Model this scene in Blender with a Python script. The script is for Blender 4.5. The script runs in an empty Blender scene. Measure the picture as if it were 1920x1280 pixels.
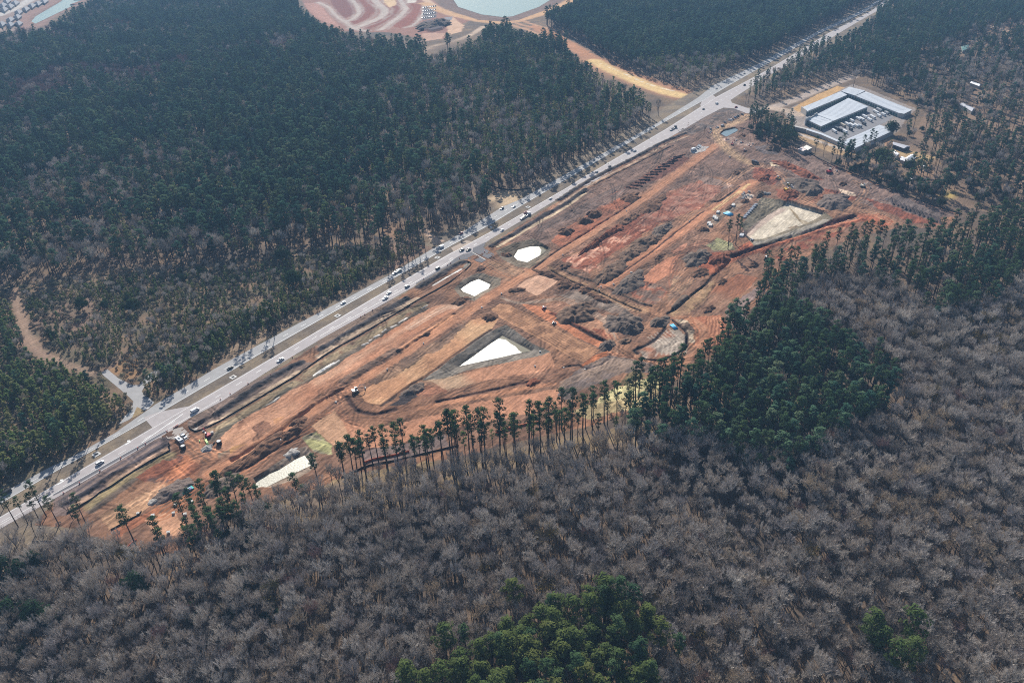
import bpy, bmesh, math, random
import numpy as np
from mathutils import Vector, Matrix

# ------------------------------------------------------------------ camera
PITCH, ROLL, CAMH, FPX = 32.0, 2.5, 220.0, 1493.0
_t, _r = math.radians(PITCH), math.radians(ROLL)
F_ = np.array([0, math.cos(_t), -math.sin(_t)])
U_ = np.array([0, math.sin(_t), math.cos(_t)])
R_ = np.array([1.0, 0, 0])
RT = R_*math.cos(_r)-U_*math.sin(_r)
UP = U_*math.cos(_r)+R_*math.sin(_r)
scene = bpy.context.scene
cd = bpy.data.cameras.new('camera'); cam = bpy.data.objects.new('camera', cd)
scene.collection.objects.link(cam)
cd.sensor_width = 36.0; cd.lens = 36.0*FPX/1920.0; cd.clip_start = 1.0; cd.clip_end = 12000
cam.matrix_world = Matrix(((RT[0], UP[0], -F_[0], 0), (RT[1], UP[1], -F_[1], 0), (RT[2], UP[2], -F_[2], CAMH), (0, 0, 0, 1)))
scene.camera = cam
# ------------------------------------------------------------------ light
SUN_EL, SUN_AZ = 33.0, -9.0          # azimuth measured from +Y towards +X
w = bpy.data.worlds.new('World'); scene.world = w; w.use_nodes = True
nt = w.node_tree; nt.nodes.clear()
sky = nt.nodes.new('ShaderNodeTexSky'); sky.sky_type = 'NISHITA'; sky.sun_disc = False
sky.sun_elevation = math.radians(SUN_EL); sky.sun_rotation = math.radians(SUN_AZ)
bg = nt.nodes.new('ShaderNodeBackground'); bg.inputs[1].default_value = 0.07
wo = nt.nodes.new('ShaderNodeOutputWorld')
nt.links.new(sky.outputs[0], bg.inputs[0]); nt.links.new(bg.outputs[0], wo.inputs[0])
sl = bpy.data.lights.new('sun', 'SUN'); sl.energy = 4.3; sl.angle = math.radians(0.5); sl.color = (1.0, 0.95, 0.87)
so = bpy.data.objects.new('sun', sl); scene.collection.objects.link(so)
sd = Vector((math.sin(math.radians(SUN_AZ))*math.cos(math.radians(SUN_EL)), math.cos(math.radians(SUN_AZ))*math.cos(math.radians(SUN_EL)), math.sin(math.radians(SUN_EL))))
so.rotation_euler = sd.to_track_quat('Z', 'Y').to_euler()
so.location = (0, 0, 400)
vs = scene.view_settings
scene.display_settings.display_device = 'sRGB'
vs.view_transform = 'Standard'; vs.look = 'None'; vs.exposure = EXPOSURE = 0.72; vs.gamma = 1.0; vs.use_curve_mapping = False
scene.cycles.max_bounces = 4; scene.cycles.diffuse_bounces = 2; scene.cycles.glossy_bounces = 2
scene.cycles.transparent_max_bounces = 4; scene.cycles.volume_bounces = 0; scene.cycles.sample_clamp_indirect = 4.0
scene.cycles.use_denoising = False
scene.cycles.pixel_filter_type = 'BLACKMAN_HARRIS'; scene.cycles.filter_width = 1.05

# ------------------------------------------------------------------ photo -> ground
CROP = dict(p=(0, 0, 1.0), a=(0, 430, 2.9766), b=(600, 430, 2.9766), c=(1000, 430, 2.9766), d=(860, 200, 2.9766), e=(1280, 200, 2.9766),
            f=(0, 750, 2.9766), g=(300, 620, 2.9766), h=(1000, 0, 2.9766), i=(540, 0, 2.9766), j=(1400, 0, 3.658), k=(1480, 150, 7.385),
            t=(560, 0, 6.0), w=(0, 0, 9.6), n2=(860, 200, 5.953), n3=(1000, 330, 5.953), n4=(1150, 430, 5.953), n5=(900, 500, 5.953),
            n6=(600, 560, 5.953), n7=(340, 680, 5.953), n8=(100, 800, 5.953), q=(1280, 200, 10.667), x=(780, 420, 10.667),
            y=(300, 780, 10.667), z=(1310, 340, 10.667), v=(1440, 270, 9.6), u=(920, 350, 10.667), s=(1640, 250, 8.727),
            r1=(400, 540, 8.0), r2=(700, 400, 9.144), r3=(640, 740, 8.0), r4=(1360, 430, 14.225), r5=(200, 930, 10.67), r6=(1560, 1120, 8.0),
            r7=(0, 880, 9.144), r8=(1100, 640, 9.145), r9=(1340, 440, 14.225))

def px(c, pt):
    ox, oy, s_ = CROP[c]
    return ox+pt[0]/s_, oy+pt[1]/s_

def unp(x, y, z=0.0):
    d = F_*FPX+RT*(x-960)-UP*(y-640)
    k = (z-CAMH)/d[2]
    return np.array([d[0]*k, d[1]*k, z])

def G(c, pts, z=0.0):
    """points of a zoomed crop of the photograph -> ground XY"""
    out = []
    for q in pts:
        if isinstance(q[0], str):
            x, y = px(q[0], q[1:3]); zz = z
        else:
            x, y = px(c, q[:2]); zz = q[2] if len(q) > 2 else z
        out.append(unp(x, y, zz)[:2])
    return np.array(out)

def proj(p):
    v = np.array(p)-np.array([0, 0, CAMH]); zf = v@F_
    return 960+FPX*(v@RT)/zf, 640-FPX*(v@UP)/zf

def projs(P):
    v = np.asarray(P, float)-np.array([0, 0, CAMH]); zf = v@F_
    return 960+FPX*(v@RT)/zf, 640-FPX*(v@UP)/zf

_ra = G('p', [(0, 968.6), (1000, 388)])
ROAD_DIR = (_ra[1]-_ra[0])/np.linalg.norm(_ra[1]-_ra[0])
ROAD_ANG = math.atan2(ROAD_DIR[1], ROAD_DIR[0])

# ------------------------------------------------------------------ helpers
def lin(c):
    c = np.array(c, float)/255.0
    return np.where(c <= 0.04045, c/12.92, ((c+0.055)/1.055)**2.4)
GAIN = 0.86
def alb(c): return np.clip(lin(c)*GAIN, 0, 0.85)

def tag(o, label=None, cat=None, group=None, kind=None):
    if label: o['label'] = label
    if cat: o['category'] = cat
    if group: o['group'] = group
    if kind: o['kind'] = kind
    return o

COL = scene.collection
def link(o, parent=None):
    COL.objects.link(o)
    if parent is not None: o.parent = parent
    return o

def empty(name, loc=(0, 0, 0), rz=0.0):
    o = bpy.data.objects.new(name, None); COL.objects.link(o)
    o.location = loc; o.rotation_euler = (0, 0, rz); o.empty_display_size = 0.5
    return o

class MB:
    """collects faces, then becomes one mesh"""
    def __init__(s): s.v = []; s.f = []; s.m = []
    def face(s, pts, m=0):
        n = len(s.v); s.v.extend([tuple(map(float, p)) for p in pts]); s.f.append(tuple(range(n, n+len(pts)))); s.m.append(m)
    def box(s, c, d, m=0, rz=0.0, top=1.0):
        x, y, z = c; a, b, h = d[0]/2, d[1]/2, d[2]/2
        ca, sa = math.cos(rz), math.sin(rz)
        n = len(s.v)
        for zz, k in ((-h, 1.0), (h, top)):
            for sx, sy in ((-1, -1), (1, -1), (1, 1), (-1, 1)):
                px_, py_ = sx*a*k, sy*b*k
                s.v.append((x+px_*ca-py_*sa, y+px_*sa+py_*ca, z+zz))
        for q in ((0, 3, 2, 1), (4, 5, 6, 7), (0, 1, 5, 4), (1, 2, 6, 5), (2, 3, 7, 6), (3, 0, 4, 7)):
            s.f.append(tuple(n+i for i in q)); s.m.append(m)
    def prism(s, poly, z0, z1, m=0):
        n = len(s.v); k = len(poly)
        for z in (z0, z1):
            for p in poly: s.v.append((float(p[0]), float(p[1]), float(z)))
        s.f.append(tuple(n+k-1-i for i in range(k))); s.m.append(m)
        s.f.append(tuple(n+k+i for i in range(k))); s.m.append(m)
        for i in range(k):
            j = (i+1) % k
            s.f.append((n+i, n+j, n+k+j, n+k+i)); s.m.append(m)
    def tube(s, p0, p1, r0, r1, n=5, m=0, cap=False):
        p0 = np.array(p0, float); p1 = np.array(p1, float); d = p1-p0; L = np.linalg.norm(d)
        if L < 1e-6: return
        d = d/L; a = np.cross(d, [0, 0, 1.0] if abs(d[2]) < 0.9 else [1.0, 0, 0]); a /= np.linalg.norm(a); b = np.cross(d, a)
        k = len(s.v)
        for p, r in ((p0, r0), (p1, r1)):
            for i in range(n):
                t = 2*math.pi*i/n; s.v.append(tuple(p+a*math.cos(t)*r+b*math.sin(t)*r))
        for i in range(n):
            j = (i+1) % n; s.f.append((k+i, k+j, k+n+j, k+n+i)); s.m.append(m)
        if cap:
            s.f.append(tuple(k+n+i for i in range(n))); s.m.append(m); s.f.append(tuple(k+n-1-i for i in range(n))); s.m.append(m)
    def mesh(s, name, mats, smooth=False):
        me = bpy.data.meshes.new(name); me.from_pydata(s.v, [], s.f)
        for mt in (mats if isinstance(mats, (list, tuple)) else [mats]): me.materials.append(mt)
        if len(set(s.m)) > 1: me.polygons.foreach_set('material_index', s.m)
        if smooth: me.polygons.foreach_set('use_smooth', [True]*len(s.f))
        me.update(); return me
    def build(s, name, mats, parent=None, smooth=False):
        return link(bpy.data.objects.new(name, s.mesh(name, mats, smooth)), parent)

def ccw(p):
    p = np.asarray(p); a = 0.5*np.sum(p[:, 0]*np.roll(p[:, 1], -1)-np.roll(p[:, 0], -1)*p[:, 1])
    return p if a > 0 else p[::-1]

# ------------------------------------------------------------------ numpy noise
_rng = np.random.RandomState(7)
_TAB = _rng.rand(8, 256, 256)
def vnoise(x, y, scale, k=0):
    x = np.asarray(x)/scale+31.7*k; y = np.asarray(y)/scale+17.3*k
    xi = np.floor(x).astype(int); yi = np.floor(y).astype(int); fx = x-xi; fy = y-yi
    fx = fx*fx*(3-2*fx); fy = fy*fy*(3-2*fy); T = _TAB[k % 8]
    a = T[xi & 255, yi & 255]; b = T[(xi+1) & 255, yi & 255]; c = T[xi & 255, (yi+1) & 255]; d = T[(xi+1) & 255, (yi+1) & 255]
    return (a*(1-fx)+b*fx)*(1-fy)+(c*(1-fx)+d*fx)*fy
def fbm(x, y, scale, o=4, k=0):
    s_ = 0; a = 0.5; t = 0
    for i in range(o):
        s_ = s_+a*vnoise(x, y, scale, k+i); t += a; a *= 0.55; scale *= 0.5
    return s_/t

def inpoly(X, Y, P):
    r = np.zeros(X.shape, bool); n = len(P); j = n-1
    for i in range(n):
        xi, yi = P[i]; xj, yj = P[j]
        if yi != yj:
            c = ((yi > Y) != (yj > Y)) & (X < (xj-xi)*(Y-yi)/(yj-yi)+xi)
            r ^= c
        j = i
    return r
def pdist(X, Y, P, closed=False):
    """distance to polyline, signed side and position along it"""
    best = np.full(X.shape, 1e9); side = np.zeros(X.shape); along = np.zeros(X.shape); acc = 0.0
    m = len(P) if closed else len(P)-1
    for i in range(m):
        a = P[i]; b = P[(i+1) % len(P)]; d = b-a; L2 = float(d@d)
        if L2 < 1e-9: continue
        t = np.clip(((X-a[0])*d[0]+(Y-a[1])*d[1])/L2, 0, 1)
        ex = X-a[0]-t*d[0]; ey = Y-a[1]-t*d[1]; q = ex*ex+ey*ey
        u = q < best; best = np.where(u, q, best); cr = d[0]*ey-d[1]*ex
        side = np.where(u, np.sign(cr), side); along = np.where(u, acc+t*math.sqrt(L2), along); acc += math.sqrt(L2)
    return np.sqrt(best), side, along
def smooth(P, n=4):
    """Catmull-Rom through ground points"""
    P = np.asarray(P, float)
    if len(P) < 3: return P
    Q = np.vstack([2*P[0]-P[1], P, 2*P[-1]-P[-2]]); out = []
    for i in range(1, len(Q)-2):
        for k in range(n):
            t = k/n; a, b, c, d = Q[i-1], Q[i], Q[i+1], Q[i+2]
            out.append(0.5*((2*b)+(c-a)*t+(2*a-5*b+4*c-d)*t*t+(3*b-a-3*c+d)*t**3))
    out.append(P[-1]); return np.array(out)

# ------------------------------------------------------------------ materials
def mat(name, col=(0.5, 0.5, 0.5), rough=0.8, metal=0.0, noise=0.0, scale=5.0, spec=0.5, hue=False, bump=0.0):
    m = bpy.data.materials.new(name); m.use_nodes = True; n = m.node_tree; b = n.nodes['Principled BSDF']
    b.inputs['Roughness'].default_value = rough; b.inputs['Metallic'].default_value = metal
    b.inputs['Specular IOR Level'].default_value = spec
    b.inputs['Base Color'].default_value = (*col, 1)
    if noise > 0 or bump > 0:
        tc = n.nodes.new('ShaderNodeTexCoord'); nz = n.nodes.new('ShaderNodeTexNoise'); nz.inputs['Scale'].default_value = scale; nz.inputs['Detail'].default_value = 5
        n.links.new(tc.outputs['Object'], nz.inputs['Vector'])
        mr = n.nodes.new('ShaderNodeMapRange'); mr.inputs['To Min'].default_value = 1-noise; mr.inputs['To Max'].default_value = 1+noise
        mr.inputs['From Min'].default_value = 0.25; mr.inputs['From Max'].default_value = 0.75
        n.links.new(nz.outputs['Fac'], mr.inputs['Value'])
        mx = n.nodes.new('ShaderNodeMix'); mx.data_type = 'RGBA'; mx.blend_type = 'MULTIPLY'; mx.inputs[0].default_value = 1.0
        mx.inputs[6].default_value = (*col, 1); n.links.new(mr.outputs[0], mx.inputs[7]); n.links.new(mx.outputs[2], b.inputs['Base Color'])
        if bump > 0:
            bp = n.nodes.new('ShaderNodeBump'); bp.inputs['Strength'].default_value = 1.0; bp.inputs['Distance'].default_value = bump
            n.links.new(nz.outputs['Fac'], bp.inputs['Height']); n.links.new(bp.outputs[0], b.inputs['Normal'])
    return m

def leaf_mat(name, cols, transl=0.3, tintvar=0.5, rough=0.7):
    """foliage: colour ramp over a per-object random value times a per-clump tint"""
    m = bpy.data.materials.new(name); m.use_nodes = True; n = m.node_tree; n.nodes.clear()
    out = n.nodes.new('ShaderNodeOutputMaterial'); oi = n.nodes.new('ShaderNodeObjectInfo'); cr = n.nodes.new('ShaderNodeValToRGB')
    e = cr.color_ramp.elements; e[0].color = (*cols[0], 1); e[1].color = (*cols[-1], 1)
    for i, c in enumerate(cols[1:-1]):
        q = e.new((i+1)/(len(cols)-1)); q.color = (*c, 1)
    sp = n.nodes.new('ShaderNodeTexNoise'); sp.inputs['Scale'].default_value = 0.016; sp.inputs['Detail'].default_value = 3
    n.links.new(oi.outputs['Location'], sp.inputs['Vector'])
    ad = n.nodes.new('ShaderNodeMath'); ad.operation = 'MULTIPLY_ADD'; ad.inputs[1].default_value = 2.4; ad.inputs[2].default_value = -1.2; n.links.new(sp.outputs['Fac'], ad.inputs[0])
    hs = n.nodes.new('ShaderNodeMath'); hs.operation = 'MULTIPLY_ADD'; hs.inputs[1].default_value = 0.75; n.links.new(oi.outputs['Random'], hs.inputs[0])
    ad2 = n.nodes.new('ShaderNodeMath'); ad2.operation = 'ADD'; ad2.inputs[1].default_value = 0.12; n.links.new(ad.outputs[0], ad2.inputs[0]); n.links.new(ad2.outputs[0], hs.inputs[2])
    n.links.new(hs.outputs[0], cr.inputs[0])
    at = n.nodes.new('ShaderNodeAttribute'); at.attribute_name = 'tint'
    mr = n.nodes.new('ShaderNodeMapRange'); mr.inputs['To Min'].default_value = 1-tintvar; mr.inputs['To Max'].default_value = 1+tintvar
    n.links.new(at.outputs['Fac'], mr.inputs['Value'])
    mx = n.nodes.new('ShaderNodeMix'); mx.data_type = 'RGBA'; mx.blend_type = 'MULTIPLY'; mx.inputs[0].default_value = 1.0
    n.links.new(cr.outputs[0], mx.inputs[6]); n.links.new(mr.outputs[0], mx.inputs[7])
    df = n.nodes.new('ShaderNodeBsdfDiffuse'); tr = n.nodes.new('ShaderNodeBsdfTranslucent'); ms = n.nodes.new('ShaderNodeMixShader'); ms.inputs[0].default_value = transl
    n.links.new(mx.outputs[2], df.inputs[0]); n.links.new(mx.outputs[2], tr.inputs[0])
    n.links.new(df.outputs[0], ms.inputs[1]); n.links.new(tr.outputs[0], ms.inputs[2]); n.links.new(ms.outputs[0], out.inputs[0])
    return m
HAZE = 0.000115
# ------------------------------------------------------------------ the ground sheet
SITE = G('p', [(60, 985), (100, 940), (355, 785), (420, 752), (640, 620), (780, 537), (880, 482), (930, 452), (1085, 352), (1290, 240), (1350, 208), (1400, 212), (1440, 245), (1495, 290), (1545, 302),
               (1600, 325), (1700, 370), (1800, 400), (1770, 430), (1690, 425), (1590, 450), (1490, 490), (1410, 580), (1370, 650), (1280, 700), (1250, 730), (1180, 775), (1100, 800), (1000, 820),
               (840, 860), (700, 890), (640, 905), (570, 925), (480, 945), (400, 985), (340, 1035), (270, 1040), (200, 1010), (120, 985)])
FIELD = G('p', [(-60, 545), (60, 520), (250, 498), (640, 458), (720, 462), (800, 440), (800, 480), (640, 575), (500, 640), (340, 735), (250, 800), (200, 830), (-60, 960)])
STORE = G('p', [(1440, 180), (1600, 130), (1740, 190), (1760, 330), (1660, 340), (1540, 300), (1470, 280), (1400, 215)])
C0 = 20.0
gx0, gy0, gnx, gny = -2000.0, 60.0, 200, 130
def cells_in(P, pad=0):
    cx, cy = np.meshgrid(gx0+C0*(np.arange(gnx)+0.5), gy0+C0*(np.arange(gny)+0.5), indexing='ij')
    r = inpoly(cx, cy, P)
    d, _, _ = pdist(cx, cy, P, True)
    return r | (d < 15+pad)
lev = np.zeros((gnx, gny), int)
FARDEV = G('p', [(545, -60), (580, 40), (680, 75), (860, 70), (1000, 55), (1090, 20), (1080, -60)])
lev[cells_in(FARDEV)] = 1
lev[cells_in(G('p', [(-80, -60), (-40, 90), (70, 60), (200, -60)]))] = 1
lev[cells_in(G('p', [(985, 20), (1060, 50), (1130, 105), (1310, 170), (1320, 200), (1240, 195), (1100, 110), (1000, 60)]))] = 2
lev[cells_in(G('p', [(0, 955), (640, 600), (980, 390), (1320, 200), (1660, 10)]))] = 2
lev[cells_in(STORE)] = 2
lev[cells_in(FIELD)] = 2
lev[cells_in(SITE)] = 3
NSUB = {0: 2, 1: 8, 2: 16, 3: 50}
allv = []; allf = []; base = 0
for L in (0, 1, 2, 3):
    n = NSUB[L]; ci, cj = np.nonzero(lev == L)
    if len(ci) == 0: continue
    a, b = np.meshgrid(np.arange(n), np.arange(n), indexing='ij')
    I = (ci[:, None, None]*n+a[None]).ravel().astype(np.int64); J = (cj[:, None, None]*n+b[None]).ravel().astype(np.int64)
    M = gny*n+1
    q = np.stack([I*M+J, (I+1)*M+J, (I+1)*M+J+1, I*M+J+1], 1)
    u, inv = np.unique(q.ravel(), return_inverse=True)
    s_ = C0/n
    allv.append(np.stack([gx0+(u//M)*s_, gy0+(u % M)*s_], 1)); allf.append(inv.reshape(-1, 4)+base); base += len(u)
V2 = np.concatenate(allv); FQ = np.concatenate(allf)
X = V2[:, 0].copy(); Y = V2[:, 1].copy(); NV = len(X)
Cc = np.zeros((NV, 3)); Hh = np.zeros(NV); Ro = np.full(NV, 0.06)
WX = 2.2*(fbm(X, Y, 9, 3, 0)-0.5)+0.9*(vnoise(X, Y, 1.6, 2)-0.5); WY = 2.2*(fbm(X, Y, 9, 3, 3)-0.5)+0.9*(vnoise(X, Y, 1.6, 5)-0.5)
N_big = fbm(X, Y, 60, 4, 1); N_mid = fbm(X, Y, 12, 4, 2); N_sml = fbm(X, Y, 2.2, 3, 4)

def box(P, pad):
    return np.nonzero((X > P[:, 0].min()-pad) & (X < P[:, 0].max()+pad) & (Y > P[:, 1].min()-pad) & (Y < P[:, 1].max()+pad))[0]
def put(ix, a, col, mix2=None, mixn=None):
    c = alb(col)[None, :]
    if mix2 is not None: c = c*(1-mixn[:, None])+alb(mix2)[None, :]*mixn[:, None]
    Cc[ix] = Cc[ix]*(1-a[:, None])+c*a[:, None]
def poly(c, pts, col, warp=1.0, a=1.0, ro=None, z=None, alt=None, nscale=6.0, thr=None, edge=0.0, soft=None):
    P = pts if isinstance(pts, np.ndarray) else G(c, pts)
    ix = box(P, 6)
    x = X[ix]+warp*WX[ix]; y = Y[ix]+warp*WY[ix]
    m = inpoly(x, y, P).astype(float)*a
    if soft: m *= np.clip(pdist(x, y, P, True)[0]/soft, 0, 1)
    if alt is not None:
        n = fbm(X[ix], Y[ix], nscale, 3, 5); n = np.clip((n-(thr or 0.45))*6, 0, 1)
        put(ix, m, col, alt, n)
    else: put(ix, m, col)
    if ro is not None: Ro[ix] = np.where(m > 0, ro, Ro[ix])
    if z is not None: Hh[ix] += z*m
    return P
def stroke(c, pts, wd, col=None, a=1.0, warp=0.5, h=0.0, ro=None, sm=True, ruts=0, lump=0.0, soft=0.35, hw=None):
    P = pts if isinstance(pts, np.ndarray) else G(c, pts)
    if sm: P = smooth(P)
    ix = box(P, wd*2+4)
    x = X[ix]+warp*WX[ix]; y = Y[ix]+warp*WY[ix]
    d, sg, al = pdist(x, y, P); r = d/(wd/2)
    m = np.clip((1+soft-r)/(2*soft), 0, 1)*a
    if ruts:
        t = d*sg; m2 = m*(0.45+0.55*np.sin(t*2*math.pi/(wd/ruts)+3*vnoise(X[ix], Y[ix], 25, 3)))
        m2 = np.clip(m2, 0, 1)
    else: m2 = m
    if lump: m2 = m2*np.clip((fbm(X[ix], Y[ix], 4, 2, 6)-0.5+lump)*5, 0, 1)
    if col is not None: put(ix, m2, col)
    if h: Hh[ix] += h*np.exp(-(d/((hw or wd)/2))**2*1.5)*(0.55+0.9*vnoise(X[ix], Y[ix], 3.0, 6))
    if ro is not None: Ro[ix] = np.where(m > 0.3, ro, Ro[ix])

# photo-like colours of the sunlit surfaces
TAN = (186, 140, 112); TAN2 = (192, 156, 124); ORANGE = (168, 114, 86); RED = (140, 82, 62); BROWN = (130, 99, 81); DARKB = (98, 76, 67)
GREYB = (120, 106, 98); DGREY = (78, 72, 72); OLIVE = (126, 114, 92); STRAW = (172, 156, 120); WHITE = (228, 220, 210); CREAM = (208, 196, 176); VERGE = (120, 108, 96)
LITTER = (112, 92, 74)

# forest floor everywhere, patchy
c0 = alb((100, 86, 76)); c1 = alb((126, 104, 82)); c2 = alb((88, 80, 74))
t = np.clip((N_mid-0.3)*2.2, 0, 1)[:, None]; Cc[:] = c0*(1-t)+c1*t
t = np.clip((N_big-0.55)*4, 0, 1)[:, None]; Cc[:] = Cc*(1-t)+c2*t

# ---- far development, lake shores, far dirt road
poly('t', [(40, 20), (100, 130), (220, 240), (350, 305), (480, 350), (700, 365), (1000, 365), (1300, 420), (1640, 440), (1780, 300), (1960, 220), (1700, 150), (1560, 40), (1400, -80), (40, -80)], (150, 106, 90), warp=2)
for pp in ([(50, 40), (230, 40), (330, 170), (460, 290), (420, 300), (250, 230), (130, 140)], ):
    poly('t', pp, (176, 128, 112), warp=2)
poly('t', [(350, -60), (560, -60), (610, 60), (640, 150), (520, 210), (440, 150), (370, 40)], (122, 70, 60), warp=1)
poly('t', [(590, -60), (800, -60), (870, 60), (860, 130), (760, 220), (620, 280), (570, 250), (690, 160), (670, 60)], (134, 74, 58), warp=1)
poly('t', [(900, -60), (1090, -60), (1140, 60), (1130, 140), (1010, 240), (800, 330), (680, 310), (900, 210), (990, 120), (980, 60)], (134, 76, 60), warp=1)
poly('t', [(1210, 40), (1390, 50), (1390, 130), (1290, 270), (1150, 320), (1060, 300), (1160, 210), (1230, 100)], (140, 78, 60), warp=1)
for q in np.linspace(0, 1, 14):
    stroke('t', [(90+q*260, 60+q*230), (160+q*260, 40+q*200)], 2.0, (190, 150, 132), a=0.5, sm=False)
for pts, wd in (([(540, -60), (650, 60), (680, 140), (610, 215), (520, 245)], 17), ([(790, -60), (910, 60), (970, 120), (930, 190), (800, 255), (640, 315)], 26),
                ([(1100, -60), (1180, 60), (1205, 110), (1130, 190), (1000, 285), (930, 335)], 19), ([(220, 30), (330, 80), (430, 190), (530, 255), (640, 325), (760, 350)], 14), ([(1420, 40), (1385, 180), (1280, 290), (1200, 310)], 10)):
    stroke('t', pts, wd, (174, 160, 150), warp=1.5, ruts=2, a=0.95); stroke('t', pts, wd*0.5, (188, 172, 160), warp=1)
poly('t', [(960, -40), (1080, -40), (1100, 60), (1020, 90), (960, 30)], (216, 182, 140))
poly('t', [(1200, -40), (1330, -40), (1320, 30), (1230, 40)], (206, 196, 182))
poly('t', [(1400, 260), (1500, 240), (1640, 270), (1630, 330), (1500, 365), (1400, 340)], (96, 82, 84), ro=1.5, z=2.5)
poly('t', [(1660, 230), (1740, 200), (1860, 290), (1830, 360), (1680, 400)], (206, 168, 138)); poly('t', [(1640, 200), (1730, 190), (1720, 230), (1660, 235)], (140, 136, 140))
poly('t', [(1400, 80), (1560, 100), (1540, 200), (1400, 230)], (110, 104, 106))
poly('t', [(1380, 380), (1520, 370), (1660, 380), (1600, 440), (1400, 470)], (190, 150, 128))
stroke('t', [(1400, -20), (1600, 120), (1760, 180), (1960, 210)], 12, (212, 178, 148))
stroke('i', [(880, -40), (950, 60), (1080, 100), (1200, 112), (1300, 95), (1420, 45), (1500, -10), (1540, -60)], 40, (118, 94, 84), warp=3)
stroke('i', [(760, 20), (900, 75), (1100, 120), (1235, 125), (1310, 108), (1420, 75), (1560, 15), (1640, -40)], 18, (204, 160, 116), warp=2)
stroke('i', [(1240, 118), (1330, 145), (1400, 168), (1470, 190)], 40, (196, 150, 116), warp=3, ruts=3)
stroke('i', [(1400, 168), (1500, 210), (1560, 245), (1700, 335), (1800, 380), (1905, 430)], 16, (176, 128, 100), warp=3)
stroke('h', [(0, 150), (120, 200), (200, 245), (290, 300), (350, 345)], 16, (186, 132, 96), warp=3)
stroke('h', [(320, 330), (450, 395), (640, 470), (780, 515), (940, 550)], 34, (176, 128, 96), warp=2)
stroke('h', [(340, 340), (450, 398), (640, 478), (780, 523), (930, 552)], 17, (222, 188, 130), warp=1.5); stroke('h', [(370, 350), (520, 418), (640, 470), (780, 508)], 3, (232, 216, 190), lump=0.1)
stroke('i', [(380, 395), (520, 350), (700, 300), (850, 250), (1000, 205), (1090, 150)], 9, (198, 172, 148), lump=0.35); stroke('i', [(380, 400), (700, 306), (1000, 211)], 14, (130, 108, 92), a=0.5)
stroke('w', [(1180, -40), (1010, 50), (620, 280), (540, 400), (470, 480)], 60, (150, 116, 102), warp=3); poly('w', [(860, -60), (860, 40), (780, 110), (560, 180), (420, 280), (300, 390), (380, 520), (-60, 640), (-200, 200), (100, -60)], (150, 128, 116))
stroke('w', [(-60, 290), (200, 190), (400, 80), (560, -10), (640, -60)], 22, (196, 188, 180), warp=0.5)

# ---- right side: yards and roads in the wooded lots
tt = np.clip((fbm(X, Y, 40, 3, 2)-0.44)*5, 0, 1)
P = G('p', [(1640, 120), (1900, 40), (2100, 20), (2100, 420), (1860, 400), (1700, 360), (1600, 330), (1560, 300), (1700, 280), (1740, 200)]); ix = box(P, 1)
m = inpoly(X[ix], Y[ix], P)*tt[ix]*0.7; put(ix, m*.75, (146, 118, 96))
poly('k', [(-60, 470), (60, 360), (880, 60), (1100, 130), (1760, 400), (1600, 560), (1500, 720), (960, 1000), (500, 820), (60, 650)], (150, 138, 130), warp=0.3)
poly('h', [(1450, 600), (1560, 540), (1700, 480), (1740, 490), (1500, 610), (1470, 640)], (196, 156, 106))
stroke('h', [(1190, 612), (1330, 600), (1450, 560), (1580, 505), (1720, 450), (1780, 430)], 11, (178, 160, 146), warp=0.3); stroke('h', [(1340, 605), (1420, 620), (1480, 640)], 12, (190, 168, 148), warp=0.5)
poly('k', [(90, 720), (350, 790), (560, 870), (900, 1000), (960, 1040), (700, 1040), (450, 960), (100, 800)], (172, 142, 106)); stroke('k', [(110, 740), (300, 810), (560, 900), (800, 980)], 4, (196, 180, 166), warp=0.2)
poly('s', [(120, 130), (230, 60), (300, 100), (290, 200), (170, 210)], (176, 136, 104)); poly('s', [(300, 260), (600, 290), (760, 330), (1000, 380), (960, 440), (790, 470), (500, 420)], (178, 150, 110))
poly('s', [(1100, 1080), (1200, 1000), (1290, 1060), (1330, 1140), (1290, 1180)], (196, 170, 100)); poly('s', [(900, 480), (700, 500), (560, 700), (740, 770), (1000, 690)], (160, 128, 100), a=0.7)
poly('j', [(1760, 130), (1860, 100), (1930, 160), (1930, 340), (1800, 360), (1780, 240)], (176, 142, 116), a=0.7); poly('j', [(1620, 160), (1760, 190), (1800, 220), (1640, 190)], (186, 160, 140))

# ---- highway verges and the left field
VERT = G('p', [(-80, 1020), (0, 978), (640, 590), (1000, 372), (1330, 178), (1660, 5)])
ix = box(VERT, 60); d, sg, al = pdist(X[ix], Y[ix], smooth(VERT)); wv = np.where(sg > 0, 21, 30)
m = np.clip((wv-d)/3, 0, 1); put(ix, m, VERGE, (136, 120, 100), np.clip((N_mid[ix]-0.4)*4, 0, 1)); Ro[ix] = np.where(m > 0.3, 0.03, Ro[ix])
FP = G('p', [(-80, 548), (60, 528), (250, 506), (640, 464), (720, 470), (800, 440), (790, 480), (640, 560), (400, 700), (290, 762), (250, 800), (150, 860), (-80, 960)])
poly('p', FP, (104, 94, 76), warp=3, alt=(128, 106, 86), nscale=9, ro=0.25)
for pp in ([(170, 520), (300, 430), (480, 380), (640, 470), (520, 560), (350, 580), (240, 620)], [(560, 780), (700, 680), (800, 700), (830, 780), (740, 860)], [(80, 480), (200, 660), (260, 700), (330, 760), (180, 740), (60, 620)]):
    poly('a', pp, (140, 114, 98), warp=3, a=0.8, alt=(120, 102, 86), nscale=7)
poly('a', [(620, 790), (730, 690), (800, 740), (790, 800), (740, 850)], (164, 126, 84), a=0.6, warp=2)
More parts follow.
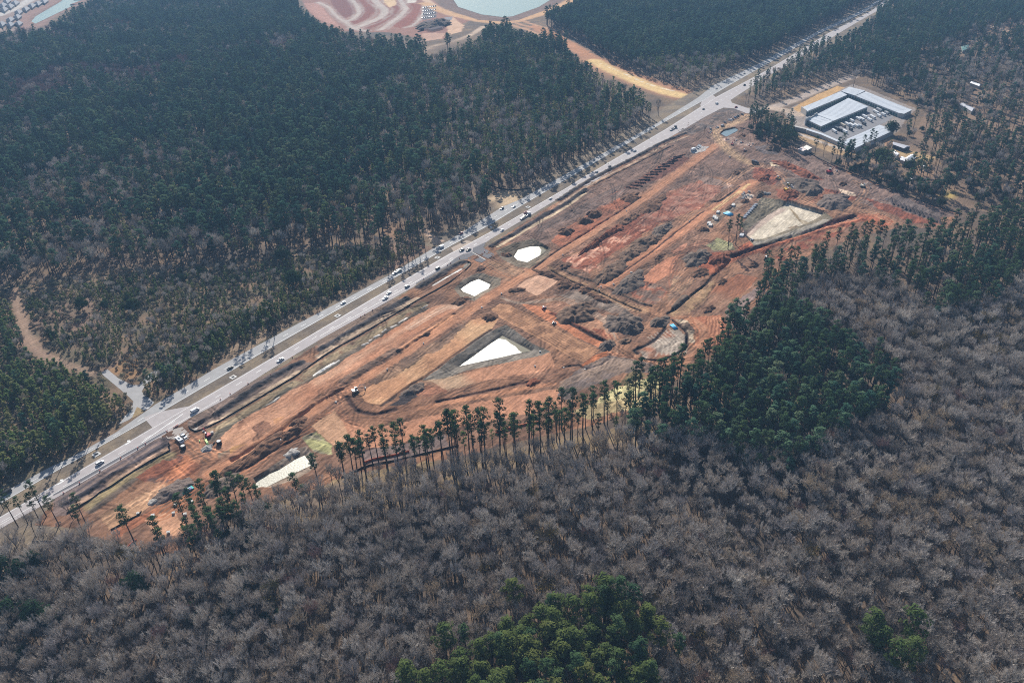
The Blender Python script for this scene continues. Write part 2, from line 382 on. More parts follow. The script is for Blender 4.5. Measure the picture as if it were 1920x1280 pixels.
stroke('a', [(80, 335), (100, 430), (140, 560), (220, 680), (320, 740), (540, 805)], 4.5, (186, 154, 132), ruts=2, a=0.9); stroke('a', [(80, 335), (100, 430), (140, 560), (220, 680), (320, 740), (540, 805)], 7, (150, 124, 106), a=0.4)
stroke('b', [(30, 0), (300, -40), (420, 30), (500, 90)], 8, (168, 128, 100), a=0.5); poly('x', [(60, 130), (230, 90), (280, 170), (470, 310), (560, 330), (380, 420), (200, 200)], (196, 166, 142), warp=1)
poly('u', [(20, 260), (110, 40), (330, 130), (620, 240), (420, 330), (250, 420), (120, 480)], (200, 174, 142), warp=1.5)
poly('r1', [(150, 1060), (300, 860), (640, 600), (1180, 400), (1280, 500), (700, 820), (420, 1000), (60, 1190)], (148, 126, 104), warp=1.5, alt=(128, 110, 92))
poly('r2', [(100, 1050), (300, 500), (560, 440), (960, 570), (1000, 620), (560, 850), (0, 1160)], (138, 112, 96), warp=2, alt=(118, 98, 84))

# ---- construction site: base soil
poly('p', SITE, BROWN, warp=1.2, alt=(146, 108, 84), nscale=16, ro=0.35)
poly('p', [(940, 450), (1320, 235), (1400, 215), (1440, 250), (1600, 330), (1560, 360), (1330, 330), (1100, 420), (1000, 470)], (118, 96, 86), a=0.8, warp=3, ro=0.4)
poly('p', [(1420, 300), (1500, 285), (1600, 330), (1800, 405), (1700, 410), (1560, 360)], (126, 104, 94), warp=2, ro=0.5)
# verge between road and site, left half
poly('n8', [(0, 790), (600, 420), (1150, 100), (1290, 130), (1320, 270), (1080, 400), (640, 680), (150, 985), (0, 1000)], (122, 104, 98), warp=1, alt=(104, 92, 92), nscale=8, ro=0.25)
for o, cl in ((0, (142, 124, 116)), (30, (92, 84, 86)), (60, (140, 120, 110))):
    stroke('n8', [(100, 780+o), (600, 470+o), (1150, 140+o)], 1.6, cl, ruts=0, a=0.7, warp=0.6)
stroke('n8', [(150, 850), (380, 730), (640, 570), (900, 410), (1240, 200)], 3.6, (70, 64, 68), h=0.9, ro=1.0, warp=1)
stroke('n8', [(220, 890), (420, 770), (660, 610), (920, 450), (1270, 245)], 3.4, (176, 146, 124), lump=0.35, warp=0.6)
stroke('n8', [(420, 880), (640, 700), (900, 540), (1290, 320)], 5.5, (164, 146, 110), warp=0.8, lump=0.3); stroke('n8', [(430, 940), (660, 770), (900, 600), (1280, 380)], 3.5, (100, 92, 84), warp=0.8, a=0.8)
poly('n8', [(500, 1020), (860, 820), (1130, 700), (1230, 640), (1330, 640), (1180, 800), (980, 950), (640, 1150)], (178, 140, 110), warp=1.5)
poly('n8', [(900, 560), (1250, 370), (1420, 320), (1620, 440), (1560, 590), (1200, 620), (1000, 640)], (146, 92, 70), warp=2.5, ro=0.9, alt=(96, 74, 68), nscale=7)
poly('n8', [(1380, 330), (1530, 330), (1640, 420), (1600, 560), (1450, 590), (1330, 600), (1420, 480)], (164, 108, 82), warp=2.5, a=0.85, ro=0.5)
for q in range(7):
    stroke('n8', [(1180+40*q, 600-8*q), (1330+30*q, 470-10*q), (1460+20*q, 330+5*q)], 1.0, (196, 130, 94), a=0.7, warp=1.2)
poly('n8', [(650, 1160), (960, 980), (1180, 900), (1100, 1000), (900, 1130), (720, 1260)], (160, 106, 80), warp=1)
poly('n8', [(1010, 1040), (1180, 960), (1350, 970), (1520, 1130), (1450, 1200), (1250, 1220), (1120, 1180), (1040, 1090)], (196, 150, 120), warp=0.7, ro=0.02)
stroke('n8', [(1200, 960), (1400, 840), (1560, 720), (1760, 560), (1800, 470)], 11, (176, 116, 82), ruts=5, warp=1); stroke('n8', [(1330, 630), (1500, 600), (1700, 600), (1790, 500), (1880, 380), (1905, 330)], 9, (172, 118, 86), ruts=4, warp=1)
stroke('n8', [(1500, 150), (1620, 260), (1720, 330), (1850, 420)], 12, (180, 130, 100), ruts=5, warp=1)
stroke('n8', [(600, 1000), (760, 880), (900, 800), (1120, 680)], 10, (150, 122, 100), ruts=6, a=0.5)
# left half verge 2 (n7, n6)
poly('n7', [(80, 640), (420, 440), (900, 150), (1300, 0), (1500, 0), (900, 380), (290, 730), (150, 770), (80, 720)], (124, 106, 96), warp=1, ro=0.25)
poly('n6', [(-20, 470), (420, 215), (780, 0), (1120, 0), (640, 290), (250, 510), (-20, 680)], (128, 108, 94), warp=1, ro=0.25)
for cr, pts in (('n7', [(380, 580), (520, 490), (700, 375), (870, 255), (1080, 125), (1340, 0)]), ('n6', [(0, 575), (250, 430), (450, 300), (640, 195), (780, 110), (960, 5)]), ('x', [(60, 1260), (400, 1060), (700, 880), (960, 760)])):
    stroke(cr, pts, 4.6, (66, 62, 64), h=1.0, ro=1.2, warp=1.0)
for cr, pts in (('n7', [(330, 680), (560, 560), (800, 410), (1000, 280), (1300, 110)]), ('n6', [(-10, 640), (250, 470), (400, 385), (560, 300), (700, 220), (900, 100), (1080, 0)])):
    stroke(cr, pts, 3.2, (190, 166, 142), lump=0.3, warp=0.7)
for cr, pts in (('n7', [(300, 745), (470, 655), (740, 500), (920, 385), (1120, 255), (1290, 165), (1500, 25)]), ('n6', [(0, 690), (260, 530), (410, 450), (650, 310), (860, 180), (1110, 30)])):
    stroke(cr, [(p_[0]+25, p_[1]+35) for p_ in pts], 6, (150, 132, 106), warp=0.8, lump=0.35)
    stroke(cr, [(p_[0]+60, p_[1]+95) for p_ in pts], 5.5, (96, 90, 80), warp=1.0, a=0.85)
stroke('n7', [(400, 780), (600, 680), (800, 560), (1000, 440), (1200, 300)], 3.5, (108, 100, 86), warp=1)
for cr, pts in (('n6', [(0, 820), (210, 690)]), ('n6', [(470, 520), (530, 490)]), ('n6', [(555, 465), (575, 455)]), ('n6', [(610, 430), (660, 405)]), ('n6', [(700, 370), (740, 345)]), ('n6', [(795, 320), (850, 295)]), ('n6', [(880, 270), (970, 215)]), ('n6', [(1140, 105), (1195, 75)]), ('n7', [(955, 470), (1090, 385)]), ('n7', [(1480, 140), (1700, 0)]), ('n7', [(650, 660), (690, 630)])):
    stroke(cr, pts, 1.0, (236, 230, 222), warp=0.3, sm=False, h=0.35)
stroke('x', [(345, 1225), (600, 1070), (905, 900)], 1.6, (240, 236, 230), warp=0.1); stroke('x', [(380, 1250), (640, 1110), (940, 935), (1010, 880)], 3.2, (150, 112, 92), warp=0.2)
poly('n7', [(85, 715), (330, 565), (370, 560), (378, 595), (200, 705), (130, 740)], (44, 42, 44), warp=0.2, z=-1.2, ro=0.8, soft=2); poly('n7', [(110, 735), (190, 712), (180, 745), (150, 762)], (186, 178, 170), warp=0.2)
poly('x', [(960, 830), (1040, 770), (1095, 790), (1000, 880), (930, 900)], (138, 132, 122), warp=0.2)
# big pads, left
PADA = [('n6', 1650, 110), ('n6', 1480, 70), ('n6', 1290, 75), ('n6', 980, 240), ('n6', 560, 495), ('n6', 200, 735), ('n6', 0, 855), ('n7', 1090, 400), ('n7', 800, 560), ('n7', 600, 680), ('n7', 440, 830), ('n7', 450, 960), ('n7', 700, 960), ('n7', 1000, 780), ('n7', 1250, 600), ('n7', 1500, 430), ('n6', 0, 1000), ('n6', 250, 890), ('n6', 500, 740), ('n6', 850, 560), ('n6', 1150, 370), ('n6', 1500, 165)]
poly('p', PADA, TAN, warp=1.0, alt=(170, 120, 92), nscale=20, ro=0.04)
for o in (0, 45, 100, 150):
    stroke('n6', [(1560, 90+o*0.3), (1380, 105+o*0.6), (1150, 220+o), (800, 430+o), (400, 680+o), (0, 930+o*0.8)], 3.0 if o else 5.0, (200, 160, 132) if o == 0 else (158, 110, 84), a=0.45, warp=0.8, ruts=0)
stroke('n6', [(1640, 115), (1500, 85), (1380, 110), (1200, 205), (1000, 320)], 4.5, (206, 178, 156), a=0.8, warp=0.5, ruts=2)
poly('n7', [(770, 740), (900, 640), (1010, 690), (1010, 760), (860, 810)], (142, 104, 84), warp=1.5, ro=0.35); poly('n7', [(1010, 620), (1140, 590), (1160, 640), (1060, 700)], (190, 140, 100), a=0.8)
for r_ in (0, 40, 80, 120):
    stroke('n7', [(640, 740-r_*0.4), (720, 660-r_*0.5), (900, 580-r_*0.6), (1150, 480-r_), (1400, 330-r_)], 1.0, (140, 100, 78), a=0.6, warp=1)
    stroke('n6', [(450+r_*0.5, 740-r_*.3), (480+r_*.5, 800-r_*.3), (540+r_*.5, 810-r_*.3)], 1.0, (140, 100, 78), a=0.6)
poly('n7', [(560, 940), (700, 900), (720, 960), (640, 1010), (560, 1020)], (190, 148, 84), a=0.6, warp=2); poly('n7', [(420, 1000), (560, 960), (560, 1090), (470, 1120)], (122, 104, 86), warp=2, ro=0.6)
poly('n7', [(470, 800), (760, 740), (760, 870), (560, 950), (470, 900)], (176, 134, 106), a=0.6, warp=2)
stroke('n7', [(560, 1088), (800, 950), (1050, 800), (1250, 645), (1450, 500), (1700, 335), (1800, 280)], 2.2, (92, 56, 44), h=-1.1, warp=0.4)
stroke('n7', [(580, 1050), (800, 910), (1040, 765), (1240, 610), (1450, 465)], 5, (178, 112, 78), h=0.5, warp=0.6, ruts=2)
# haul road through the middle of the site
HAUL = [('n7', 330, 1230), ('n7', 560, 1115), ('n7', 900, 905), ('n7', 1100, 775), ('n7', 1400, 565), ('n7', 1640, 405), ('n6', 180, 1080), ('n6', 360, 965), ('n6', 640, 790), ('n6', 900, 628), ('n6', 1150, 450), ('n6', 1500, 228), ('d', 0, 1180), ('d', 200, 1040), ('d', 500, 855), ('d', 1000, 530), ('d', 1400, 240), ('d', 1450, 215)]
stroke('p', HAUL, 13, (142, 106, 86), warp=1.0, ro=0.2); stroke('p', HAUL, 7, (182, 132, 102), warp=0.5, ro=0.03); stroke('p', HAUL, 6, (160, 112, 84), warp=0.5, ruts=3, a=0.7)
stroke('n7', [(330, 1275), (560, 1240), (760, 1120), (1000, 960), (1250, 830), (1440, 740), (1640, 580)], 8, (172, 118, 88), ruts=4, warp=1.0); stroke('n7', [(500, 1280), (760, 1140), (1000, 990), (1300, 830)], 2.0, (86, 58, 48), h=-0.6)
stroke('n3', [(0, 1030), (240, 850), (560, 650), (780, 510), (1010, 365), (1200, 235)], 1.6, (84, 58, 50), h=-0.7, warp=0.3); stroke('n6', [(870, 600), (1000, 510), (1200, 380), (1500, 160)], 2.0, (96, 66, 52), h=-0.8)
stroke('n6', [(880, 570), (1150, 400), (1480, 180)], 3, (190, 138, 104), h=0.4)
stroke('n6', [(280, 920), (420, 830), (600, 720), (850, 590)], 6, (104, 84, 72), h=0.8, ro=0.9, warp=1)
# pad B with darker scuffed patches
poly('p', [('n6', 390, 1090), ('n6', 700, 880), ('n6', 1000, 720), ('n6', 1250, 560), ('n6', 1500, 400), ('n6', 1680, 240), ('n6', 1860, 200), ('p', 935, 598), ('p', 920, 619), ('n6', 1550, 590), ('n6', 1200, 850), ('n6', 1000, 960), ('n6', 700, 1185), ('n6', 560, 1170), ('n6', 430, 1110)], (184, 138, 104), warp=0.4, alt=(192, 154, 118), nscale=25, ro=0.03)
poly('n6', [(480, 960), (760, 760), (1150, 540), (1400, 390), (1640, 230), (1600, 330), (1380, 530), (1330, 600), (1150, 640), (1080, 720), (860, 850), (640, 960)], (120, 98, 84), warp=2.2, ro=0.3, a=0.85, alt=(146, 116, 94), nscale=7)
stroke('n6', [(690, 1190), (1000, 960), (1200, 850), (1550, 590), (1905, 345)], 1.8, (78, 62, 54), h=-0.4, warp=0.2)
for q in range(9):
    stroke('n6', [(480+55*q, 1130-10*q), (1000+60*q, 790-12*q), (1300+60*q, 600-12*q)], 0.9, (170, 126, 96), a=0.5, warp=0.4)
# triangular basin surroundings and pads below
poly('b', [(545, 850), (700, 822), (1280, 688), (1310, 770), (1200, 800), (900, 850), (650, 920), (560, 885)], (180, 132, 104), warp=0.7, alt=(170, 142, 116), nscale=28, ro=0.03)
poly('b', [(640, 1035), (900, 955), (1330, 890), (1365, 985), (1000, 1060), (800, 1100), (330, 1215), (190, 1205), (420, 1085)], (182, 132, 104), warp=0.8, ro=0.03)
poly('g', [(845, 530), (980, 440), (1140, 560), (1110, 590), (968, 640)], (186, 146, 116), warp=0.4, ro=0.03); poly('g', [(980, 440), (1050, 470), (1140, 540), (1400, 520), (1700, 440), (1690, 520), (1300, 640), (1180, 650), (1080, 620)], (178, 128, 100), warp=0.5, ro=0.04)
stroke('b', [(110, 900), (150, 970), (240, 1040), (400, 1025), (600, 965), (900, 905), (1200, 830), (1400, 790)], 13, (146, 106, 84), ruts=6, warp=0.8, ro=0.25); stroke('b', [(150, 930), (200, 1000), (300, 1030), (420, 1000)], 2.4, (80, 58, 50), h=-0.8)
stroke('b', [(650, 960), (900, 905), (1180, 845)], 2, (88, 62, 52), h=-0.6); stroke('b', [(560, 1000), (900, 930), (1300, 860)], 3, (190, 136, 104), a=0.8)
poly('b', [(470, 900), (540, 880), (560, 930), (480, 970), (380, 985)], (72, 64, 64), warp=1.5, ro=1.0); poly('b', [(540, 860), (660, 880), (720, 900), (620, 930), (550, 920)], (160, 112, 88), warp=2, ro=0.5)
for q in range(4):
    stroke('b', [(560+15*q, 850+6*q), (640+15*q, 860+10*q), (650+10*q, 910), (590, 930)], 0.9, (132, 92, 72), a=0.7)
poly('g', [(790, 600), (880, 560), (960, 640), (960, 690), (860, 680)], (132, 124, 104), warp=1, ro=0.2, alt=(160, 156, 110))
# middle: square pad, striped pad, orange strip
poly('b', [(1100, 320), (1150, 280), (1240, 250), (1332, 290), (1212, 372)], (198, 158, 132), warp=0.3, ro=0.02)
for q in range(3): stroke('n5', [(620+20*q, 250-30*q), (720+20*q, 210-25*q), (740+8*q, 170-10*q), (700, 140)], 0.8, (170, 130, 106), a=0.6)
poly('n5', [(120, 470), (220, 410), (330, 420), (560, 540), (1000, 770), (1340, 930), (1150, 1070), (980, 985), (600, 770), (180, 545)], (170, 128, 98), warp=0.4, ro=0.05)
for q in range(16):
    k_ = q/16.0; a0 = np.array([130+200*k_, 480-70*k_]); a1 = np.array([1150+190*k_, 1060-130*k_])
    stroke('n5', [tuple(a0+(a1-a0)*f_+np.array([0, 6*math.sin(q*3+f_*9)])) for f_ in (0, .3, .6, 1)], 0.75, (118, 86, 66), a=0.75, lump=0.15, warp=0.3)
poly('n5', [(470, 410), (700, 440), (1000, 640), (1420, 860), (1330, 905), (1000, 740), (620, 530)], (180, 118, 86), warp=0.8, ro=0.1); poly('n5', [(720, 410), (1030, 380), (960, 470), (820, 500)], (172, 128, 104), a=0.8, warp=1.2)
stroke('n5', [(800, 520), (960, 590), (1200, 720), (1480, 850)], 3, (104, 62, 48), h=0.5, ro=0.6); stroke('n5', [(860, 550), (1250, 770), (1500, 870)], 2, (70, 50, 44), h=-0.5)
poly('n5', [(1150, 1080), (1240, 1010), (1430, 930), (1480, 960), (1420, 1040), (1280, 1110), (1180, 1140), (1100, 1110)], (172, 108, 74), warp=0.8, ro=0.35)
stroke('n5', [(930, 1120), (1100, 1095), (1170, 1140), (1300, 1110), (1430, 1040), (1490, 960)], 1.6, (70, 54, 48), h=-0.5)
poly('n5', [(1180, 630), (1330, 560), (1400, 700), (1480, 850), (1260, 730)], (166, 124, 98), warp=1.4, ro=0.2); poly('n5', [(1250, 690), (1380, 700), (1500, 800), (1400, 800)], (142, 88, 66), warp=1.5, ro=0.7)
for o in (0, 22, 46, 70):
    stroke('n5', [(230, 320+o*.4), (400, 385+o*.3), (700, 360+o*.5), (900, 335+o*.6), (1100, 385+o), (1300, 490+o), (1430, 590+o), (1510, 760+o), (1530, 960)], 1.1, (170, 148, 130) if o % 4 else (150, 112, 90), a=0.7, warp=0.6)
stroke('n5', [(1440, 720), (1520, 850), (1525, 1000)], 7, (178, 132, 104), ruts=3); stroke('n5', [(1440, 560), (1420, 620), (1460, 720)], 5, (156, 132, 114), ruts=2)
poly('n5', [(820, 320), (1100, 260), (1500, 400), (1700, 470), (1500, 520), (1250, 430), (1000, 370)], (126, 106, 94), warp=2, alt=(152, 134, 120), nscale=8, ro=0.3)
# cross road (from P3 to the junction)
for o in (0, 34):
    stroke('n5', [(780, 0+o), (1000, 120+o), (1300, 250+o), (1600, 400+o), (1850, 480+o)], 3.4, (170, 136, 102), warp=0.5, ruts=2)
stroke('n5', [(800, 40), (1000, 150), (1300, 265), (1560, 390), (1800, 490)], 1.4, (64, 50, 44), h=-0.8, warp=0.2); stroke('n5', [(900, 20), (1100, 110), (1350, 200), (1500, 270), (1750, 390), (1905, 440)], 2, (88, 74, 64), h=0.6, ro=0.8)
poly('b', [(880, 190), (1050, 180), (1140, 230), (1060, 290), (980, 260)], (146, 116, 94), warp=1.4, ro=0.4); stroke('b', [(870, 170), (980, 240), (1080, 275)], 5, (170, 118, 88), ruts=2); stroke('b', [(960, 180), (1110, 235), (1180, 260)], 5, (176, 136, 106), ruts=2)
# right half: red mottled stripped ground
poly('n3', [(300, 930), (560, 850), (820, 600), (1200, 430), (1500, 200), (1905, 30), (1905, 340), (1500, 480), (1240, 640), (1000, 790), (700, 1000), (640, 1090), (350, 985)], (142, 86, 66), warp=2.0, ro=0.35)
for (cr, pp, th) in (('n3', [(320, 940), (420, 820), (700, 940), (780, 1000), (640, 1090), (400, 990)], 0.50), ('n3', [(560, 860), (900, 660), (1060, 600), (1100, 680), (900, 800), (720, 930)], 0.50), ('n3', [(1060, 620), (1200, 430), (1600, 300), (1905, 60), (1905, 330), (1500, 470), (1200, 620)], 0.54)):
    P = G(cr, pp); ix = box(P, 5); m = inpoly(X[ix]+2*WX[ix], Y[ix]+2*WY[ix], P).astype(float)
    u_ = X[ix]*ROAD_DIR[0]+Y[ix]*ROAD_DIR[1]; v_ = -X[ix]*ROAD_DIR[1]+Y[ix]*ROAD_DIR[0]
    n = fbm(u_/2.2, v_, 2.6, 3, 3); put(ix, m*np.clip((n-th)*9, 0, 0.85), (206, 156, 132))
poly('d', [(1040, 560), (1170, 470), (1400, 400), (1500, 440), (1420, 510), (1250, 610), (1060, 640)], (168, 116, 94), warp=1.5, a=0.6)
poly('d', [(1330, 400), (1400, 390), (1540, 440), (1440, 480)], (140, 116, 104), warp=1.2)
poly('n3', [(200, 720), (380, 560), (700, 380), (1010, 220), (1100, 300), (800, 520), (560, 660), (300, 800)], (166, 104, 78), warp=1.0, ro=0.12, alt=(150, 100, 78), nscale=12)
poly('n3', [(700, 290), (960, 150), (1010, 190), (720, 370)], (156, 106, 86), warp=1.5, ro=0.4)
poly('d', [(480, 690), (560, 640), (880, 480), (960, 440), (900, 500), (620, 640)], (122, 100, 90), warp=1.5, ro=0.5)
for o in (0, 18, 40, 62): stroke('n3', [(60, 570+o), (400, 400+o), (760, 200+o), (1000, 90+o)], 1.5, ((96, 84, 80), (134, 116, 106), (104, 90, 84), (142, 116, 100))[o % 4], a=0.7, warp=1.2)
poly('d', [(920, 460), (1010, 400), (1180, 290), (1240, 275), (1300, 290), (1230, 340), (1130, 400), (980, 455)], (112, 74, 62), warp=1.0, ro=0.3)
for q in range(13):
    stroke('d', [(940+22*q, 452-14*q), (1000+22*q, 460-16*q)], 1.4, (66, 48, 44), h=0.9, ro=0.8, warp=0.8, sm=False)
    stroke('d', [(955+22*q, 442-14*q), (1010+22*q, 452-16*q)], 1.0, (150, 104, 84), warp=0.8, sm=False, a=0.7)
poly('d', [(1290, 250), (1330, 220), (1400, 225), (1370, 250), (1310, 262)], (188, 184, 180), warp=1.2)
# ditch line by the road right of the entrance
for cr, pts in (('u', [(140, 1200), (480, 1000), (960, 715), (1400, 470), (1900, 130)]), ('d', [(560, 545), (760, 420), (1000, 300), (1150, 215), (1280, 165)])):
    stroke(cr, pts, 2.4, (206, 182, 152) if cr == 'u' else (176, 150, 128), warp=0.25); 
for cr, pts in (('u', [(0, 1200), (200, 1080), (480, 935), (960, 640), (1400, 400), (1900, 60)]), ('d', [(560, 520), (760, 395), (1000, 275), (1150, 195), (1290, 140)])):
    stroke(cr, pts, 4.0, (62, 56, 58), h=0.9, ro=1.0, warp=0.9)
stroke('d', [(760, 435), (1000, 312), (1200, 215)], 1.4, (58, 52, 50), h=-0.6)
poly('d', [(1200, 150), (1340, 60), (1420, 20), (1560, 10), (1600, 40), (1420, 110), (1300, 160)], (124, 106, 96), warp=2, ro=0.4, alt=(102, 92, 88))
# pads h and the upper rows
poly('h', [(880, 1020), (1060, 1040), (1000, 1110), (760, 1230), (600, 1270), (620, 1200)], (160, 116, 98), warp=1.2, alt=(144, 92, 74), nscale=5, ro=0.2)
ROW2 = [('n3', 790, 1205), ('n3', 1000, 1060), ('n3', 1250, 890), ('n3', 1500, 720), ('n3', 1905, 430), ('d', 1440, 560), ('d', 1540, 495), ('d', 1640, 420)]
stroke('p', ROW2, 9, (180, 126, 96), warp=0.6, ro=0.04); stroke('n3', [(800, 1200), (1250, 900), (1600, 620), (1905, 390)], 1.2, (90, 62, 52), h=-0.4)
stroke('n3', [(900, 1180), (1300, 900), (1640, 680)], 1.0, (110, 76, 62), a=0.8)
poly('n3', [(1190, 1160), (1300, 1050), (1480, 920), (1640, 870), (1560, 980), (1540, 1080), (1350, 1200)], (184, 126, 98), warp=0.8, ro=0.04); poly('n3', [(1530, 850), (1720, 740), (1700, 810), (1600, 870)], (180, 128, 104), warp=1.2)
stroke('n3', [(1905, 720), (1780, 790), (1640, 900), (1570, 1000), (1550, 1120), (1560, 1260)], 6, (140, 96, 76), ruts=3)
poly('n4', [(190, 680), (300, 580), (560, 620), (600, 720), (450, 850), (200, 750)], (156, 102, 80), warp=1.5, ro=0.3, alt=(132, 108, 94), nscale=4)
poly('n4', [(600, 800), (800, 700), (900, 560), (700, 520), (640, 640)], (150, 120, 96), warp=2, alt=(128, 102, 86))
for q in range(10): stroke('n4', [(620+30*q, 720-16*q), (760+25*q, 560-14*q), (930+15*q, 420-8*q)], 1.0, (112, 88, 74) if q % 2 else (170, 126, 98), a=0.6, warp=1)
poly('n4', [(1020, 820), (1140, 640), (1400, 500), (1620, 540), (1500, 660), (1250, 850), (1150, 940), (1050, 880)], (152, 100, 74), warp=0.7, ro=0.06, alt=(140, 108, 88), nscale=30)
for q in range(9): stroke('n4', [(1050+50*q, 860-20*q), (1200+48*q, 700-22*q), (1400+24*q, 520)], 0.9, (122, 84, 66), a=0.55, warp=0.5)
poly('n4', [(640, 940), (830, 760), (1000, 620), (1150, 560), (1000, 830), (900, 900), (700, 1000)], (168, 136, 104), warp=1.2, alt=(146, 114, 90), nscale=6, ro=0.2)
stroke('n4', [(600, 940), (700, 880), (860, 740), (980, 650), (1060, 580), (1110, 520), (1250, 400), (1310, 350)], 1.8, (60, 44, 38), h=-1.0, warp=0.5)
poly('n4', [(640, 880), (760, 740), (860, 740), (680, 900)], (108, 92, 80), warp=0.4, z=0.8, ro=0.3)
poly('n4', [(860, 980), (1200, 960), (1280, 1100), (1200, 1280), (900, 1280), (960, 1150)], (162, 106, 80), warp=1, ro=0.08)
for q in range(10): stroke('n4', [(960+26*q, 1280), (1000+22*q, 1130), (1060+14*q, 980)], 1.1, (196, 140, 108) if q % 2 else (130, 86, 66), a=0.7, warp=0.7)
poly('n4', [(1240, 900), (1430, 760), (1640, 600), (1660, 700), (1480, 860), (1500, 1100), (1420, 1200), (1300, 1100)], (136, 116, 110), warp=1.2, ro=0.1)
# loop in the middle right
stroke('n4', [(660, 1010), (830, 1000), (930, 1090), (970, 1200), (950, 1280)], 7, (176, 122, 92), ruts=4); poly('n4', [(690, 1010), (830, 1010), (900, 1110), (900, 1260), (820, 1250), (820, 1150), (760, 1080)], (190, 170, 146), warp=1, alt=(96, 80, 70), nscale=4, ro=0.8)
stroke('n4', [(660, 1010), (760, 1090), (820, 1160), (815, 1270)], 1.4, (58, 44, 40), h=-1.0, warp=0.3)
poly('c', [(590, 680), (740, 590), (790, 540), (850, 590), (850, 660), (760, 705), (620, 715)], (160, 146, 132), warp=0.8, alt=(166, 112, 86), nscale=12, ro=0.15)
for q in range(7): stroke('c', [(640+20*q, 600-8*q), (700+24*q, 640), (690+26*q, 705-3*q)], 0.9, (200, 186, 170), a=0.6, warp=0.8)
stroke('c', [(580, 690), (570, 672), (640, 640), (720, 575), (740, 520)], 2.0, (56, 48, 46), h=-0.8); stroke('c', [(600, 715), (700, 730), (780, 700), (850, 655), (855, 600)], 1.6, (60, 46, 42), h=-0.8)
for q in range(5): stroke('c', [(420, 680+14*q), (540, 715+8*q), (700, 742+4*q), (860, 712+6*q), (930, 640), (935+10*q, 560), (900, 500)], 2.0, (150, 112, 90) if q % 2 else (184, 132, 102), a=0.8, warp=0.6)
poly('c', [(150, 870), (250, 780), (430, 700), (560, 720), (660, 750), (700, 790), (650, 800), (500, 800), (380, 860), (250, 900), (200, 960), (140, 930)], (118, 104, 98), warp=1.2, ro=0.12, alt=(138, 118, 104))
for q in range(5): stroke('c', [(150, 850+8*q), (300, 790+8*q), (450, 720+9*q), (560, 725+6*q)], 1.0, (154, 132, 116), a=0.7)
poly('r8', [(150, 970), (480, 830), (620, 750), (1050, 620), (1290, 590), (1270, 780), (880, 890), (520, 1010), (180, 1070)], (190, 180, 134), warp=1.5, ro=0.05)
poly('r8', [(740, 520), (880, 500), (1060, 600), (640, 740), (560, 740)], (130, 112, 82), warp=1.2); poly('b', [(1400, 1010), (1700, 900), (1905, 870), (1905, 960), (1500, 1060)], (186, 172, 130), a=0.7, warp=1.5)
poly('r3', [(320, 1010), (330, 860), (480, 800), (1100, 720), (1560, 600), (1600, 740), (1300, 870), (800, 960), (420, 1060)], (124, 106, 100), warp=1.5, ro=0.1)
poly('p', [(560, 925), (640, 895), (760, 872), (900, 850), (1060, 820), (1230, 790), (1240, 850), (1060, 880), (900, 905), (760, 930), (620, 960), (480, 1000), (400, 1030), (400, 1000), (480, 960)], (122, 106, 92), warp=2, alt=(140, 120, 92), nscale=8, ro=.1)
# red trench and spoil below the dry basin
poly('n4', [(900, 470), (1100, 260), (1200, 250), (1300, 280), (1320, 330), (1080, 500), (980, 530)], (156, 90, 66), warp=1.2, ro=0.8); poly('n4', [(1440, 170), (1560, 120), (1560, 170), (1470, 230), (1370, 240)], (166, 98, 72), warp=1.2, ro=0.5)
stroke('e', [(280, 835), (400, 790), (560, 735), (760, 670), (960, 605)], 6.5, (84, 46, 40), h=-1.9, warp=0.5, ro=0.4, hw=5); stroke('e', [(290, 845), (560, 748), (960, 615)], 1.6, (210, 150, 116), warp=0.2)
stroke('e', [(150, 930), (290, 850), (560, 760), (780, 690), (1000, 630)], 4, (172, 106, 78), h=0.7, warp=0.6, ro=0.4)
stroke('e', [(100, 900), (200, 830), (280, 810)], 3, (180, 110, 80), ruts=2)
poly('e', [(960, 590), (1100, 600), (1190, 640), (1130, 670), (1000, 640)], (160, 96, 70), warp=1.2, ro=0.5); poly('e', [(470, 840), (760, 700), (960, 650), (900, 690), (560, 860)], (160, 118, 92), warp=1.5, ro=0.3, alt=(140, 84, 64))
poly('e', [(130, 770), (190, 735), (280, 760), (290, 800), (180, 805)], (160, 156, 116), warp=1.2, alt=(134, 128, 104))
# laydown strip
poly('z', [(60, 1000), (300, 720), (640, 460), (860, 240), (1100, 260), (960, 420), (500, 740), (280, 920), (100, 1060)], (150, 130, 112), warp=1.2, alt=(126, 104, 90), nscale=5, ro=0.2)
poly('z', [(860, 300), (1000, 240), (1110, 270), (1060, 350), (960, 400), (880, 360)], (206, 188, 172), warp=1)
stroke('z', [(0, 1150), (300, 950), (640, 720), (960, 470), (1270, 250)], 8, (148, 112, 90), ruts=4); stroke('z', [(300, 570), (560, 380), (800, 220), (1000, 60)], 3, (206, 172, 126), lump=0.3)
stroke('z', [(250, 400), (420, 390), (600, 270), (820, 100)], 2, (66, 54, 50), h=-0.6); stroke('z', [(40, 860), (300, 640), (560, 430), (760, 260)], 5, (134, 100, 80), ruts=3)
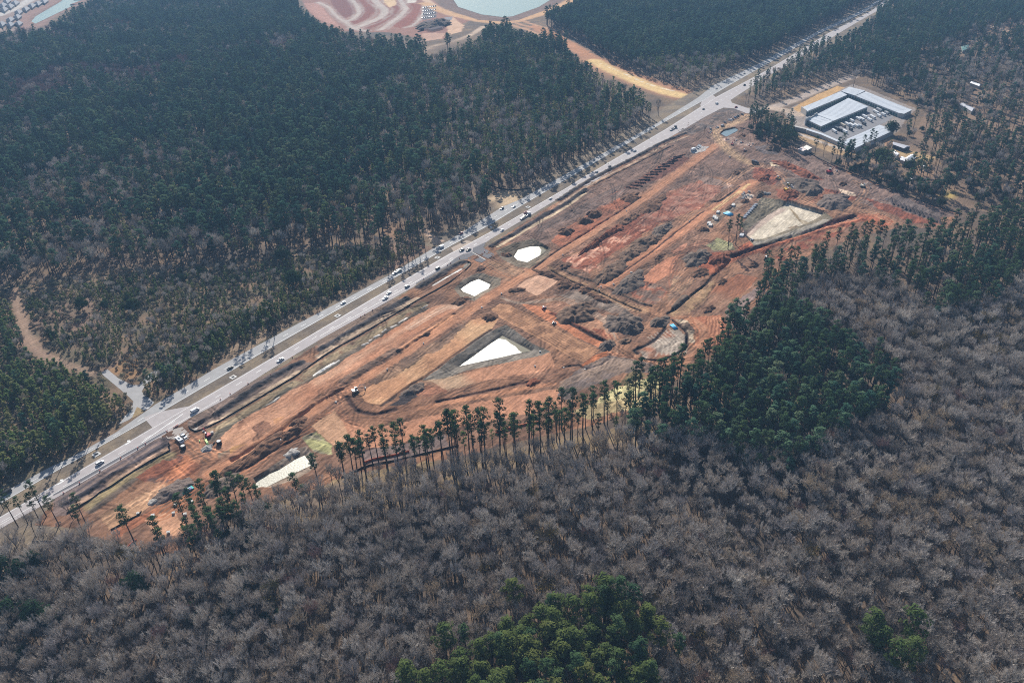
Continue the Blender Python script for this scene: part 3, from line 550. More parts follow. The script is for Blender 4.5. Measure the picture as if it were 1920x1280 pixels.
# upper right
stroke('q', [(1310, 180), (1100, 300), (850, 400), (690, 490), (690, 570), (760, 690), (900, 850), (1100, 1000), (1300, 1110), (1420, 1160)], 7, (206, 174, 132), ruts=3, warp=0.6); stroke('q', [(1310, 180), (1100, 300), (850, 400), (690, 490), (690, 570), (760, 690), (900, 850), (1100, 1000), (1300, 1110)], 11, (170, 140, 112), a=0.6)
OFFR = [(400, 320), (470, 340), (550, 390), (590, 450), (700, 525), (830, 580), (950, 588), (1080, 600), (1160, 640)]
stroke('e', OFFR, 8, (174, 132, 104), ruts=3, warp=0.6); stroke('e', [(930, 575), (960, 540), (1010, 485), (1010, 450), (960, 420)], 5, (180, 140, 112), ruts=2)
stroke('e', [(240, 430), (390, 330), (430, 320)], 8, (176, 138, 110), ruts=3); stroke('e', [(720, 530), (800, 480), (880, 470)], 3, (166, 100, 74), ruts=2)
for pp in ([(490, 300), (580, 300), (660, 340), (790, 410), (720, 410), (600, 360)], [(395, 340), (500, 350), (560, 410), (480, 440), (390, 400)], [(520, 460), (620, 470), (650, 520), (580, 530), (520, 500)], [(990, 500), (1100, 530), (1240, 580), (1420, 655), (1300, 650), (1100, 570)], [(700, 440), (860, 470), (980, 500), (930, 520), (800, 470)]):
    poly('e', pp, (146, 88, 68), warp=2.2, ro=1.0, alt=(124, 78, 64))
poly('e', [(870, 455), (960, 480), (970, 500), (900, 490)], (214, 190, 166), warp=1); poly('e', [(485, 310), (540, 315), (560, 330), (490, 330)], (210, 190, 160), warp=1)
poly('e', [(1120, 510), (1200, 490), (1300, 540), (1450, 600), (1430, 640), (1250, 580)], (104, 92, 88), warp=1.5, ro=1.3)
for q in range(12): stroke('e', [(1160+24*q, 515+10*q), (1175+24*q, 545+10*q)], 1.8, (70, 62, 64), h=1.1, ro=0.8, sm=False)
poly('q', [(800, 640), (1000, 600), (1260, 680), (1420, 720), (1380, 800), (1100, 760), (900, 720)], (150, 126, 114), warp=2, alt=(176, 150, 136), nscale=4, ro=0.7)
poly('q', [(1420, 800), (1700, 760), (1900, 860), (1880, 960), (1600, 940)], (112, 100, 98), warp=1.5, ro=1.0)

# ---- basins and ponds: (outer bank, water outline, depth, bank colour, shore)
PONDS = {}
def basin(name, outer, inner, depth, bank, floor=None, water=None):
    O = ccw(outer); I = ccw(inner); ix = box(O, 4)
    x = X[ix]+0.35*WX[ix]; y = Y[ix]+0.35*WY[ix]
    io = inpoly(x, y, O); ii = inpoly(x, y, I)
    do = pdist(x, y, O, True)[0]; di = pdist(x, y, I, True)[0]
    f = np.where(ii, 1.0, np.where(io, do/(do+di+1e-6), 0.0))
    Hh[ix] = np.where(io | ii, Hh[ix]*(1-f)-depth*f, Hh[ix])-np.where(ii & (water is not None), np.clip(di, 0, 2)*0.35, 0)
    m = (io | ii).astype(float)
    put(ix, m, bank, tuple(max(0, c_-16) for c_ in bank), np.clip((fbm(X[ix], Y[ix], 5, 3, 6)-0.4)*4, 0, 1))
    wet = (io & ~ii)*np.clip(1.6-di/1.1, 0, 1); Cc[ix] *= (1-.42*wet*(water is not None))[:, None]
    if floor is not None: put(ix, ii.astype(float), floor, tuple(max(0, c_-14) for c_ in floor), np.clip((fbm(X[ix], Y[ix], 9, 3, 2)-0.45)*4, 0, 1))
    Ro[ix] = np.where(m > 0, 0.12, Ro[ix]); Ro[ix] = np.where(ii, 0.02, Ro[ix])
    if water is not None: PONDS[name] = (I, -depth+0.03 if water > 0 else -depth)
D1 = 2.2
basin('triangle', G('b', [(1040, 530), (1190, 640), (1285, 680), (1240, 702), (800, 790), (690, 832), (560, 842), (640, 790), (940, 570)]), G('n5', [(250, 770), (575, 940), (330, 990), (0, 1060), ('n6', 1545, 755), ('n6', 1700, 650), ('n6', 1905, 500)], -D1), D1, (134, 126, 116), water=1)
basin('square', G('b', [(750, 330), (790, 285), (880, 240), (1012, 272), (1005, 310), (860, 398), (785, 385)]), G('b', [(785, 332), (840, 295), (885, 278), (952, 308), (945, 328), (862, 373), (800, 348)], -1.8), 1.8, (140, 128, 112), water=1)
basin('round', G('d', [(205, 805), (290, 765), (420, 735), (515, 790), (505, 832), (400, 902), (325, 892), (245, 852)]), G('d', [(308, 836), (330, 800), (400, 780), (465, 780), (497, 797), (455, 830), (382, 869), (328, 857)], -1.8), 1.8, (128, 116, 100), water=1)
basin('lower', G('n7', [(800, 1290), (1020, 1140), (1330, 950), (1400, 930), (1490, 1050), (1510, 1150), (1300, 1290), (1000, 1390), (820, 1380)]), G('f', [(1405, 500), (1440, 440), (1560, 388), (1650, 330), (1700, 308), (1740, 362), (1620, 418), (1480, 488), (1420, 512)], -1.5), 1.5, (158, 140, 124), water=1)
basin('silt', G('q', [(720, 545), (820, 460), (1040, 405), (1140, 440), (1120, 500), (910, 620), (840, 620)]), G('q', [(760, 540), (840, 482), (1040, 432), (1105, 450), (1095, 485), (900, 590), (860, 598)], -1.0), 1.0, (128, 104, 92), water=1)
basin('dry', G('e', [(330, 660), (400, 560), (440, 505), (545, 520), (590, 530), (800, 590), (840, 625), (680, 700), (400, 775), (370, 745)]), G('e', [(345, 722), (470, 610), (585, 540), (790, 602), (700, 648), (450, 738), (392, 742)], -2.6), 2.6, (134, 124, 106), floor=CREAM)
for q in range(6): stroke('e', [(600+8*q, 545+8*q), (640+6*q, 600+6*q), (690+6*q, 620+3*q)], 0.8, (150, 132, 104), a=0.8)
poly('e', [(585, 655), (640, 640), (650, 650), (610, 665)], (150, 132, 110), warp=1); poly('e', [(390, 748), (560, 700), (790, 618), (830, 630), (680, 690), (405, 770)], (150, 142, 130), warp=0.4)
stroke('e', [(340, 715), (470, 608), (560, 555)], 5, (176, 152, 140), a=0.7)
basin('lake', G('i', [(840, -90), (900, 60), (1060, 112), (1200, 122), (1290, 112), (1430, 60), (1530, -20), (1560, -90)]), G('i', [(870, -80), (950, 40), (1080, 82), (1200, 97), (1255, 92), (1400, 40), (1490, -15), (1510, -80)], -1.5), 1.5, (124, 100, 90), water=1)
basin('canal', G('w', [(1240, -60), (1050, 30), (560, 280), (480, 420), (620, 480), (1540, 40), (1560, -60)]), G('w', [(1180, -50), (1050, 60), (640, 300), (565, 390), (640, 430), (1470, 30), (1500, -50)], -1.5), 1.5, (148, 116, 102), water=1)

# wheel tracks of the machines, everywhere on the soft soil
rt = np.random.RandomState(11); a_, b_q = SITE.min(0), SITE.max(0); nt_ = 0
SHR = SITE.mean(0)+(SITE-SITE.mean(0))*0.97
while nt_ < 1300:
    c_ = rt.uniform(a_, b_q)
    if not inpoly(c_[:1], c_[1:], SHR)[0]: continue
    an = ROAD_ANG+rt.choice([0, 0, 0, math.pi/2])+rt.normal()*.22; L_ = rt.uniform(14, 60); cv = rt.normal()*.012; P = [c_]
    for i in range(8): an += cv*L_/8; P.append(P[-1]+np.array([math.cos(an), math.sin(an)])*L_/8)
    P = np.array(P); ix = box(P, 4); dk = rt.rand() < .6
    if len(ix) == 0: nt_ += 1; continue
    d, sg, al = pdist(X[ix]+.25*WX[ix], Y[ix]+.25*WY[ix], P); e_ = np.abs(d*sg); m = np.clip(1.5-np.abs(e_-1.0)/.46, 0, 1)*(Ro[ix] > .015)*np.clip(Ro[ix]*7+.05, 0, 1)*rt.uniform(.3, .9)*inpoly(X[ix], Y[ix], SITE)
    m *= np.clip((vnoise(X[ix], Y[ix], 7, nt_ % 8)-.25)*3, 0, 1)
    Cc[ix] *= (1-m*.55)[:, None] if dk else (1+m*.40)[:, None]; Hh[ix] -= m*.2; nt_ += 1
for c_, pts in (('p', HAUL), ('p', ROW2), ('e', OFFR)):
    for q in (-4.5, -2.6, 2.8, 4.8):
        P0 = smooth(G(c_, pts)); t_ = np.gradient(P0, axis=0); t_ /= np.linalg.norm(t_, axis=1)[:, None]+1e-9; stroke('p', P0+np.stack([-t_[:, 1], t_[:, 0]], 1)*q, .9, (104, 74, 58) if q in (-4.5, 2.8) else (176, 132, 104), a=.55, warp=1.2, sm=False, lump=.15)
# darker damp patches and torn-up dark clods between the graded pads
inS = inpoly(X, Y, SITE); dp = np.clip((fbm(X, Y, 26, 4, 7)-.52)*7, 0, 1)*inS*(Ro > .1); Cc *= (1-.22*dp)[:, None]
u_ = X*ROAD_DIR[0]+Y*ROAD_DIR[1]; v_ = -X*ROAD_DIR[1]+Y*ROAD_DIR[0]
cl = np.clip((fbm(u_/2.6, v_, 3.0, 3, 2)-.58)*9, 0, 1)*inS*(Ro > .1); Cc *= (1-.28*cl)[:, None]; Hh += .22*cl
lt = np.clip((fbm(u_/3.2, v_, 4.5, 3, 5)-.62)*9, 0, 1)*inS*(Ro > .03); Cc *= (1+.22*lt)[:, None]
# slightly richer soil colour
g_ = Cc.mean(1, keepdims=True); Cc[inS] = ((g_+(Cc-g_)*1.02)*np.array([1.06, 1.04, 1.02]))[inS].clip(0.01, .85)

# fine colour variation + roughness relief of worked soil
site_in = inpoly(X, Y, SITE)
u_ = X*ROAD_DIR[0]+Y*ROAD_DIR[1]; v_ = -X*ROAD_DIR[1]+Y*ROAD_DIR[0]
streak = fbm(u_/5.0, v_, 1.4, 3, 1)
k = 1+np.where(site_in, 0.5, 0.1)*(streak-0.5)*2*np.clip(0.5+Ro*1.0, 0, 1)+0.5*(N_sml-0.5)+0.3*(N_mid-0.5)
Cc *= np.clip(k, 0.5, 1.6)[:, None]
Hh += np.where(lev[np.clip(((X-gx0)/C0).astype(int), 0, gnx-1), np.clip(((Y-gy0)/C0).astype(int), 0, gny-1)] == 3, np.minimum(Ro, .8)*(0.75*(fbm(u_/2.2, v_, 3.0, 3, 0)-0.5)+0.22*(vnoise(X, Y, 0.9, 4)-0.5)), 0)
Hh = np.where(np.isin(lev[np.clip(((X-gx0)/C0).astype(int), 0, gnx-1), np.clip(((Y-gy0)/C0).astype(int), 0, gny-1)], (0,)), 0.0, Hh)

gm = bpy.data.meshes.new('ground')
gm.vertices.add(NV); gm.vertices.foreach_set('co', np.stack([X, Y, Hh], 1).astype(np.float32).ravel())
gm.loops.add(FQ.size); gm.loops.foreach_set('vertex_index', FQ.ravel().astype(np.int32))
gm.polygons.add(len(FQ)); gm.polygons.foreach_set('loop_start', np.arange(0, FQ.size, 4, dtype=np.int32)); gm.polygons.foreach_set('use_smooth', np.ones(len(FQ), bool))
gm.update(calc_edges=True)
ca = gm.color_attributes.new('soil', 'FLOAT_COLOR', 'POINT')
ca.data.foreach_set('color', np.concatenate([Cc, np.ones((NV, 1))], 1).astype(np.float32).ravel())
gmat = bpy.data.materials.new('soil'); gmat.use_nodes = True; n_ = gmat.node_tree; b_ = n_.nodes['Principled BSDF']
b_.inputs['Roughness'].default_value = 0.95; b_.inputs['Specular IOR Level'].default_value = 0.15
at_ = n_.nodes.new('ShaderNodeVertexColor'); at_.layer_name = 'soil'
tc_ = n_.nodes.new('ShaderNodeTexCoord'); nz_ = n_.nodes.new('ShaderNodeTexNoise'); nz_.inputs['Scale'].default_value = 0.9; nz_.inputs['Detail'].default_value = 6; nz_.inputs['Roughness'].default_value = 0.7
n_.links.new(tc_.outputs['Object'], nz_.inputs['Vector'])
mr_ = n_.nodes.new('ShaderNodeMapRange'); mr_.inputs['From Min'].default_value = 0.3; mr_.inputs['From Max'].default_value = 0.7; mr_.inputs['To Min'].default_value = 0.68; mr_.inputs['To Max'].default_value = 1.3
n_.links.new(nz_.outputs['Fac'], mr_.inputs['Value'])
mx_ = n_.nodes.new('ShaderNodeMix'); mx_.data_type = 'RGBA'; mx_.blend_type = 'MULTIPLY'; mx_.inputs[0].default_value = 1.0
mp_ = n_.nodes.new('ShaderNodeMapping'); mp_.vector_type = 'TEXTURE'; mp_.inputs['Rotation'].default_value = (0, 0, ROAD_ANG); mp_.inputs['Scale'].default_value = (11.0, 0.75, 1.0)
n_.links.new(tc_.outputs['Object'], mp_.inputs['Vector']); ns_ = n_.nodes.new('ShaderNodeTexNoise'); ns_.inputs['Scale'].default_value = 1.0; ns_.inputs['Detail'].default_value = 3; n_.links.new(mp_.outputs[0], ns_.inputs['Vector'])
m2_ = n_.nodes.new('ShaderNodeMapRange'); m2_.inputs['From Min'].default_value = 0.3; m2_.inputs['From Max'].default_value = 0.7; m2_.inputs['To Min'].default_value = 0.8; m2_.inputs['To Max'].default_value = 1.2; n_.links.new(ns_.outputs['Fac'], m2_.inputs['Value'])
mm_ = n_.nodes.new('ShaderNodeMath'); mm_.operation = 'MULTIPLY'; n_.links.new(mr_.outputs[0], mm_.inputs[0]); n_.links.new(m2_.outputs[0], mm_.inputs[1])
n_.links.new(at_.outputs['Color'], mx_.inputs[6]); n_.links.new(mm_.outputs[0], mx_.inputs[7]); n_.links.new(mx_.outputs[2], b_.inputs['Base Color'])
bp_ = n_.nodes.new('ShaderNodeBump'); bp_.inputs['Distance'].default_value = 0.12; bp_.inputs['Strength'].default_value = 0.7
n_.links.new(nz_.outputs['Fac'], bp_.inputs['Height']); n_.links.new(bp_.outputs[0], b_.inputs['Normal'])
gm.materials.append(gmat)
tag(link(bpy.data.objects.new('ground', gm)), kind='structure')
# coarse height lookup for placing things
def gz(x, y):
    d = (X-x)**2+(Y-y)**2; return float(Hh[np.argmin(d)])

# ---- water
def water_mat(name, col, rough, bump, ior=1.33, sp=.5):
    m = bpy.data.materials.new(name); m.use_nodes = True; n = m.node_tree; b = n.nodes['Principled BSDF']
    b.inputs['Base Color'].default_value = (*col, 1); b.inputs['Roughness'].default_value = rough; b.inputs['IOR'].default_value = ior; b.inputs['Specular IOR Level'].default_value = sp
    tc = n.nodes.new('ShaderNodeTexCoord'); nz = n.nodes.new('ShaderNodeTexNoise'); nz.inputs['Scale'].default_value = 1.2; nz.inputs['Detail'].default_value = 3
    n.links.new(tc.outputs['Object'], nz.inputs['Vector']); bp = n.nodes.new('ShaderNodeBump'); bp.inputs['Distance'].default_value = bump
    n.links.new(nz.outputs['Fac'], bp.inputs['Height']); n.links.new(bp.outputs[0], b.inputs['Normal']); return m
WM = {'pond': water_mat('muddy_water', (0.22, 0.2, 0.13), 0.46, 0.09, 1.45, .75), 'lake': water_mat('lake_water', (0.20, 0.30, 0.29), 0.2, 0.02, 1.33, .12), 'silt': water_mat('blue_grey_water', (0.16, 0.22, 0.24), 0.2, 0.03)}
CALM = water_mat('calm_muddy_water', (0.20, 0.18, 0.12), 0.12, 0.01)
CUT = {'triangle': (G('n5', [(205, 800), (290, 815), (345, 860), (400, 890), (430, 930), (470, 957), (330, 990), (0, 1060), ('n6', 1545, 755), ('n6', 1700, 650), ('n6', 1905, 500)], -2.17), G('n5', [(250, 770), (575, 940), (470, 957), (430, 930), (400, 890), (345, 860), (290, 815), (205, 800)], -2.17)),
       'round': (G('d', [(308, 836), (330, 800), (400, 780), (448, 780), (462, 800), (455, 830), (382, 869), (328, 857)], -1.77), G('d', [(448, 780), (465, 780), (497, 797), (455, 830), (462, 800)], -1.77))}
for nm, (I, z_) in PONDS.items():
    if nm in CUT:
        mb = MB(); mb.face([(p_[0], p_[1], z_) for p_ in ccw(CUT[nm][0])], 0); mb.face([(p_[0], p_[1], z_) for p_ in ccw(CUT[nm][1])], 1)
        tag(link(bpy.data.objects.new('pond', mb.mesh('water', [WM['pond'], CALM]))), kind='structure'); continue
    mb = MB(); mb.face([(p_[0], p_[1], z_) for p_ in I])
    me = mb.mesh('water', WM['lake' if nm in ('lake', 'canal') else 'silt' if nm == 'silt' else 'pond'])
    o = link(bpy.data.objects.new('lake' if nm == 'lake' else 'water' if nm == 'canal' else 'pond', me)); tag(o, kind='structure')
# ------------------------------------------------------------------ roads
def asphalt(name, c, sc=0.25):
    m = mat(name, tuple(lin(c)*GAIN), 0.85, noise=0.12, scale=sc, spec=0.3); return m
MA = asphalt('old_asphalt', (178, 170, 168)); MAD = asphalt('new_asphalt', (104, 102, 106)); MAG = asphalt('worn_asphalt', (166, 164, 163)); MW = mat('road_paint', (0.75, 0.75, 0.72), 0.6)
MC = mat('concrete', (0.5, 0.48, 0.45), 0.85, noise=0.15, scale=1.5)
from mathutils.geometry import tessellate_polygon
def sheet(name, P, z, m, kind='structure', th=0.0):
    P = ccw(P); mb = MB()
    tri = tessellate_polygon([[Vector((p[0], p[1], 0)) for p in P]])
    for t in tri:
        a, b, c = [P[i] for i in t]
        if (b[0]-a[0])*(c[1]-a[1])-(b[1]-a[1])*(c[0]-a[0]) < 0: b, c = c, b
        mb.face([(a[0], a[1], z), (b[0], b[1], z), (c[0], c[1], z)])
    o = mb.build(name, m); tag(o, kind=kind); return o
near_up = [('p', -60, 1004), ('p', 0, 968.6), ('p', 142, 885.5), ('p', 300, 793), ('p', 460, 700), ('p', 560, 641), ('p', 733, 539), ('p', 840, 477), ('u', 0, 900), ('u', 780, 450), ('u', 1560, 0), ('h', 260, 1000), ('h', 740, 720), ('h', 1010, 547), ('h', 1300, 395), ('h', 1500, 275), ('h', 1640, 190), ('h', 1780, 118), ('h', 1890, 60), ('h', 1990, -20), ('h', 2060, -90)]
near_lo = [('p', -60, 1027), ('p', 16.4, 981.7), ('p', 100, 936), ('p', 312, 812), ('p', 357, 783), ('p', 416, 752), ('p', 496, 700), ('p', 600, 636.6), ('p', 780, 535.3), ('p', 860.6, 487.5), ('p', 912, 454), ('u', 0, 1050), ('u', 853, 541), ('u', 1760, 0), ('h', 300, 1035), ('h', 840, 722), ('h', 960, 652), ('h', 1060, 600), ('h', 1100, 560), ('h', 1300, 430), ('h', 1500, 320), ('h', 1700, 190), ('h', 1800, 130), ('h', 1920, 62), ('h', 2020, -15), ('h', 2090, -85)]
far_up = [('p', -60, 963), ('p', 25.2, 912.8), ('p', 85, 880), ('p', 127.6, 860), ('p', 215, 812), ('p', 292, 757.5), ('p', 349, 724), ('p', 400, 692.5), ('p', 520, 627.5), ('p', 560, 606), ('p', 640, 564.4), ('p', 727.7, 517), ('p', 807, 468.7), ('p', 840, 452), ('p', 943, 387.5), ('p', 975, 374.4), ('h', 690, 688), ('h', 920, 545), ('h', 1000, 480), ('h', 1270, 350), ('h', 1440, 255), ('h', 1600, 170), ('h', 1760, 95), ('h', 1860, 45), ('h', 1960, -25), ('h', 2030, -90)]
far_lo = [('p', -60, 982), ('p', 0, 944.5), ('p', 105, 883.3), ('p', 300, 774), ('p', 492.5, 661), ('p', 560, 622.5), ('p', 733, 524.7), ('p', 849, 459), ('u', 0, 760), ('u', 680, 345), ('h', 700, 700), ('h', 950, 562), ('h', 1180, 428), ('h', 1400, 305), ('h', 1590, 190), ('h', 1740, 122), ('h', 1862, 62), ('h', 1965, -18), ('h', 2037, -88)]
NU, NL, FU, FL = [G('p', q) for q in (near_up, near_lo, far_up, far_lo)]
sheet('highway', np.vstack([NU, NL[::-1]]), 0.06, MA); sheet('highway', np.vstack([FU, FL[::-1]]), 0.06, MAG)
sheet('road', G('a', [(820, 1070), (870, 1130), (1000, 1040), (1060, 985), (930, 1010), (880, 1020), (800, 1050)]), 0.068, MA); sheet('road', G('x', [(700, 480), (860, 400), (1000, 330), (1150, 355), (1020, 420), (880, 500), (760, 560)]), 0.068, asphalt('sandy_asphalt', (176, 158, 142)))
sheet('road', G('h', [(940, 568), (1000, 530), (1040, 560), (980, 610), (930, 590)]), 0.068, MA)
sheet('road', G('h', [(1040, 612), (1060, 590), (1095, 552), (1110, 575), (1200, 606), (1260, 604), (1240, 632), (1190, 634), (1120, 606), (1062, 602)]), 0.064, MA)
sheet('driveway', G('a', [(560, 800), (600, 780), (660, 830), (740, 868), (775, 868), (840, 800), (915, 768), (915, 790), (810, 870), (790, 905), (860, 965), (830, 1000), (760, 1030), (720, 1062), (660, 1090), (725, 1010), (745, 960), (715, 930)]), 0.052, MAG)
sheet('grass_island', G('a', [(735, 1055), (765, 990), (805, 1010), (800, 1022)]), 0.09, mat('dry_grass', tuple(lin((150, 128, 92))*GAIN), 0.95, noise=0.3, scale=0.6))
WID1 = [('n8', 0, 770), ('n8', 290, 625), ('n8', 640, 420), ('n8', 1000, 215), ('n8', 1160, 120), ('n8', 1270, 60)]
WID0 = [('n8', 0, 748), ('n8', 300, 580), ('n8', 640, 385), ('n8', 1000, 180), ('n8', 1280, 20)]
sheet('new_lane', np.vstack([G('p', WID0), G('p', WID1)[::-1]]), 0.066, MAD)
sheet('new_lane', np.vstack([G('x', [(0, 1180), (300, 1010), (600, 840), (780, 690), (960, 590)]), G('x', [(960, 700), (860, 722), (700, 830), (400, 1010), (0, 1240)])]), 0.066, MAD)
sheet('entrance', G('x', [(960, 600), (1110, 570), (1390, 720), (1320, 770), (1260, 760), (1100, 700), (950, 705), (880, 712)]), 0.07, MAD)
sheet('entrance', G('x', [(1130, 560), (1140, 480), (1400, 360), (1345, 470), (1570, 610), (1440, 692), (1280, 620)]), 0.07, MAD)
sheet('entrance', G('n8', [(1160, 120), (1290, 40), (1440, 0), (1540, 100), (1480, 150), (1380, 140), (1250, 130)]), 0.058, asphalt('gravel', (168, 158, 150), 1.5))
for pts in ([(1110, 568), (1120, 560), (1395, 715), (1385, 727)],): mbk = MB(); mbk.prism(ccw(G('x', pts)), 0.0, 0.2); tag(mbk.build('kerb', MC), kind='structure')
# painted lines: one mesh of marks for each carriageway
mk = MB()
def dashes(P, wd, on, off, z, skip=0.0):
    P = smooth(P, 3); d = 0.0; acc = []
    L = np.concatenate([[0], np.cumsum(np.linalg.norm(np.diff(P, axis=0), axis=1))]); s_ = skip
    while s_ < L[-1]:
        e_ = min(s_+on, L[-1]); a = np.array([np.interp(s_, L, P[:, 0]), np.interp(s_, L, P[:, 1])]); b = np.array([np.interp(e_, L, P[:, 0]), np.interp(e_, L, P[:, 1])])
        t_ = (b-a)/max(np.linalg.norm(b-a), 1e-6); n__ = np.array([-t_[1], t_[0]])*wd/2
        mk.face([(*(a-n__), z), (*(b-n__), z), (*(b+n__), z), (*(a+n__), z)]); s_ += on+off
def between(A, B, f, n=160):
    def rs(P):
        L = np.concatenate([[0], np.cumsum(np.linalg.norm(np.diff(P, axis=0), axis=1))]); t_ = np.linspace(0, L[-1], n); return np.stack([np.interp(t_, L, P[:, 0]), np.interp(t_, L, P[:, 1])], 1)
    a = smooth(A, 1); b = rs(B); out = []
    for p in rs(A):
        j = np.argmin(((b-p)**2).sum(1)); out.append(p*(1-f)+b[j]*f)
    return np.array(out)
dashes(between(NU, NL, 0.5), 0.22, 3.5, 9, 0.075); dashes(between(FU, FL, 0.52), 0.22, 3.5, 9, 0.075)
for f_, A, B in ((0.07, NU, NL), (0.93, FU, FL)): dashes(between(A, B, f_), 0.2, 6, 0.02, 0.075)
dashes(G('p', [(0, 984), (100, 926), (312, 806), (416, 746)]), 0.2, 8, 0.02, 0.075); dashes(G('a', [(790, 1190), (1020, 1030)]), 0.35, 8, 0.02, 0.078); dashes(G('a', [(690, 1045), (830, 995)]), 0.3, 8, 0.02, 0.078); dashes(G('p', [(600, 630), (780, 528), (850, 486)]), 0.2, 8, 0.02, 0.075)
tag(mk.build('lane_markings', MW), kind='structure')
def arrow(c, pt):
    p = G(c, [pt])[0]; a = math.atan2(ROAD_DIR[1], ROAD_DIR[0]); ca, sa = math.cos(a), math.sin(a); m_ = MB()
    def T(q): return (p[0]+q[0]*ca-q[1]*sa, p[1]+q[0]*sa+q[1]*ca, 0.08)
    m_.face([T(q) for q in ((-1.8, -.2), (0.9, -.2), (0.9, .25), (-1.8, .25))]); m_.face([T(q) for q in ((0.35, .25), (0.9, .25), (0.9, 1.2), (0.35, 1.2))]); m_.face([T(q) for q in ((-0.3, 1.2), (1.5, 1.2), (0.6, 2.2))])
    tag(m_.build('turn_arrow', MW), kind='structure')
arrow('f', (345, 458)); arrow('f', (720, 238)); arrow('u', (20, 820))

# ------------------------------------------------------------------ spoil piles, berms and other heaps
def heap_mesh(name, a, b, h, seed, m, rough=0.35):
    n, nn = int(np.clip(min(a, b)/.28, 14, 44)), int(np.clip((a+b)*math.pi/.7, 36, 130)); k = seed % 7
    t = 2*math.pi*np.arange(nn)/nn; ct, st = np.cos(t), np.sin(t); ox, oy = seed*13.7, seed*7.3
    edge = .50+.95*fbm(ct*3.2+ox, st*3.2+oy, 1.5, 3, k)
    rr = (np.arange(1, n+1)/n)[:, None]; x = a*rr*edge*ct; y = b*rr*edge*st
    prof = np.clip(1-rr**2.0, 0, 1)**.8; s_ = max(2.4, min(a, b)*.6)
    lump = np.clip(fbm(x+ox, y+oy, s_, 3, k)*2.3-.35, .12, 1.5); rid = 1-np.abs(2*fbm(x*.8+ox, y*.8-oy, 4.2, 2, k+2)-1)*1.6
    z = h*prof*(.35+.85*lump)+np.minimum(1, 2.5*(1-rr))*(.75*min(1, h/2)*(rid-.6)+.55*(fbm(x+ox, y+oy, 1.7, 2, k+1)-.5))-.35*rr**3
    z = np.maximum(z, -.3); v = [(0, 0, float(z[0].mean()))]+list(zip(x.ravel().tolist(), y.ravel().tolist(), z.ravel().tolist())); f = []
    for j in range(nn): f.append((0, 1+j, 1+(j+1) % nn))
    for i in range(1, n):
        o0 = 1+(i-1)*nn; o1 = o0+nn
        for j in range(nn): f.append((o0+j, o1+j, o1+(j+1) % nn, o0+(j+1) % nn))
    me = bpy.data.meshes.new(name); me.from_pydata(v, [], f); me.materials.append(m); me.polygons.foreach_set('use_smooth', [True]*len(f)); me.update(); return me
def soil(name, c1_, c2_, sc=0.35):
    m = mat(name, tuple(lin(c1_)*GAIN), 0.95, spec=0.1, bump=0.25, noise=0.0, scale=1.2); n = m.node_tree
    nz = n.nodes.new('ShaderNodeTexNoise'); nz.inputs['Scale'].default_value = sc; nz.inputs['Detail'].default_value = 8; nz.inputs['Roughness'].default_value = 0.7; tc = n.nodes.new('ShaderNodeTexCoord'); n.links.new(tc.outputs['Object'], nz.inputs['Vector'])
    cr = n.nodes.new('ShaderNodeValToRGB'); cr.color_ramp.elements[0].position = 0.38; cr.color_ramp.elements[1].position = 0.66; cr.color_ramp.elements[0].color = (*(lin(c1_)*GAIN), 1); cr.color_ramp.elements[1].color = (*(lin(c2_)*GAIN), 1)
    n.links.new(nz.outputs['Fac'], cr.inputs[0]); n.links.new(cr.outputs[0], n.nodes['Principled BSDF'].inputs['Base Color']); return m
SO = {'grey': soil('grey_brown_spoil', (86, 72, 62), (142, 114, 94), .3), 'dark': soil('dark_topsoil', (86, 66, 54), (142, 106, 84), .3), 'red': soil('red_clay', (108, 64, 48), (150, 96, 72), .35), 'slate': soil('slate_grey_spoil', (84, 75, 70), (138, 120, 106), .3), 'rubble': soil('pale_rubble', (130, 124, 120), (206, 200, 192), 1.2), 'wood': soil('brush', (96, 84, 78), (140, 124, 114), 1.4)}
def heap(c, ctr, L, W, h, col, label, ang=None, seed=None, name='soil_pile', cat='soil pile', group='spoil piles on the construction site', rough=0.4):
    p = G(c, [ctr])[0]; heap.n += 1; seed = seed or heap.n
    o = link(bpy.data.objects.new(name, heap_mesh(name, L/2*1.0, W/2*.9, h*.72, seed, SO[col], rough)))
    o.location = (p[0], p[1], gz(p[0], p[1])); 
    if ang is None: a = ROAD_ANG
    elif isinstance(ang, tuple):
        q = G(c, [ang[0], ang[1]]); a = math.atan2(q[1][1]-q[0][1], q[1][0]-q[0][0])
    else: a = ang
    o.rotation_euler = (0, 0, a); tag(o, label, cat, group); return o
heap.n = 0
heap('n3', (1085, 240), 21, 15, 2.2, 'dark', 'brown soil pile with a flat top just below the purple ploughed strip')
heap('n3', (1320, 330), 42, 17, 2.4, 'dark', 'long dark brown soil pile right of the haul road, largest in its row')
heap('n3', (680, 432), 14, 12, 3.2, 'dark', 'dark cone of soil in the orange strip, upper of the pair that stand close together')
heap('n3', (575, 503), 14, 12, 3.0, 'dark', 'dark cone of soil in the orange strip, lower of the pair that stand close together')
heap('n3', (365, 620), 13, 12, 3.0, 'dark', 'dark cone of soil standing alone on the orange strip right of the round pond')
heap('n3', (1085, 480), 30, 9, 2.0, 'dark', 'long brown windrow of soil below the side track off the haul road')
heap('n3', (930, 592), 22, 9, 2.0, 'red', 'reddish windrow of soil at the top end of the long shaded berm')
heap('n3', (745, 715), 52, 6, 2.4, 'red', 'long straight reddish berm with one dark shaded face in the mottled red field', rough=0.2)
heap('n3', (1430, 615), 32, 11, 2.4, 'slate', 'grey soil windrow at the upper end of the dark row by the orange lane')
heap('n3', (1245, 745), 34, 16, 2.6, 'grey', 'broad dark clod pile in the middle of the dark row beside the orange lane')
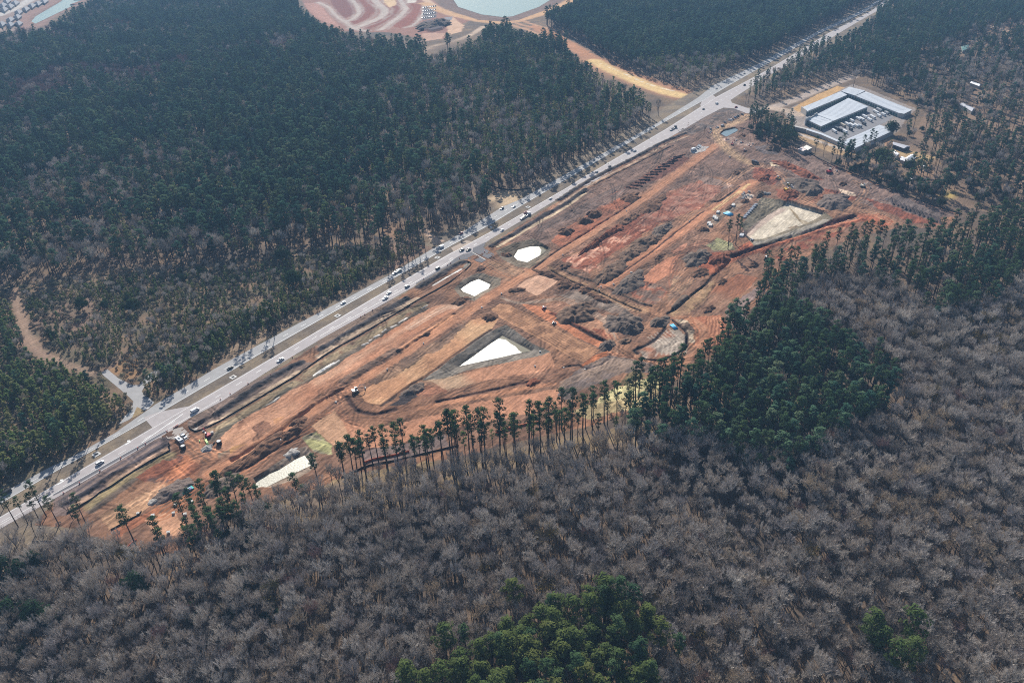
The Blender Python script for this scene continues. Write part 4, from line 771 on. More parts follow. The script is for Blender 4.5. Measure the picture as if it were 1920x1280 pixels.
heap('n3', (1090, 865), 28, 13, 2.3, 'grey', 'dark clod pile below the little cross track in the row beside the orange lane')
heap('n3', (850, 1080), 38, 14, 2.5, 'grey', 'long dark clod pile at the lower end of the row, by the cross road corner')
heap('n3', (1075, 1195), 36, 15, 2.5, 'slate', 'long grey clod pile between the orange lane and the orange pad')
heap('n3', (335, 1005), 16, 9, 1.8, 'dark', 'small dark heap at the top of the cross road beside the haul road')
heap('n3', (1830, 920), 26, 17, 3.2, 'slate', 'big grey striped pile west of the red spoil heap by the sandy basin')
heap('n4', (1200, 340), 20, 14, 2.8, 'red', 'red clay heap with ruts at the west end of the deep red trench')
heap('n4', (975, 485), 15, 12, 2.2, 'dark', 'round dark red heap west of the trench end')
heap('n4', (1070, 885), 12, 8, 1.6, 'dark', 'small dark brown heap at the lower corner of the brown graded field')
heap('n4', (1210, 585), 11, 6, 1.4, 'dark', 'small dark mound on the upper edge of the brown graded field')
heap('n4', (1560, 390), 11, 7, 1.6, 'dark', 'low dark mound between the two lone pines and the black dumper')
heap('n4', (1700, 240), 14, 5, 1.4, 'red', 'low red mound beside the trench above the black dumper')
heap('n4', (520, 1030), 16, 9, 2.2, 'slate', 'dark grey mound at the top of the loop road', ang=((430, 1080), (570, 1000)))
heap('n5', (1090, 520), 27, 22, 4.2, 'grey', 'big dark soil pile beside the red roller, with a shaded face on its right', seed=31)
heap('n5', (1600, 620), 26, 24, 3.4, 'slate', 'big grey pile with pale wheel tracks across it, left of the loop road', seed=33)
heap('n5', (1700, 690), 15, 13, 4.0, 'slate', 'darkest grey mound joined to the tracked pile, left of the loop road', seed=35)
heap('n5', (110, 560), 12, 9, 1.6, 'dark', 'dark clod heap at the upper end of the long pad left of the striped pad')
heap('n5', (1420, 880), 12, 8, 2.0, 'slate', 'small slate grey heap at the bottom end of the orange strip')
heap('n5', (1620, 830), 10, 7, 1.6, 'grey', 'small grey heap in the fork right of the striped pad end')
heap('n5', (780, 95), 30, 8, 1.8, 'dark', 'dark ridge of clods along the upper edge of the pale square pad', ang=((640, 60), (880, 140)))
heap('n5', (940, 200), 14, 12, 2.2, 'dark', 'dark heap touching the right corner of the pale square pad')
heap('n5', (1070, 215), 11, 7, 1.8, 'dark', 'second dark heap right of the pale square pad')
heap('n5', (1170, 258), 12, 8, 1.8, 'dark', 'third dark heap right of the pale square pad')
heap('n5', (1330, 350), 24, 7, 1.6, 'dark', 'dark ridge of clods at the end of the line of heaps beside the cross road', ang=((1230, 310), (1430, 400)))
heap('n5', (400, 262), 12, 6, 1.4, 'dark', 'dark clods at the left corner of the pale square pad', ang=0.1)
heap('x', (1290, 890), 9, 7, 1.6, 'dark', 'dark soil heap between the square pond and the site entrance')
heap('x', (1780, 600), 9, 8, 1.8, 'dark', 'dark soil heap beside the entrance road on the bank of the round pond')
heap('n6', (1570, 20), 13, 8, 1.6, 'dark', 'dark clod heap at the curved top end of the big tan pad')
heap('n6', (1190, 395), 7, 5, 1.6, 'dark', 'small dark heap between the tan pad and the haul road')
heap('n7', (945, 940), 34, 9, 1.9, 'dark', 'long dark clod windrow between two tan lanes above the lower pond')
heap('n7', (580, 1170), 26, 6, 1.6, 'dark', 'dark clod windrow below the left junction of the haul road')
heap('n7', (1290, 740), 13, 7, 1.8, 'dark', 'dark clod pile left of the tan square pad above the lower pond')
heap('n7', (1310, 655), 9, 7, 1.8, 'dark', 'small dark clod pile north of the tan square pad')
heap('n7', (1195, 815), 11, 5, 1.4, 'dark', 'small dark clod pile beside the white structure above the lower pond')
heap('f', (1250, 470), 20, 12, 2.0, 'slate', 'grey brush heap beside the haul road behind the left pine clump', seed=61)
heap('f', (970, 505), 20, 15, 1.8, 'wood', 'tangled brown root pile left of the turquoise pipes', name='brush_pile', cat='brush pile', seed=63)
heap('n7', (1230, 990), 8, 6, 1.0, 'rubble', 'pale riprap heap on the bank above the lower pond', name='rubble_pile', cat='rubble pile')
heap('r5', (990, 85), 8, 6, 1.2, 'rubble', 'pale rubble heap on the tan soil in the left corner of the site', name='rubble_pile', cat='rubble pile')
heap('y', (940, 645), 7, 6, 1.5, 'rubble', 'pale gravel heap in the sunken square beside the red machine', name='rubble_pile', cat='rubble pile')
heap('e', (670, 440), 34, 30, 3.8, 'slate', 'largest dark slate pile above the sandy basin', seed=71, ang=((560, 390), (780, 480)))
heap('e', (730, 475), 18, 12, 3.4, 'slate', 'dark shaded end of the largest slate pile', seed=73)
heap('e', (848, 530), 32, 24, 3.6, 'wood', 'oval pile of grey brush inside the bend of the track', seed=75, name='brush_pile', cat='brush pile')
heap('e', (510, 235), 20, 13, 3.2, 'grey', 'dark debris pile near the tree line below the storage yard wall', seed=77)
heap('e', (340, 160), 9, 8, 2.2, 'dark', 'small dark soil cone beside the blue grey silt pond')
heap('e', (300, 372), 9, 7, 2.2, 'dark', 'small dark soil cone left of the dark truck')
heap('e', (893, 432), 8, 6, 1.8, 'dark', 'small dark cone in the upper right of the site by the thin track')
heap('e', (600, 490), 20, 14, 2.6, 'red', 'red clay heap beside the digger at the head of the sandy basin', seed=81)
heap('e', (455, 400), 18, 9, 2.2, 'red', 'lumpy red clay heap below the dark truck', seed=83)
heap('e', (580, 330), 26, 10, 2.2, 'red', 'long red clay windrow right of the dark truck', seed=85, ang=((500, 305), (680, 360)))
heap('e', (700, 385), 20, 9, 2.0, 'red', 'red clay windrow between the slate pile and the red digger', seed=87, ang=((620, 350), (780, 410)))
heap('e', (430, 490), 14, 8, 1.8, 'grey', 'low grey heap above the laydown strip')
heap('n3', (1420, 890), 12, 6, 1.2, 'dark', 'low dark heap on the upper end of the orange pad')
heap('z', (80, 970), 9, 8, 2.0, 'dark', 'dark cone of soil at the lower end of the laydown strip')
heap('z', (920, 400), 10, 8, 1.8, 'dark', 'dark brown heap beside the white concrete rings')
heap('z', (610, 520), 12, 5, 1.4, 'dark', 'dark brown ridge beside the blue pipes')
heap('b', (520, 900), 14, 10, 2.0, 'slate', 'dark heap in the black hollow between the two lower pads')
heap('b', (1190, 850), 10, 6, 1.4, 'red', 'red brown heap on the lane below the triangular pond')
heap('t', (1520, 300), 70, 42, 6, 'slate', 'big dark stockpile at the far development near the lake', group='stockpiles at the far development')

# ------------------------------------------------------------------ silt fences
def wall_line(name, pts, h, m, label, cat, th=0.12, post=None):
    P = smooth(pts, 2); root = empty(name, (P[0][0], P[0][1], 0)); mb = MB()
    Z = [gz(p[0], p[1]) for p in P]
    for i in range(len(P)-1):
        a, b = P[i], P[i+1]; t_ = (b-a)/max(np.linalg.norm(b-a), 1e-6); n__ = np.array([-t_[1], t_[0]])*th/2
        q = [(*(a-n__), Z[i]-.1), (*(b-n__), Z[i+1]-.1), (*(b+n__), Z[i+1]-.1), (*(a+n__), Z[i]-.1)]; u = [(x_, y_, (Z[i] if k in (0, 3) else Z[i+1])+h) for k, (x_, y_, _) in enumerate(q)]
        mb.face([q[0], q[1], u[1], u[0]]); mb.face([q[3], u[3], u[2], q[2]]); mb.face(u)
    for nm, b_ in (('fabric', mb),):
        o = b_.build(nm, m if nm == 'fabric' else post or m, root); o.location = (-P[0][0], -P[0][1], 0)
    tag(root, label, cat, 'silt fences and barrier fences round the site'); return root
MSF = mat('black_fabric', (0.012, 0.012, 0.014), 0.9); MOF = mat('orange_mesh', (0.75, 0.16, 0.06), 0.8); MPO = mat('stake_wood', (0.25, 0.18, 0.11), 0.9)
wall_line('silt_fence', G('n8', [(150, 968), (400, 832), (520, 733), (650, 662), (900, 492), (1080, 382), (1305, 262), (1280, 228), (1300, 205), (1285, 180)]), 0.62, MSF, 'black silt fence that ends in a hook left of the two parked white trucks', 'silt fence', post=MPO)
wall_line('silt_fence', G('p', [('n7', 82, 712), ('n7', 150, 766), ('n7', 290, 722), ('n7', 450, 642), ('n7', 720, 482), ('n7', 900, 372), ('n7', 1270, 152), ('n6', 0, 670), ('n6', 250, 512), ('n6', 400, 432), ('n6', 640, 292), ('n6', 850, 162), ('n6', 1100, 12), ('x', 650, 1180), ('x', 1030, 880), ('x', 1100, 790), ('x', 1010, 755)]), 0.62, MSF, 'longest black silt fence running along the highway from the lined ditch to the entrance', 'silt fence', post=MPO)
wall_line('silt_fence', G('e', [(320, 118), (480, 165), (640, 222), (760, 292), (940, 372), (1190, 472), (1420, 560), (1560, 600)]), 0.62, MSF, 'black silt fence along the trees on the far right side of the site', 'silt fence', post=MPO)
wall_line('silt_fence', G('p', [('f', 180, 790), ('f', 350, 790), ('f', 560, 820), ('f', 730, 840), ('f', 830, 855)]), 0.62, MSF, 'black silt fence below the left corner of the site under the leaning pines', 'silt fence', post=MPO)
wall_line('silt_fence', G('p', [('r3', 0, 1240), ('r3', 240, 1140), ('r3', 420, 1060), ('r3', 800, 990), ('r3', 1250, 880), ('r3', 1600, 800), ('r3', 1760, 760)]), 0.62, MSF, 'black silt fence behind the row of tall pines at the lower edge of the site', 'silt fence', post=MPO)
wall_line('silt_fence', G('f', [(620, 725), (700, 680), (770, 645), (790, 620)]), 0.62, MSF, 'short black silt fence on the tan soil behind the leaning pine', 'silt fence', post=MPO)
wall_line('silt_fence', G('p', [('i', 1060, 1010), ('i', 1170, 1050), ('i', 1250, 1062), ('i', 1340, 1055)]), 0.8, MSF, 'dark fence line curving along the forest edge behind the gravel lay-by', 'silt fence', post=MPO)
wall_line('barrier_fence', G('r3', [(340, 1030), (480, 970), (700, 930), (860, 895), (1020, 850)]), 0.85, MOF, 'orange mesh barrier fence behind the row of tall pines', 'barrier fence', post=MPO)
wall_line('barrier_fence', G('n4', [(1290, 915), (1330, 1000), (1350, 1090), (1420, 1170)]), 0.85, MOF, 'orange and white mesh fence beside the dark pine block', 'barrier fence', post=MPO)
wall_line('barrier_fence', G('n4', [(1290, 910), (1380, 930), (1450, 945)]), 0.85, MOF, 'red mesh fence at the top corner of the dark pine block', 'barrier fence', post=MPO)
wall_line('barrier_fence', G('b', [(980, 1140), (1100, 1100), (1230, 1075)]), 0.85, MOF, 'orange mesh fence among the pines below the lowest tan pad', 'barrier fence', post=MPO)
wall_line('barrier_fence', G('r5', [(420, 1040), (500, 950), (600, 880)]), 0.85, MOF, 'short orange mesh fence under the leaning pine in the left corner', 'barrier fence', post=MPO)

# ------------------------------------------------------------------ vehicles
PAINT = {}
def paint(c):
    if c not in PAINT:
        rgb = {'white': (.78, .78, .78), 'silver': (.42, .44, .46), 'black': (.015, .016, .02), 'dark': (.05, .055, .07), 'red': (.4, .02, .03), 'blue': (.05, .1, .2), 'grey': (.18, .19, .2), 'tan': (.5, .42, .32), 'yellow': (.7, .42, .05), 'rust': (.35, .09, .05), 'cream': (.7, .66, .55)}[c]
        PAINT[c] = mat(c+'_paint', rgb, 0.35, spec=0.5)
    return PAINT[c]
MG = mat('dark_glass', (0.02, 0.025, 0.03), 0.12); MT = mat('tyre', (0.02, 0.02, 0.02), 0.9); MSTEEL = mat('steel', (0.25, 0.25, 0.26), 0.5, 0.5)
def profile(mb, prof, wd, top_in=0.0, m=0):
    """extrude a side outline (x,z) across the width"""
    zmax = max(p[1] for p in prof); n = len(mb.v); k = len(prof)
    for s_ in (-1, 1):
        for x_, z_ in prof: mb.v.append((x_, s_*(wd/2-top_in*(z_/zmax)**2), z_))
    mb.f.append(tuple(n+i for i in range(k))); mb.m.append(m); mb.f.append(tuple(n+k+k-1-i for i in range(k))); mb.m.append(m)
    for i in range(k):
        j = (i+1) % k; mb.f.append((n+j, n+i, n+k+i, n+k+j)); mb.m.append(m)
def wheels(root, xs, wd, r=0.34, t=0.24):
    for x_ in xs:
        for s_ in (-1, 1):
            mb = MB(); mb.tube((x_, s_*(wd/2-t), r), (x_, s_*(wd/2+.02), r), r, r, 10, cap=True); mb.build('wheel', MT, root)
def car(kind, c, name='car'):
    root = empty(name)
    if kind in ('sedan', 'suv', 'van'):
        hh = {'sedan': 1.45, 'suv': 1.75, 'van': 2.2}[kind]; L = {'sedan': 4.7, 'suv': 4.8, 'van': 5.6}[kind]; wd = {'sedan': 1.82, 'suv': 1.95, 'van': 2.0}[kind]
        b = MB()
        if kind == 'sedan': profile(b, [(-L/2, .35), (L/2, .35), (L/2, .7), (L/2-.9, .9), (-L/2+.8, .95), (-L/2, .9)], wd, .05)
        elif kind == 'suv': profile(b, [(-L/2, .4), (L/2, .4), (L/2, .85), (L/2-1.0, 1.05), (-L/2, 1.05)], wd, .05)
        else: profile(b, [(-L/2, .4), (L/2, .4), (L/2, .95), (L/2-.6, 1.15), (-L/2, 1.2)], wd, .04)
        b.build('body', paint(c), root)
        g = MB(); z0 = {'sedan': .9, 'suv': 1.05, 'van': 1.15}[kind]
        xa, xb, xc, xd = {'sedan': (-L/2+.35, L/2-1.1, L/2-1.9, -L/2+1.1), 'suv': (-L/2+.05, L/2-1.15, L/2-1.75, -L/2+.3), 'van': (-L/2+.03, L/2-.65, L/2-1.3, -L/2+.1)}[kind]
        profile(g, [(xa, z0), (xb, z0), (xc, hh-.06), (xd, hh-.06)], wd-.1, .18); g.build('windows', MG, root)
        r_ = MB(); 
        if kind == 'van': r_.box(((xc+xd)/2-.3, 0, (z0+hh)/2-.02), (xc-xd-.9, wd-.06, hh-z0-.1))
        r_.box(((xc+xd)/2, 0, hh-.03), (xc-xd+.1, wd-.42, .09), top=.96); r_.build('roof', paint(c), root); wheels(root, (L/2-.9, -L/2+.9), wd)
    elif kind == 'pickup':
        L, wd = 5.7, 2.0; b = MB(); profile(b, [(-L/2, .5), (L/2, .5), (L/2, .95), (L/2-1.3, 1.12), (.0, 1.12), (-.45, 1.1), (-.45, .75), (-L/2, .75)], wd, .03)
        for s_ in (-1, 1): b.box((-1.68, s_*(wd/2-.05), .93), (2.3, .08, .36))
        b.box((-L/2+.04, 0, .93), (.08, wd-.1, .36)); b.build('body', paint(c), root)
        g = MB(); profile(g, [(-.5, 1.11), (1.5, 1.11), (.85, 1.8), (-.4, 1.8)], wd-.12, .16); g.build('windows', MG, root)
        r_ = MB(); r_.box((.2, 0, 1.83), (1.35, wd-.42, .09), top=.95); r_.build('roof', paint(c), root); wheels(root, (L/2-1.0, -L/2+1.2), wd, .4, .28)
    elif kind in ('boxtruck', 'flatbed', 'servicetruck'):
        L, wd = 8.0, 2.4; b = MB(); profile(b, [(2.0, .6), (4.0, .6), (4.0, 1.5), (3.5, 2.0), (3.2, 2.6), (2.0, 2.6)], wd-.1, .1); b.build('cab', paint(c), root)
        g = MB(); g.box((3.62, 0, 2.05), (.2, wd-.5, .5)); g.build('windscreen', MG, root)
        d = MB(); d.box((-1.1, 0, .85), (6.0, wd, .2)); 
        if kind == 'servicetruck':
            for s_ in (-1, 1): d.box((-1.1, s_*.9, 1.35), (5.4, .5, .8))
            d.box((-2.5, 0, 1.3), (1.6, 1.2, .9))
        d.build('bed', paint(c) if kind == 'servicetruck' else MSTEEL, root)
        if kind == 'boxtruck': x_ = MB(); x_.box((-1.1, 0, 2.1), (5.8, wd, 2.3)); x_.build('box', paint('white' if c != 'dark' else 'dark'), root)
        wheels(root, (3.0, -2.2, -3.2), wd, .48, .35)
    elif kind == 'semi':
        b = MB(); profile(b, [(5.0, .7), (8.4, .7), (8.4, 1.6), (7.4, 1.9), (6.9, 2.9), (5.0, 2.9)], 2.3, .1); b.build('cab', paint(c), root)
        g = MB(); g.box((7.2, 0, 2.35), (.3, 1.8, .6)); g.build('windscreen', MG, root)
        d = MB(); d.box((-1.4, 0, 1.15), (12.4, 2.4, .22)); d.box((-6.9, 0, 1.0), (1.6, 2.4, .3)); d.build('trailer_deck', MSTEEL, root)
        l_ = MB(); l_.box((-1, .3, 1.6), (4, 1.2, .6)); l_.box((-4, -.3, 1.45), (2, 1.4, .4)); l_.build('load', paint('dark' if c == 'dark' else 'cream'), root)
        wheels(root, (7.6, 5.4, 4.4, -5.2, -6.3), 2.4, .5, .4)
    return root
def copy_thing(o, parent=None):
    c = o.copy(); COL.objects.link(c)
    if parent is not None: c.parent = parent
    for ch in o.children: copy_thing(ch, c)
    return c
PROTO = {}
def park(kind, col, c, pt, label, ang=None, rev=False, group='vehicles on the highway', cat=None, name=None):
    p = G(c, [pt])[0]; key = (kind, col)
    nm = name or {'sedan': 'car', 'suv': 'suv_car', 'van': 'van', 'pickup': 'pickup_truck', 'boxtruck': 'box_truck', 'flatbed': 'flatbed_truck', 'servicetruck': 'service_truck', 'semi': 'semi_truck'}[kind]
    if key not in PROTO: o = car(kind, col, nm); PROTO[key] = o
    else: o = copy_thing(PROTO[key])
    if isinstance(ang, tuple): q = G(c, [ang[0], ang[1]]); a = math.atan2(q[1][1]-q[0][1], q[1][0]-q[0][0])
    else: a = ROAD_ANG if ang is None else ang
    if rev: a += math.pi
    z = 0.07 if group == 'vehicles on the highway' else gz(p[0], p[1])+.03
    o.location = (p[0], p[1], z); o.rotation_euler = (0, 0, a)
    tag(o, label, cat or {'suv': 'car', 'sedan': 'car', 'pickup': 'pickup'}.get(kind, 'truck' if 'truck' in nm else kind), group); return o
HV = [('van', 'black', 'p', (13, 925), 'black van in the tree shade at the left end of the far carriageway', 1), ('suv', 'white', 'p', (188, 869), 'white car on the near carriageway, leftmost there, beside the widened lane', 0),
      ('van', 'white', 'p', (366, 771), 'white van passing the left entrance to the site', 0), ('sedan', 'black', 'a', (1285, 778), 'black car on the far carriageway in front of the row of roadside pine shadows', 1),
      ('pickup', 'white', 'p', (526, 676), 'white pickup on the near carriageway opposite the roadside pines', 0), ('sedan', 'white', 'p', (643.5, 569), 'white car alone on the far carriageway beside one small tree shadow', 1),
      ('pickup', 'white', 'p', (722.5, 560), 'white pickup right behind a white car on the near carriageway', 0), ('sedan', 'white', 'p', (729.5, 550), 'white car right in front of a white pickup on the near carriageway', 0),
      ('suv', 'silver', 'p', (763.6, 538), 'silver car on the near carriageway left of the lone black one', 0), ('suv', 'black', 'p', (821, 504), 'black car on the near carriageway left of the site entrance', 0),
      ('pickup', 'silver', 'p', (741, 513), 'silver pickup with a trailer in the shade of roadside pines', 1), ('van', 'white', 'p', (827, 465), 'long white van on the far carriageway by the middle crossover', 1),
      ('pickup', 'dark', 'p', (866, 470), 'dark pickup with a pale roof at the site entrance, left of a pair', 0), ('pickup', 'black', 'p', (878.6, 469.5), 'dark pickup with a pale bed at the site entrance, right of a pair', 0),
      ('sedan', 'red', 'p', (864.6, 438.5), 'red car on the far carriageway below the forest corner', 1), ('sedan', 'white', 'p', (941.5, 432.5), 'white car on the near carriageway just right of the site entrance', 0),
      ('sedan', 'white', 'p', (963, 388.5), 'white car on the far carriageway beside the gravel lay-by', 1), ('suv', 'dark', 'p', (941, 392), 'dark car on the edge of the gravel lay-by', 1),
      ('sedan', 'white', 'p', (1032, 373.5), 'white car on the near carriageway above the dark soil cones', 0), ('sedan', 'silver', 'p', (1118.6, 323.5), 'pale silver car behind a dark car in the middle of the near carriageway', 0),
      ('sedan', 'dark', 'p', (1143, 313), 'dark car ahead of a pale silver car on the near carriageway', 0), ('pickup', 'white', 'p', (1190, 284), 'white pickup with a dark bed on the near carriageway below the long flatbed', 0),
      ('sedan', 'dark', 'p', (1319, 205.5), 'dark car just before the upper junction on the near carriageway', 0), ('van', 'white', 'p', (1344, 195), 'white van crossing the upper junction', 0),
      ('pickup', 'red', 'p', (1380, 202), 'red pickup in the mouth of the side road at the upper junction', 0), ('sedan', 'silver', 'p', (1343, 167), 'silver car on the far carriageway just past the upper junction', 1),
      ('sedan', 'grey', 'p', (1395.5, 139), 'grey car on the far carriageway where the tree shade begins', 1), ('pickup', 'dark', 'p', (1396, 160.5), 'dark pickup on the near carriageway just past the upper junction', 0),
      ('pickup', 'grey', 'p', (1438, 135.5), 'grey pickup on the near carriageway beyond the upper junction', 0), ('sedan', 'black', 'p', (1476, 113), 'black car farthest up the near carriageway', 0)]
for kind, col, c, pt, lab, rev in HV: park(kind, col, c, pt, lab, rev=bool(rev))
park('semi', 'white', 'u', (690, 610), 'white truck towing a long flat trailer on the near carriageway'); park('semi', 'dark', 'h', (780, 722), 'dark truck with a long flat trailer on the near carriageway near the upper junction')
tr = empty('trailer', tuple(unp(748.5, 508.5))); t_ = MB(); t_.box((0, 0, .8), (5.5, 2.1, .2)); t_.box((0, 0, 1.3), (4.4, 1.8, .8)); t_.build('bed', paint('cream'), tr); wheels(tr, (.6, -.4), 2.1, .36); tr.rotation_euler = (0, 0, ROAD_ANG); tag(tr, 'pale loaded trailer behind the silver pickup in the shade of roadside pines', 'trailer')
# red drum mixer beside the truck
p_ = G('u', [(690, 570)])[0]; tr = empty('tank_truck', (p_[0], p_[1], .07), ROAD_ANG); t_ = MB()
for i in range(8):
    a0, a1 = -math.pi/2+math.pi*i/8, -math.pi/2+math.pi*(i+1)/8
    t_.tube((2.2*math.sin(a0), 0, 2.4), (2.2*math.sin(a1), 0, 2.4), max(.05, 1.5*math.cos(a0)), max(.05, 1.5*math.cos(a1)), 12)
t_.build('drum', mat('pinkish_drum', (.5, .27, .22), .6), tr, True); t_ = MB(); t_.box((0, 0, .8), (5.4, 2.2, .3)); t_.build('bed', MSTEEL, tr); t_ = MB(); profile(t_, [(2.6, .6), (4.4, .6), (4.4, 1.5), (4.0, 2.4), (2.6, 2.4)], 2.2, .1); t_.build('cab', paint('rust'), tr); wheels(tr, (3.6, -.8, -1.8), 2.3, .48, .35)
tag(tr, 'truck with a rounded pinkish drum beside the white flatbed truck', 'truck', 'vehicles on the highway')
SG = 'vehicles parked on the construction site'
park('servicetruck', 'white', 'y', (400, 500), 'white service truck by the left entrance, lower of the parked pair', ang=((320, 420), (480, 560)), group=SG); park('pickup', 'white', 'y', (480, 405), 'white pickup by the left entrance, upper of the parked pair', ang=((400, 330), (560, 470)), group=SG)
for k, (x_, y_, kd, cl, lab) in enumerate([(690, 425, 'pickup', 'white', 'white pickup at the lower end of the row along the sandy track'), (795, 395, 'van', 'silver', 'long silver van near the lower end of the row along the sandy track'), (850, 330, 'suv', 'dark', 'dark car above the silver van in the row along the sandy track'), (925, 275, 'sedan', 'silver', 'silver car left of the white pickup in the sandy track row'), (965, 275, 'pickup', 'white', 'white pickup in the middle of the row along the sandy track'),
                                        (1010, 262, 'sedan', 'black', 'black car right of the white pickup in the sandy track row'), (1050, 232, 'suv', 'blue', 'dark blue car fourth from the upper end of the sandy track row'), (1080, 212, 'sedan', 'dark', 'dark car third from the upper end of the sandy track row'), (1110, 198, 'suv', 'black', 'black car second from the upper end of the sandy track row'), (1190, 165, 'pickup', 'black', 'black pickup at the upper end of the row along the sandy track'), (560, 465, 'suv', 'grey', 'grey car parked apart below the row along the sandy track')]):
    park(kd, cl, 'q', (x_, y_), lab, ang=((690, 425), (800, 385)) if k < 2 else ((900, 240), (980, 300)), group=SG)
park('boxtruck', 'white', 'q', (215, 880), 'white box truck on the pale gravel patch', ang=((160, 900), (280, 850)), group=SG)
for x_, y_, lab in ((290, 835, 'white pickup next to the box truck on the pale gravel patch'), (325, 812, 'white pickup in the middle of the pale gravel patch'), (340, 785, 'white pickup farthest from the box truck on the pale gravel patch')): park('pickup', 'white', 'q', (x_, y_), lab, ang=((260, 800), (340, 850)), group=SG)
park('boxtruck', 'dark', 'q', (1450, 1140), 'big dark box truck at the end of the sandy track', ang=((1380, 1110), (1530, 1150)), group=SG)
park('pickup', 'black', 'a', (30, 345), 'black pickup at the far end of the sandy track in the left field', ang=((0, 350), (60, 340)), group='vehicles off the road')

# ------------------------------------------------------------------ machines
def track_base(root, L=3.6, wd=2.8, r=.45):
    for s_ in (-1, 1):
        mb = MB(); profile(mb, [(-L/2, .1), (-L/2+.3, 0), (L/2-.3, 0), (L/2, .1+.3), (L/2-.2, .85), (-L/2+.2, .85), (-L/2-.05, .5)], .6)
        o = mb.build('track', MT, root); o.location = (0, s_*(wd/2-.3), 0)
def excavator(c, pt, col, label, ang, sc=1.0, boom=1.0):
    p = G(c, [pt])[0]; root = empty('excavator', (p[0], p[1], gz(*p)), ang); root.scale = (sc,)*3
    track_base(root, 4.2, 3.0); mb = MB(); mb.box((-.6, 0, 1.45), (3.4, 2.7, 1.0)); mb.box((-1.9, 0, 1.6), (.9, 2.6, 1.2)); mb.build('body', paint(col), root)
    cb = MB(); cb.box((.5, .8, 2.3), (1.5, 1.0, 1.6), top=.85); cb.build('cab', MG, root); rf = MB(); rf.box((.5, .8, 3.14), (1.4, .95, .1)); rf.build('roof', paint('white'), root)
    bm = MB(); bm.tube((.8, 0, 1.6), (3.4, 0, 4.4), .32, .3, 4); bm.tube((3.4, 0, 4.4), (5.8*boom, 0, 3.9), .3, .24, 4); bm.build('boom', paint(col), root)
    st = MB(); st.tube((5.8*boom, 0, 3.9), (6.6*boom, 0, 1.0), .26, .18, 4); st.build('stick', paint(col), root); bk = MB(); profile(bk, [(6.3*boom, 1.0), (7.0*boom, 1.1), (6.9*boom, .2), (6.2*boom, .0), (5.9*boom, .5)], 1.2); bk.build('bucket', MSTEEL, root)
    tag(root, label, 'excavator', 'machines on the construction site')
def dozer(c, pt, col, label, ang, sc=1.0, name='bulldozer', cat='bulldozer'):
    p = G(c, [pt])[0]; root = empty(name, (p[0], p[1], gz(*p)), ang); root.scale = (sc,)*3
    track_base(root, 3.6, 2.6); mb = MB(); profile(mb, [(-1.7, .6), (1.9, .6), (1.9, 1.5), (.3, 1.7), (-1.7, 1.5)], 1.5); mb.build('body', paint(col), root)
    cb = MB(); cb.box((-.6, 0, 2.2), (1.3, 1.4, 1.3), top=.9); cb.build('cab', MG, root); rf = MB(); rf.box((-.6, 0, 2.9), (1.5, 1.6, .12)); rf.build('roof', paint('white'), root); bl = MB(); profile(bl, [(2.3, .1), (2.5, .1), (2.45, .7), (2.6, 1.3), (2.4, 1.3), (2.2, .7)], 3.3); bl.build('blade', MSTEEL, root)
    tag(root, label, cat, 'machines on the construction site')
excavator('n6', (400, 1040), 'cream', 'pale excavator at the lower tip of the long tan pad', 0.5, 1.0)
excavator('v', (1110, 520), 'red', 'red excavator near the trees at the far right of the site', ROAD_ANG*0.4, 1.4)
excavator('v', (330, 845), 'yellow', 'yellow excavator digging in the red clay at the head of the sandy basin', -1.2, 1.1)
excavator('q', (990, 760), 'red', 'small red excavator among the pallets beside the silt pond', 1.2, .8)
excavator('y', (960, 395), 'red', 'red machine with a raised boom among the scrap by the left entrance', 2.3, .9)
excavator('v', (1710, 775), 'cream', 'pale excavator by the silt fence at the top of the thin track', -0.6, 1.1)
dozer('v', (180, 630), 'yellow', 'yellow bulldozer on the track left of the largest slate pile', -1.2); dozer('v', (360, 745), 'yellow', 'yellow bulldozer nearest the excavator at the head of the sandy basin', -.9, .9)
dozer('n5', (712, 470), 'red', 'small dark red roller on the orange strip', 1.0, .8, 'roller', 'roller'); dozer('q', (1240, 890), 'rust', 'rust coloured skid loader right of the pallets beside the sandy track', .4, .9, 'loader', 'loader')
dozer('n5', (825, 635), 'dark', 'small dark loader with a white roof beside the striped pad', .2, .7, 'loader', 'loader'); dozer('r9', (1390, 690), 'black', 'black tracked dumper between the lone pines and the dark trees', -0.9, 1.2, 'dumper', 'dumper')
dozer('z', (1060, 1170), 'white', 'white machine at the bottom corner of the sandy basin', .5, .8, 'loader', 'loader')
dozer('v', (430, 785), 'white', 'white pickup sized loader on the track beside the largest slate pile', -.8, .8, 'loader', 'loader')

# ------------------------------------------------------------------ pipes, concrete structures, pallets
BLUE = mat('blue_pipe', (0.04, 0.38, 0.62), 0.5); TEAL = mat('turquoise_pipe', (0.1, 0.55, 0.5), 0.5); GREYP = mat('grey_pipe', (0.42, 0.44, 0.47), 0.7); PALE = mat('pale_concrete', (0.52, 0.50, 0.47), 0.8, noise=.1, scale=2)
def pipes(c, a, b, n, m, label, r=.25, cat='pipe stack', sp=None):
    P = G(c, [a, b]); z = gz(*P[0])+r; d = (P[1]-P[0])/np.linalg.norm(P[1]-P[0]); nn = np.array([-d[1], d[0]]); root = empty('pipe_stack', (P[0][0], P[0][1], 0))
    for k in range(n):
        o_ = nn*(k-(n-1)/2)*(sp or 2.05*r); mb = MB(); mb.tube((*(P[0]+o_-P[0]), z), (*(P[1]+o_-P[0]), z), r, r, 8, cap=True); mb.build('pipe', m, root, True)
    tag(root, label, cat, 'pipes laid out on the construction site')
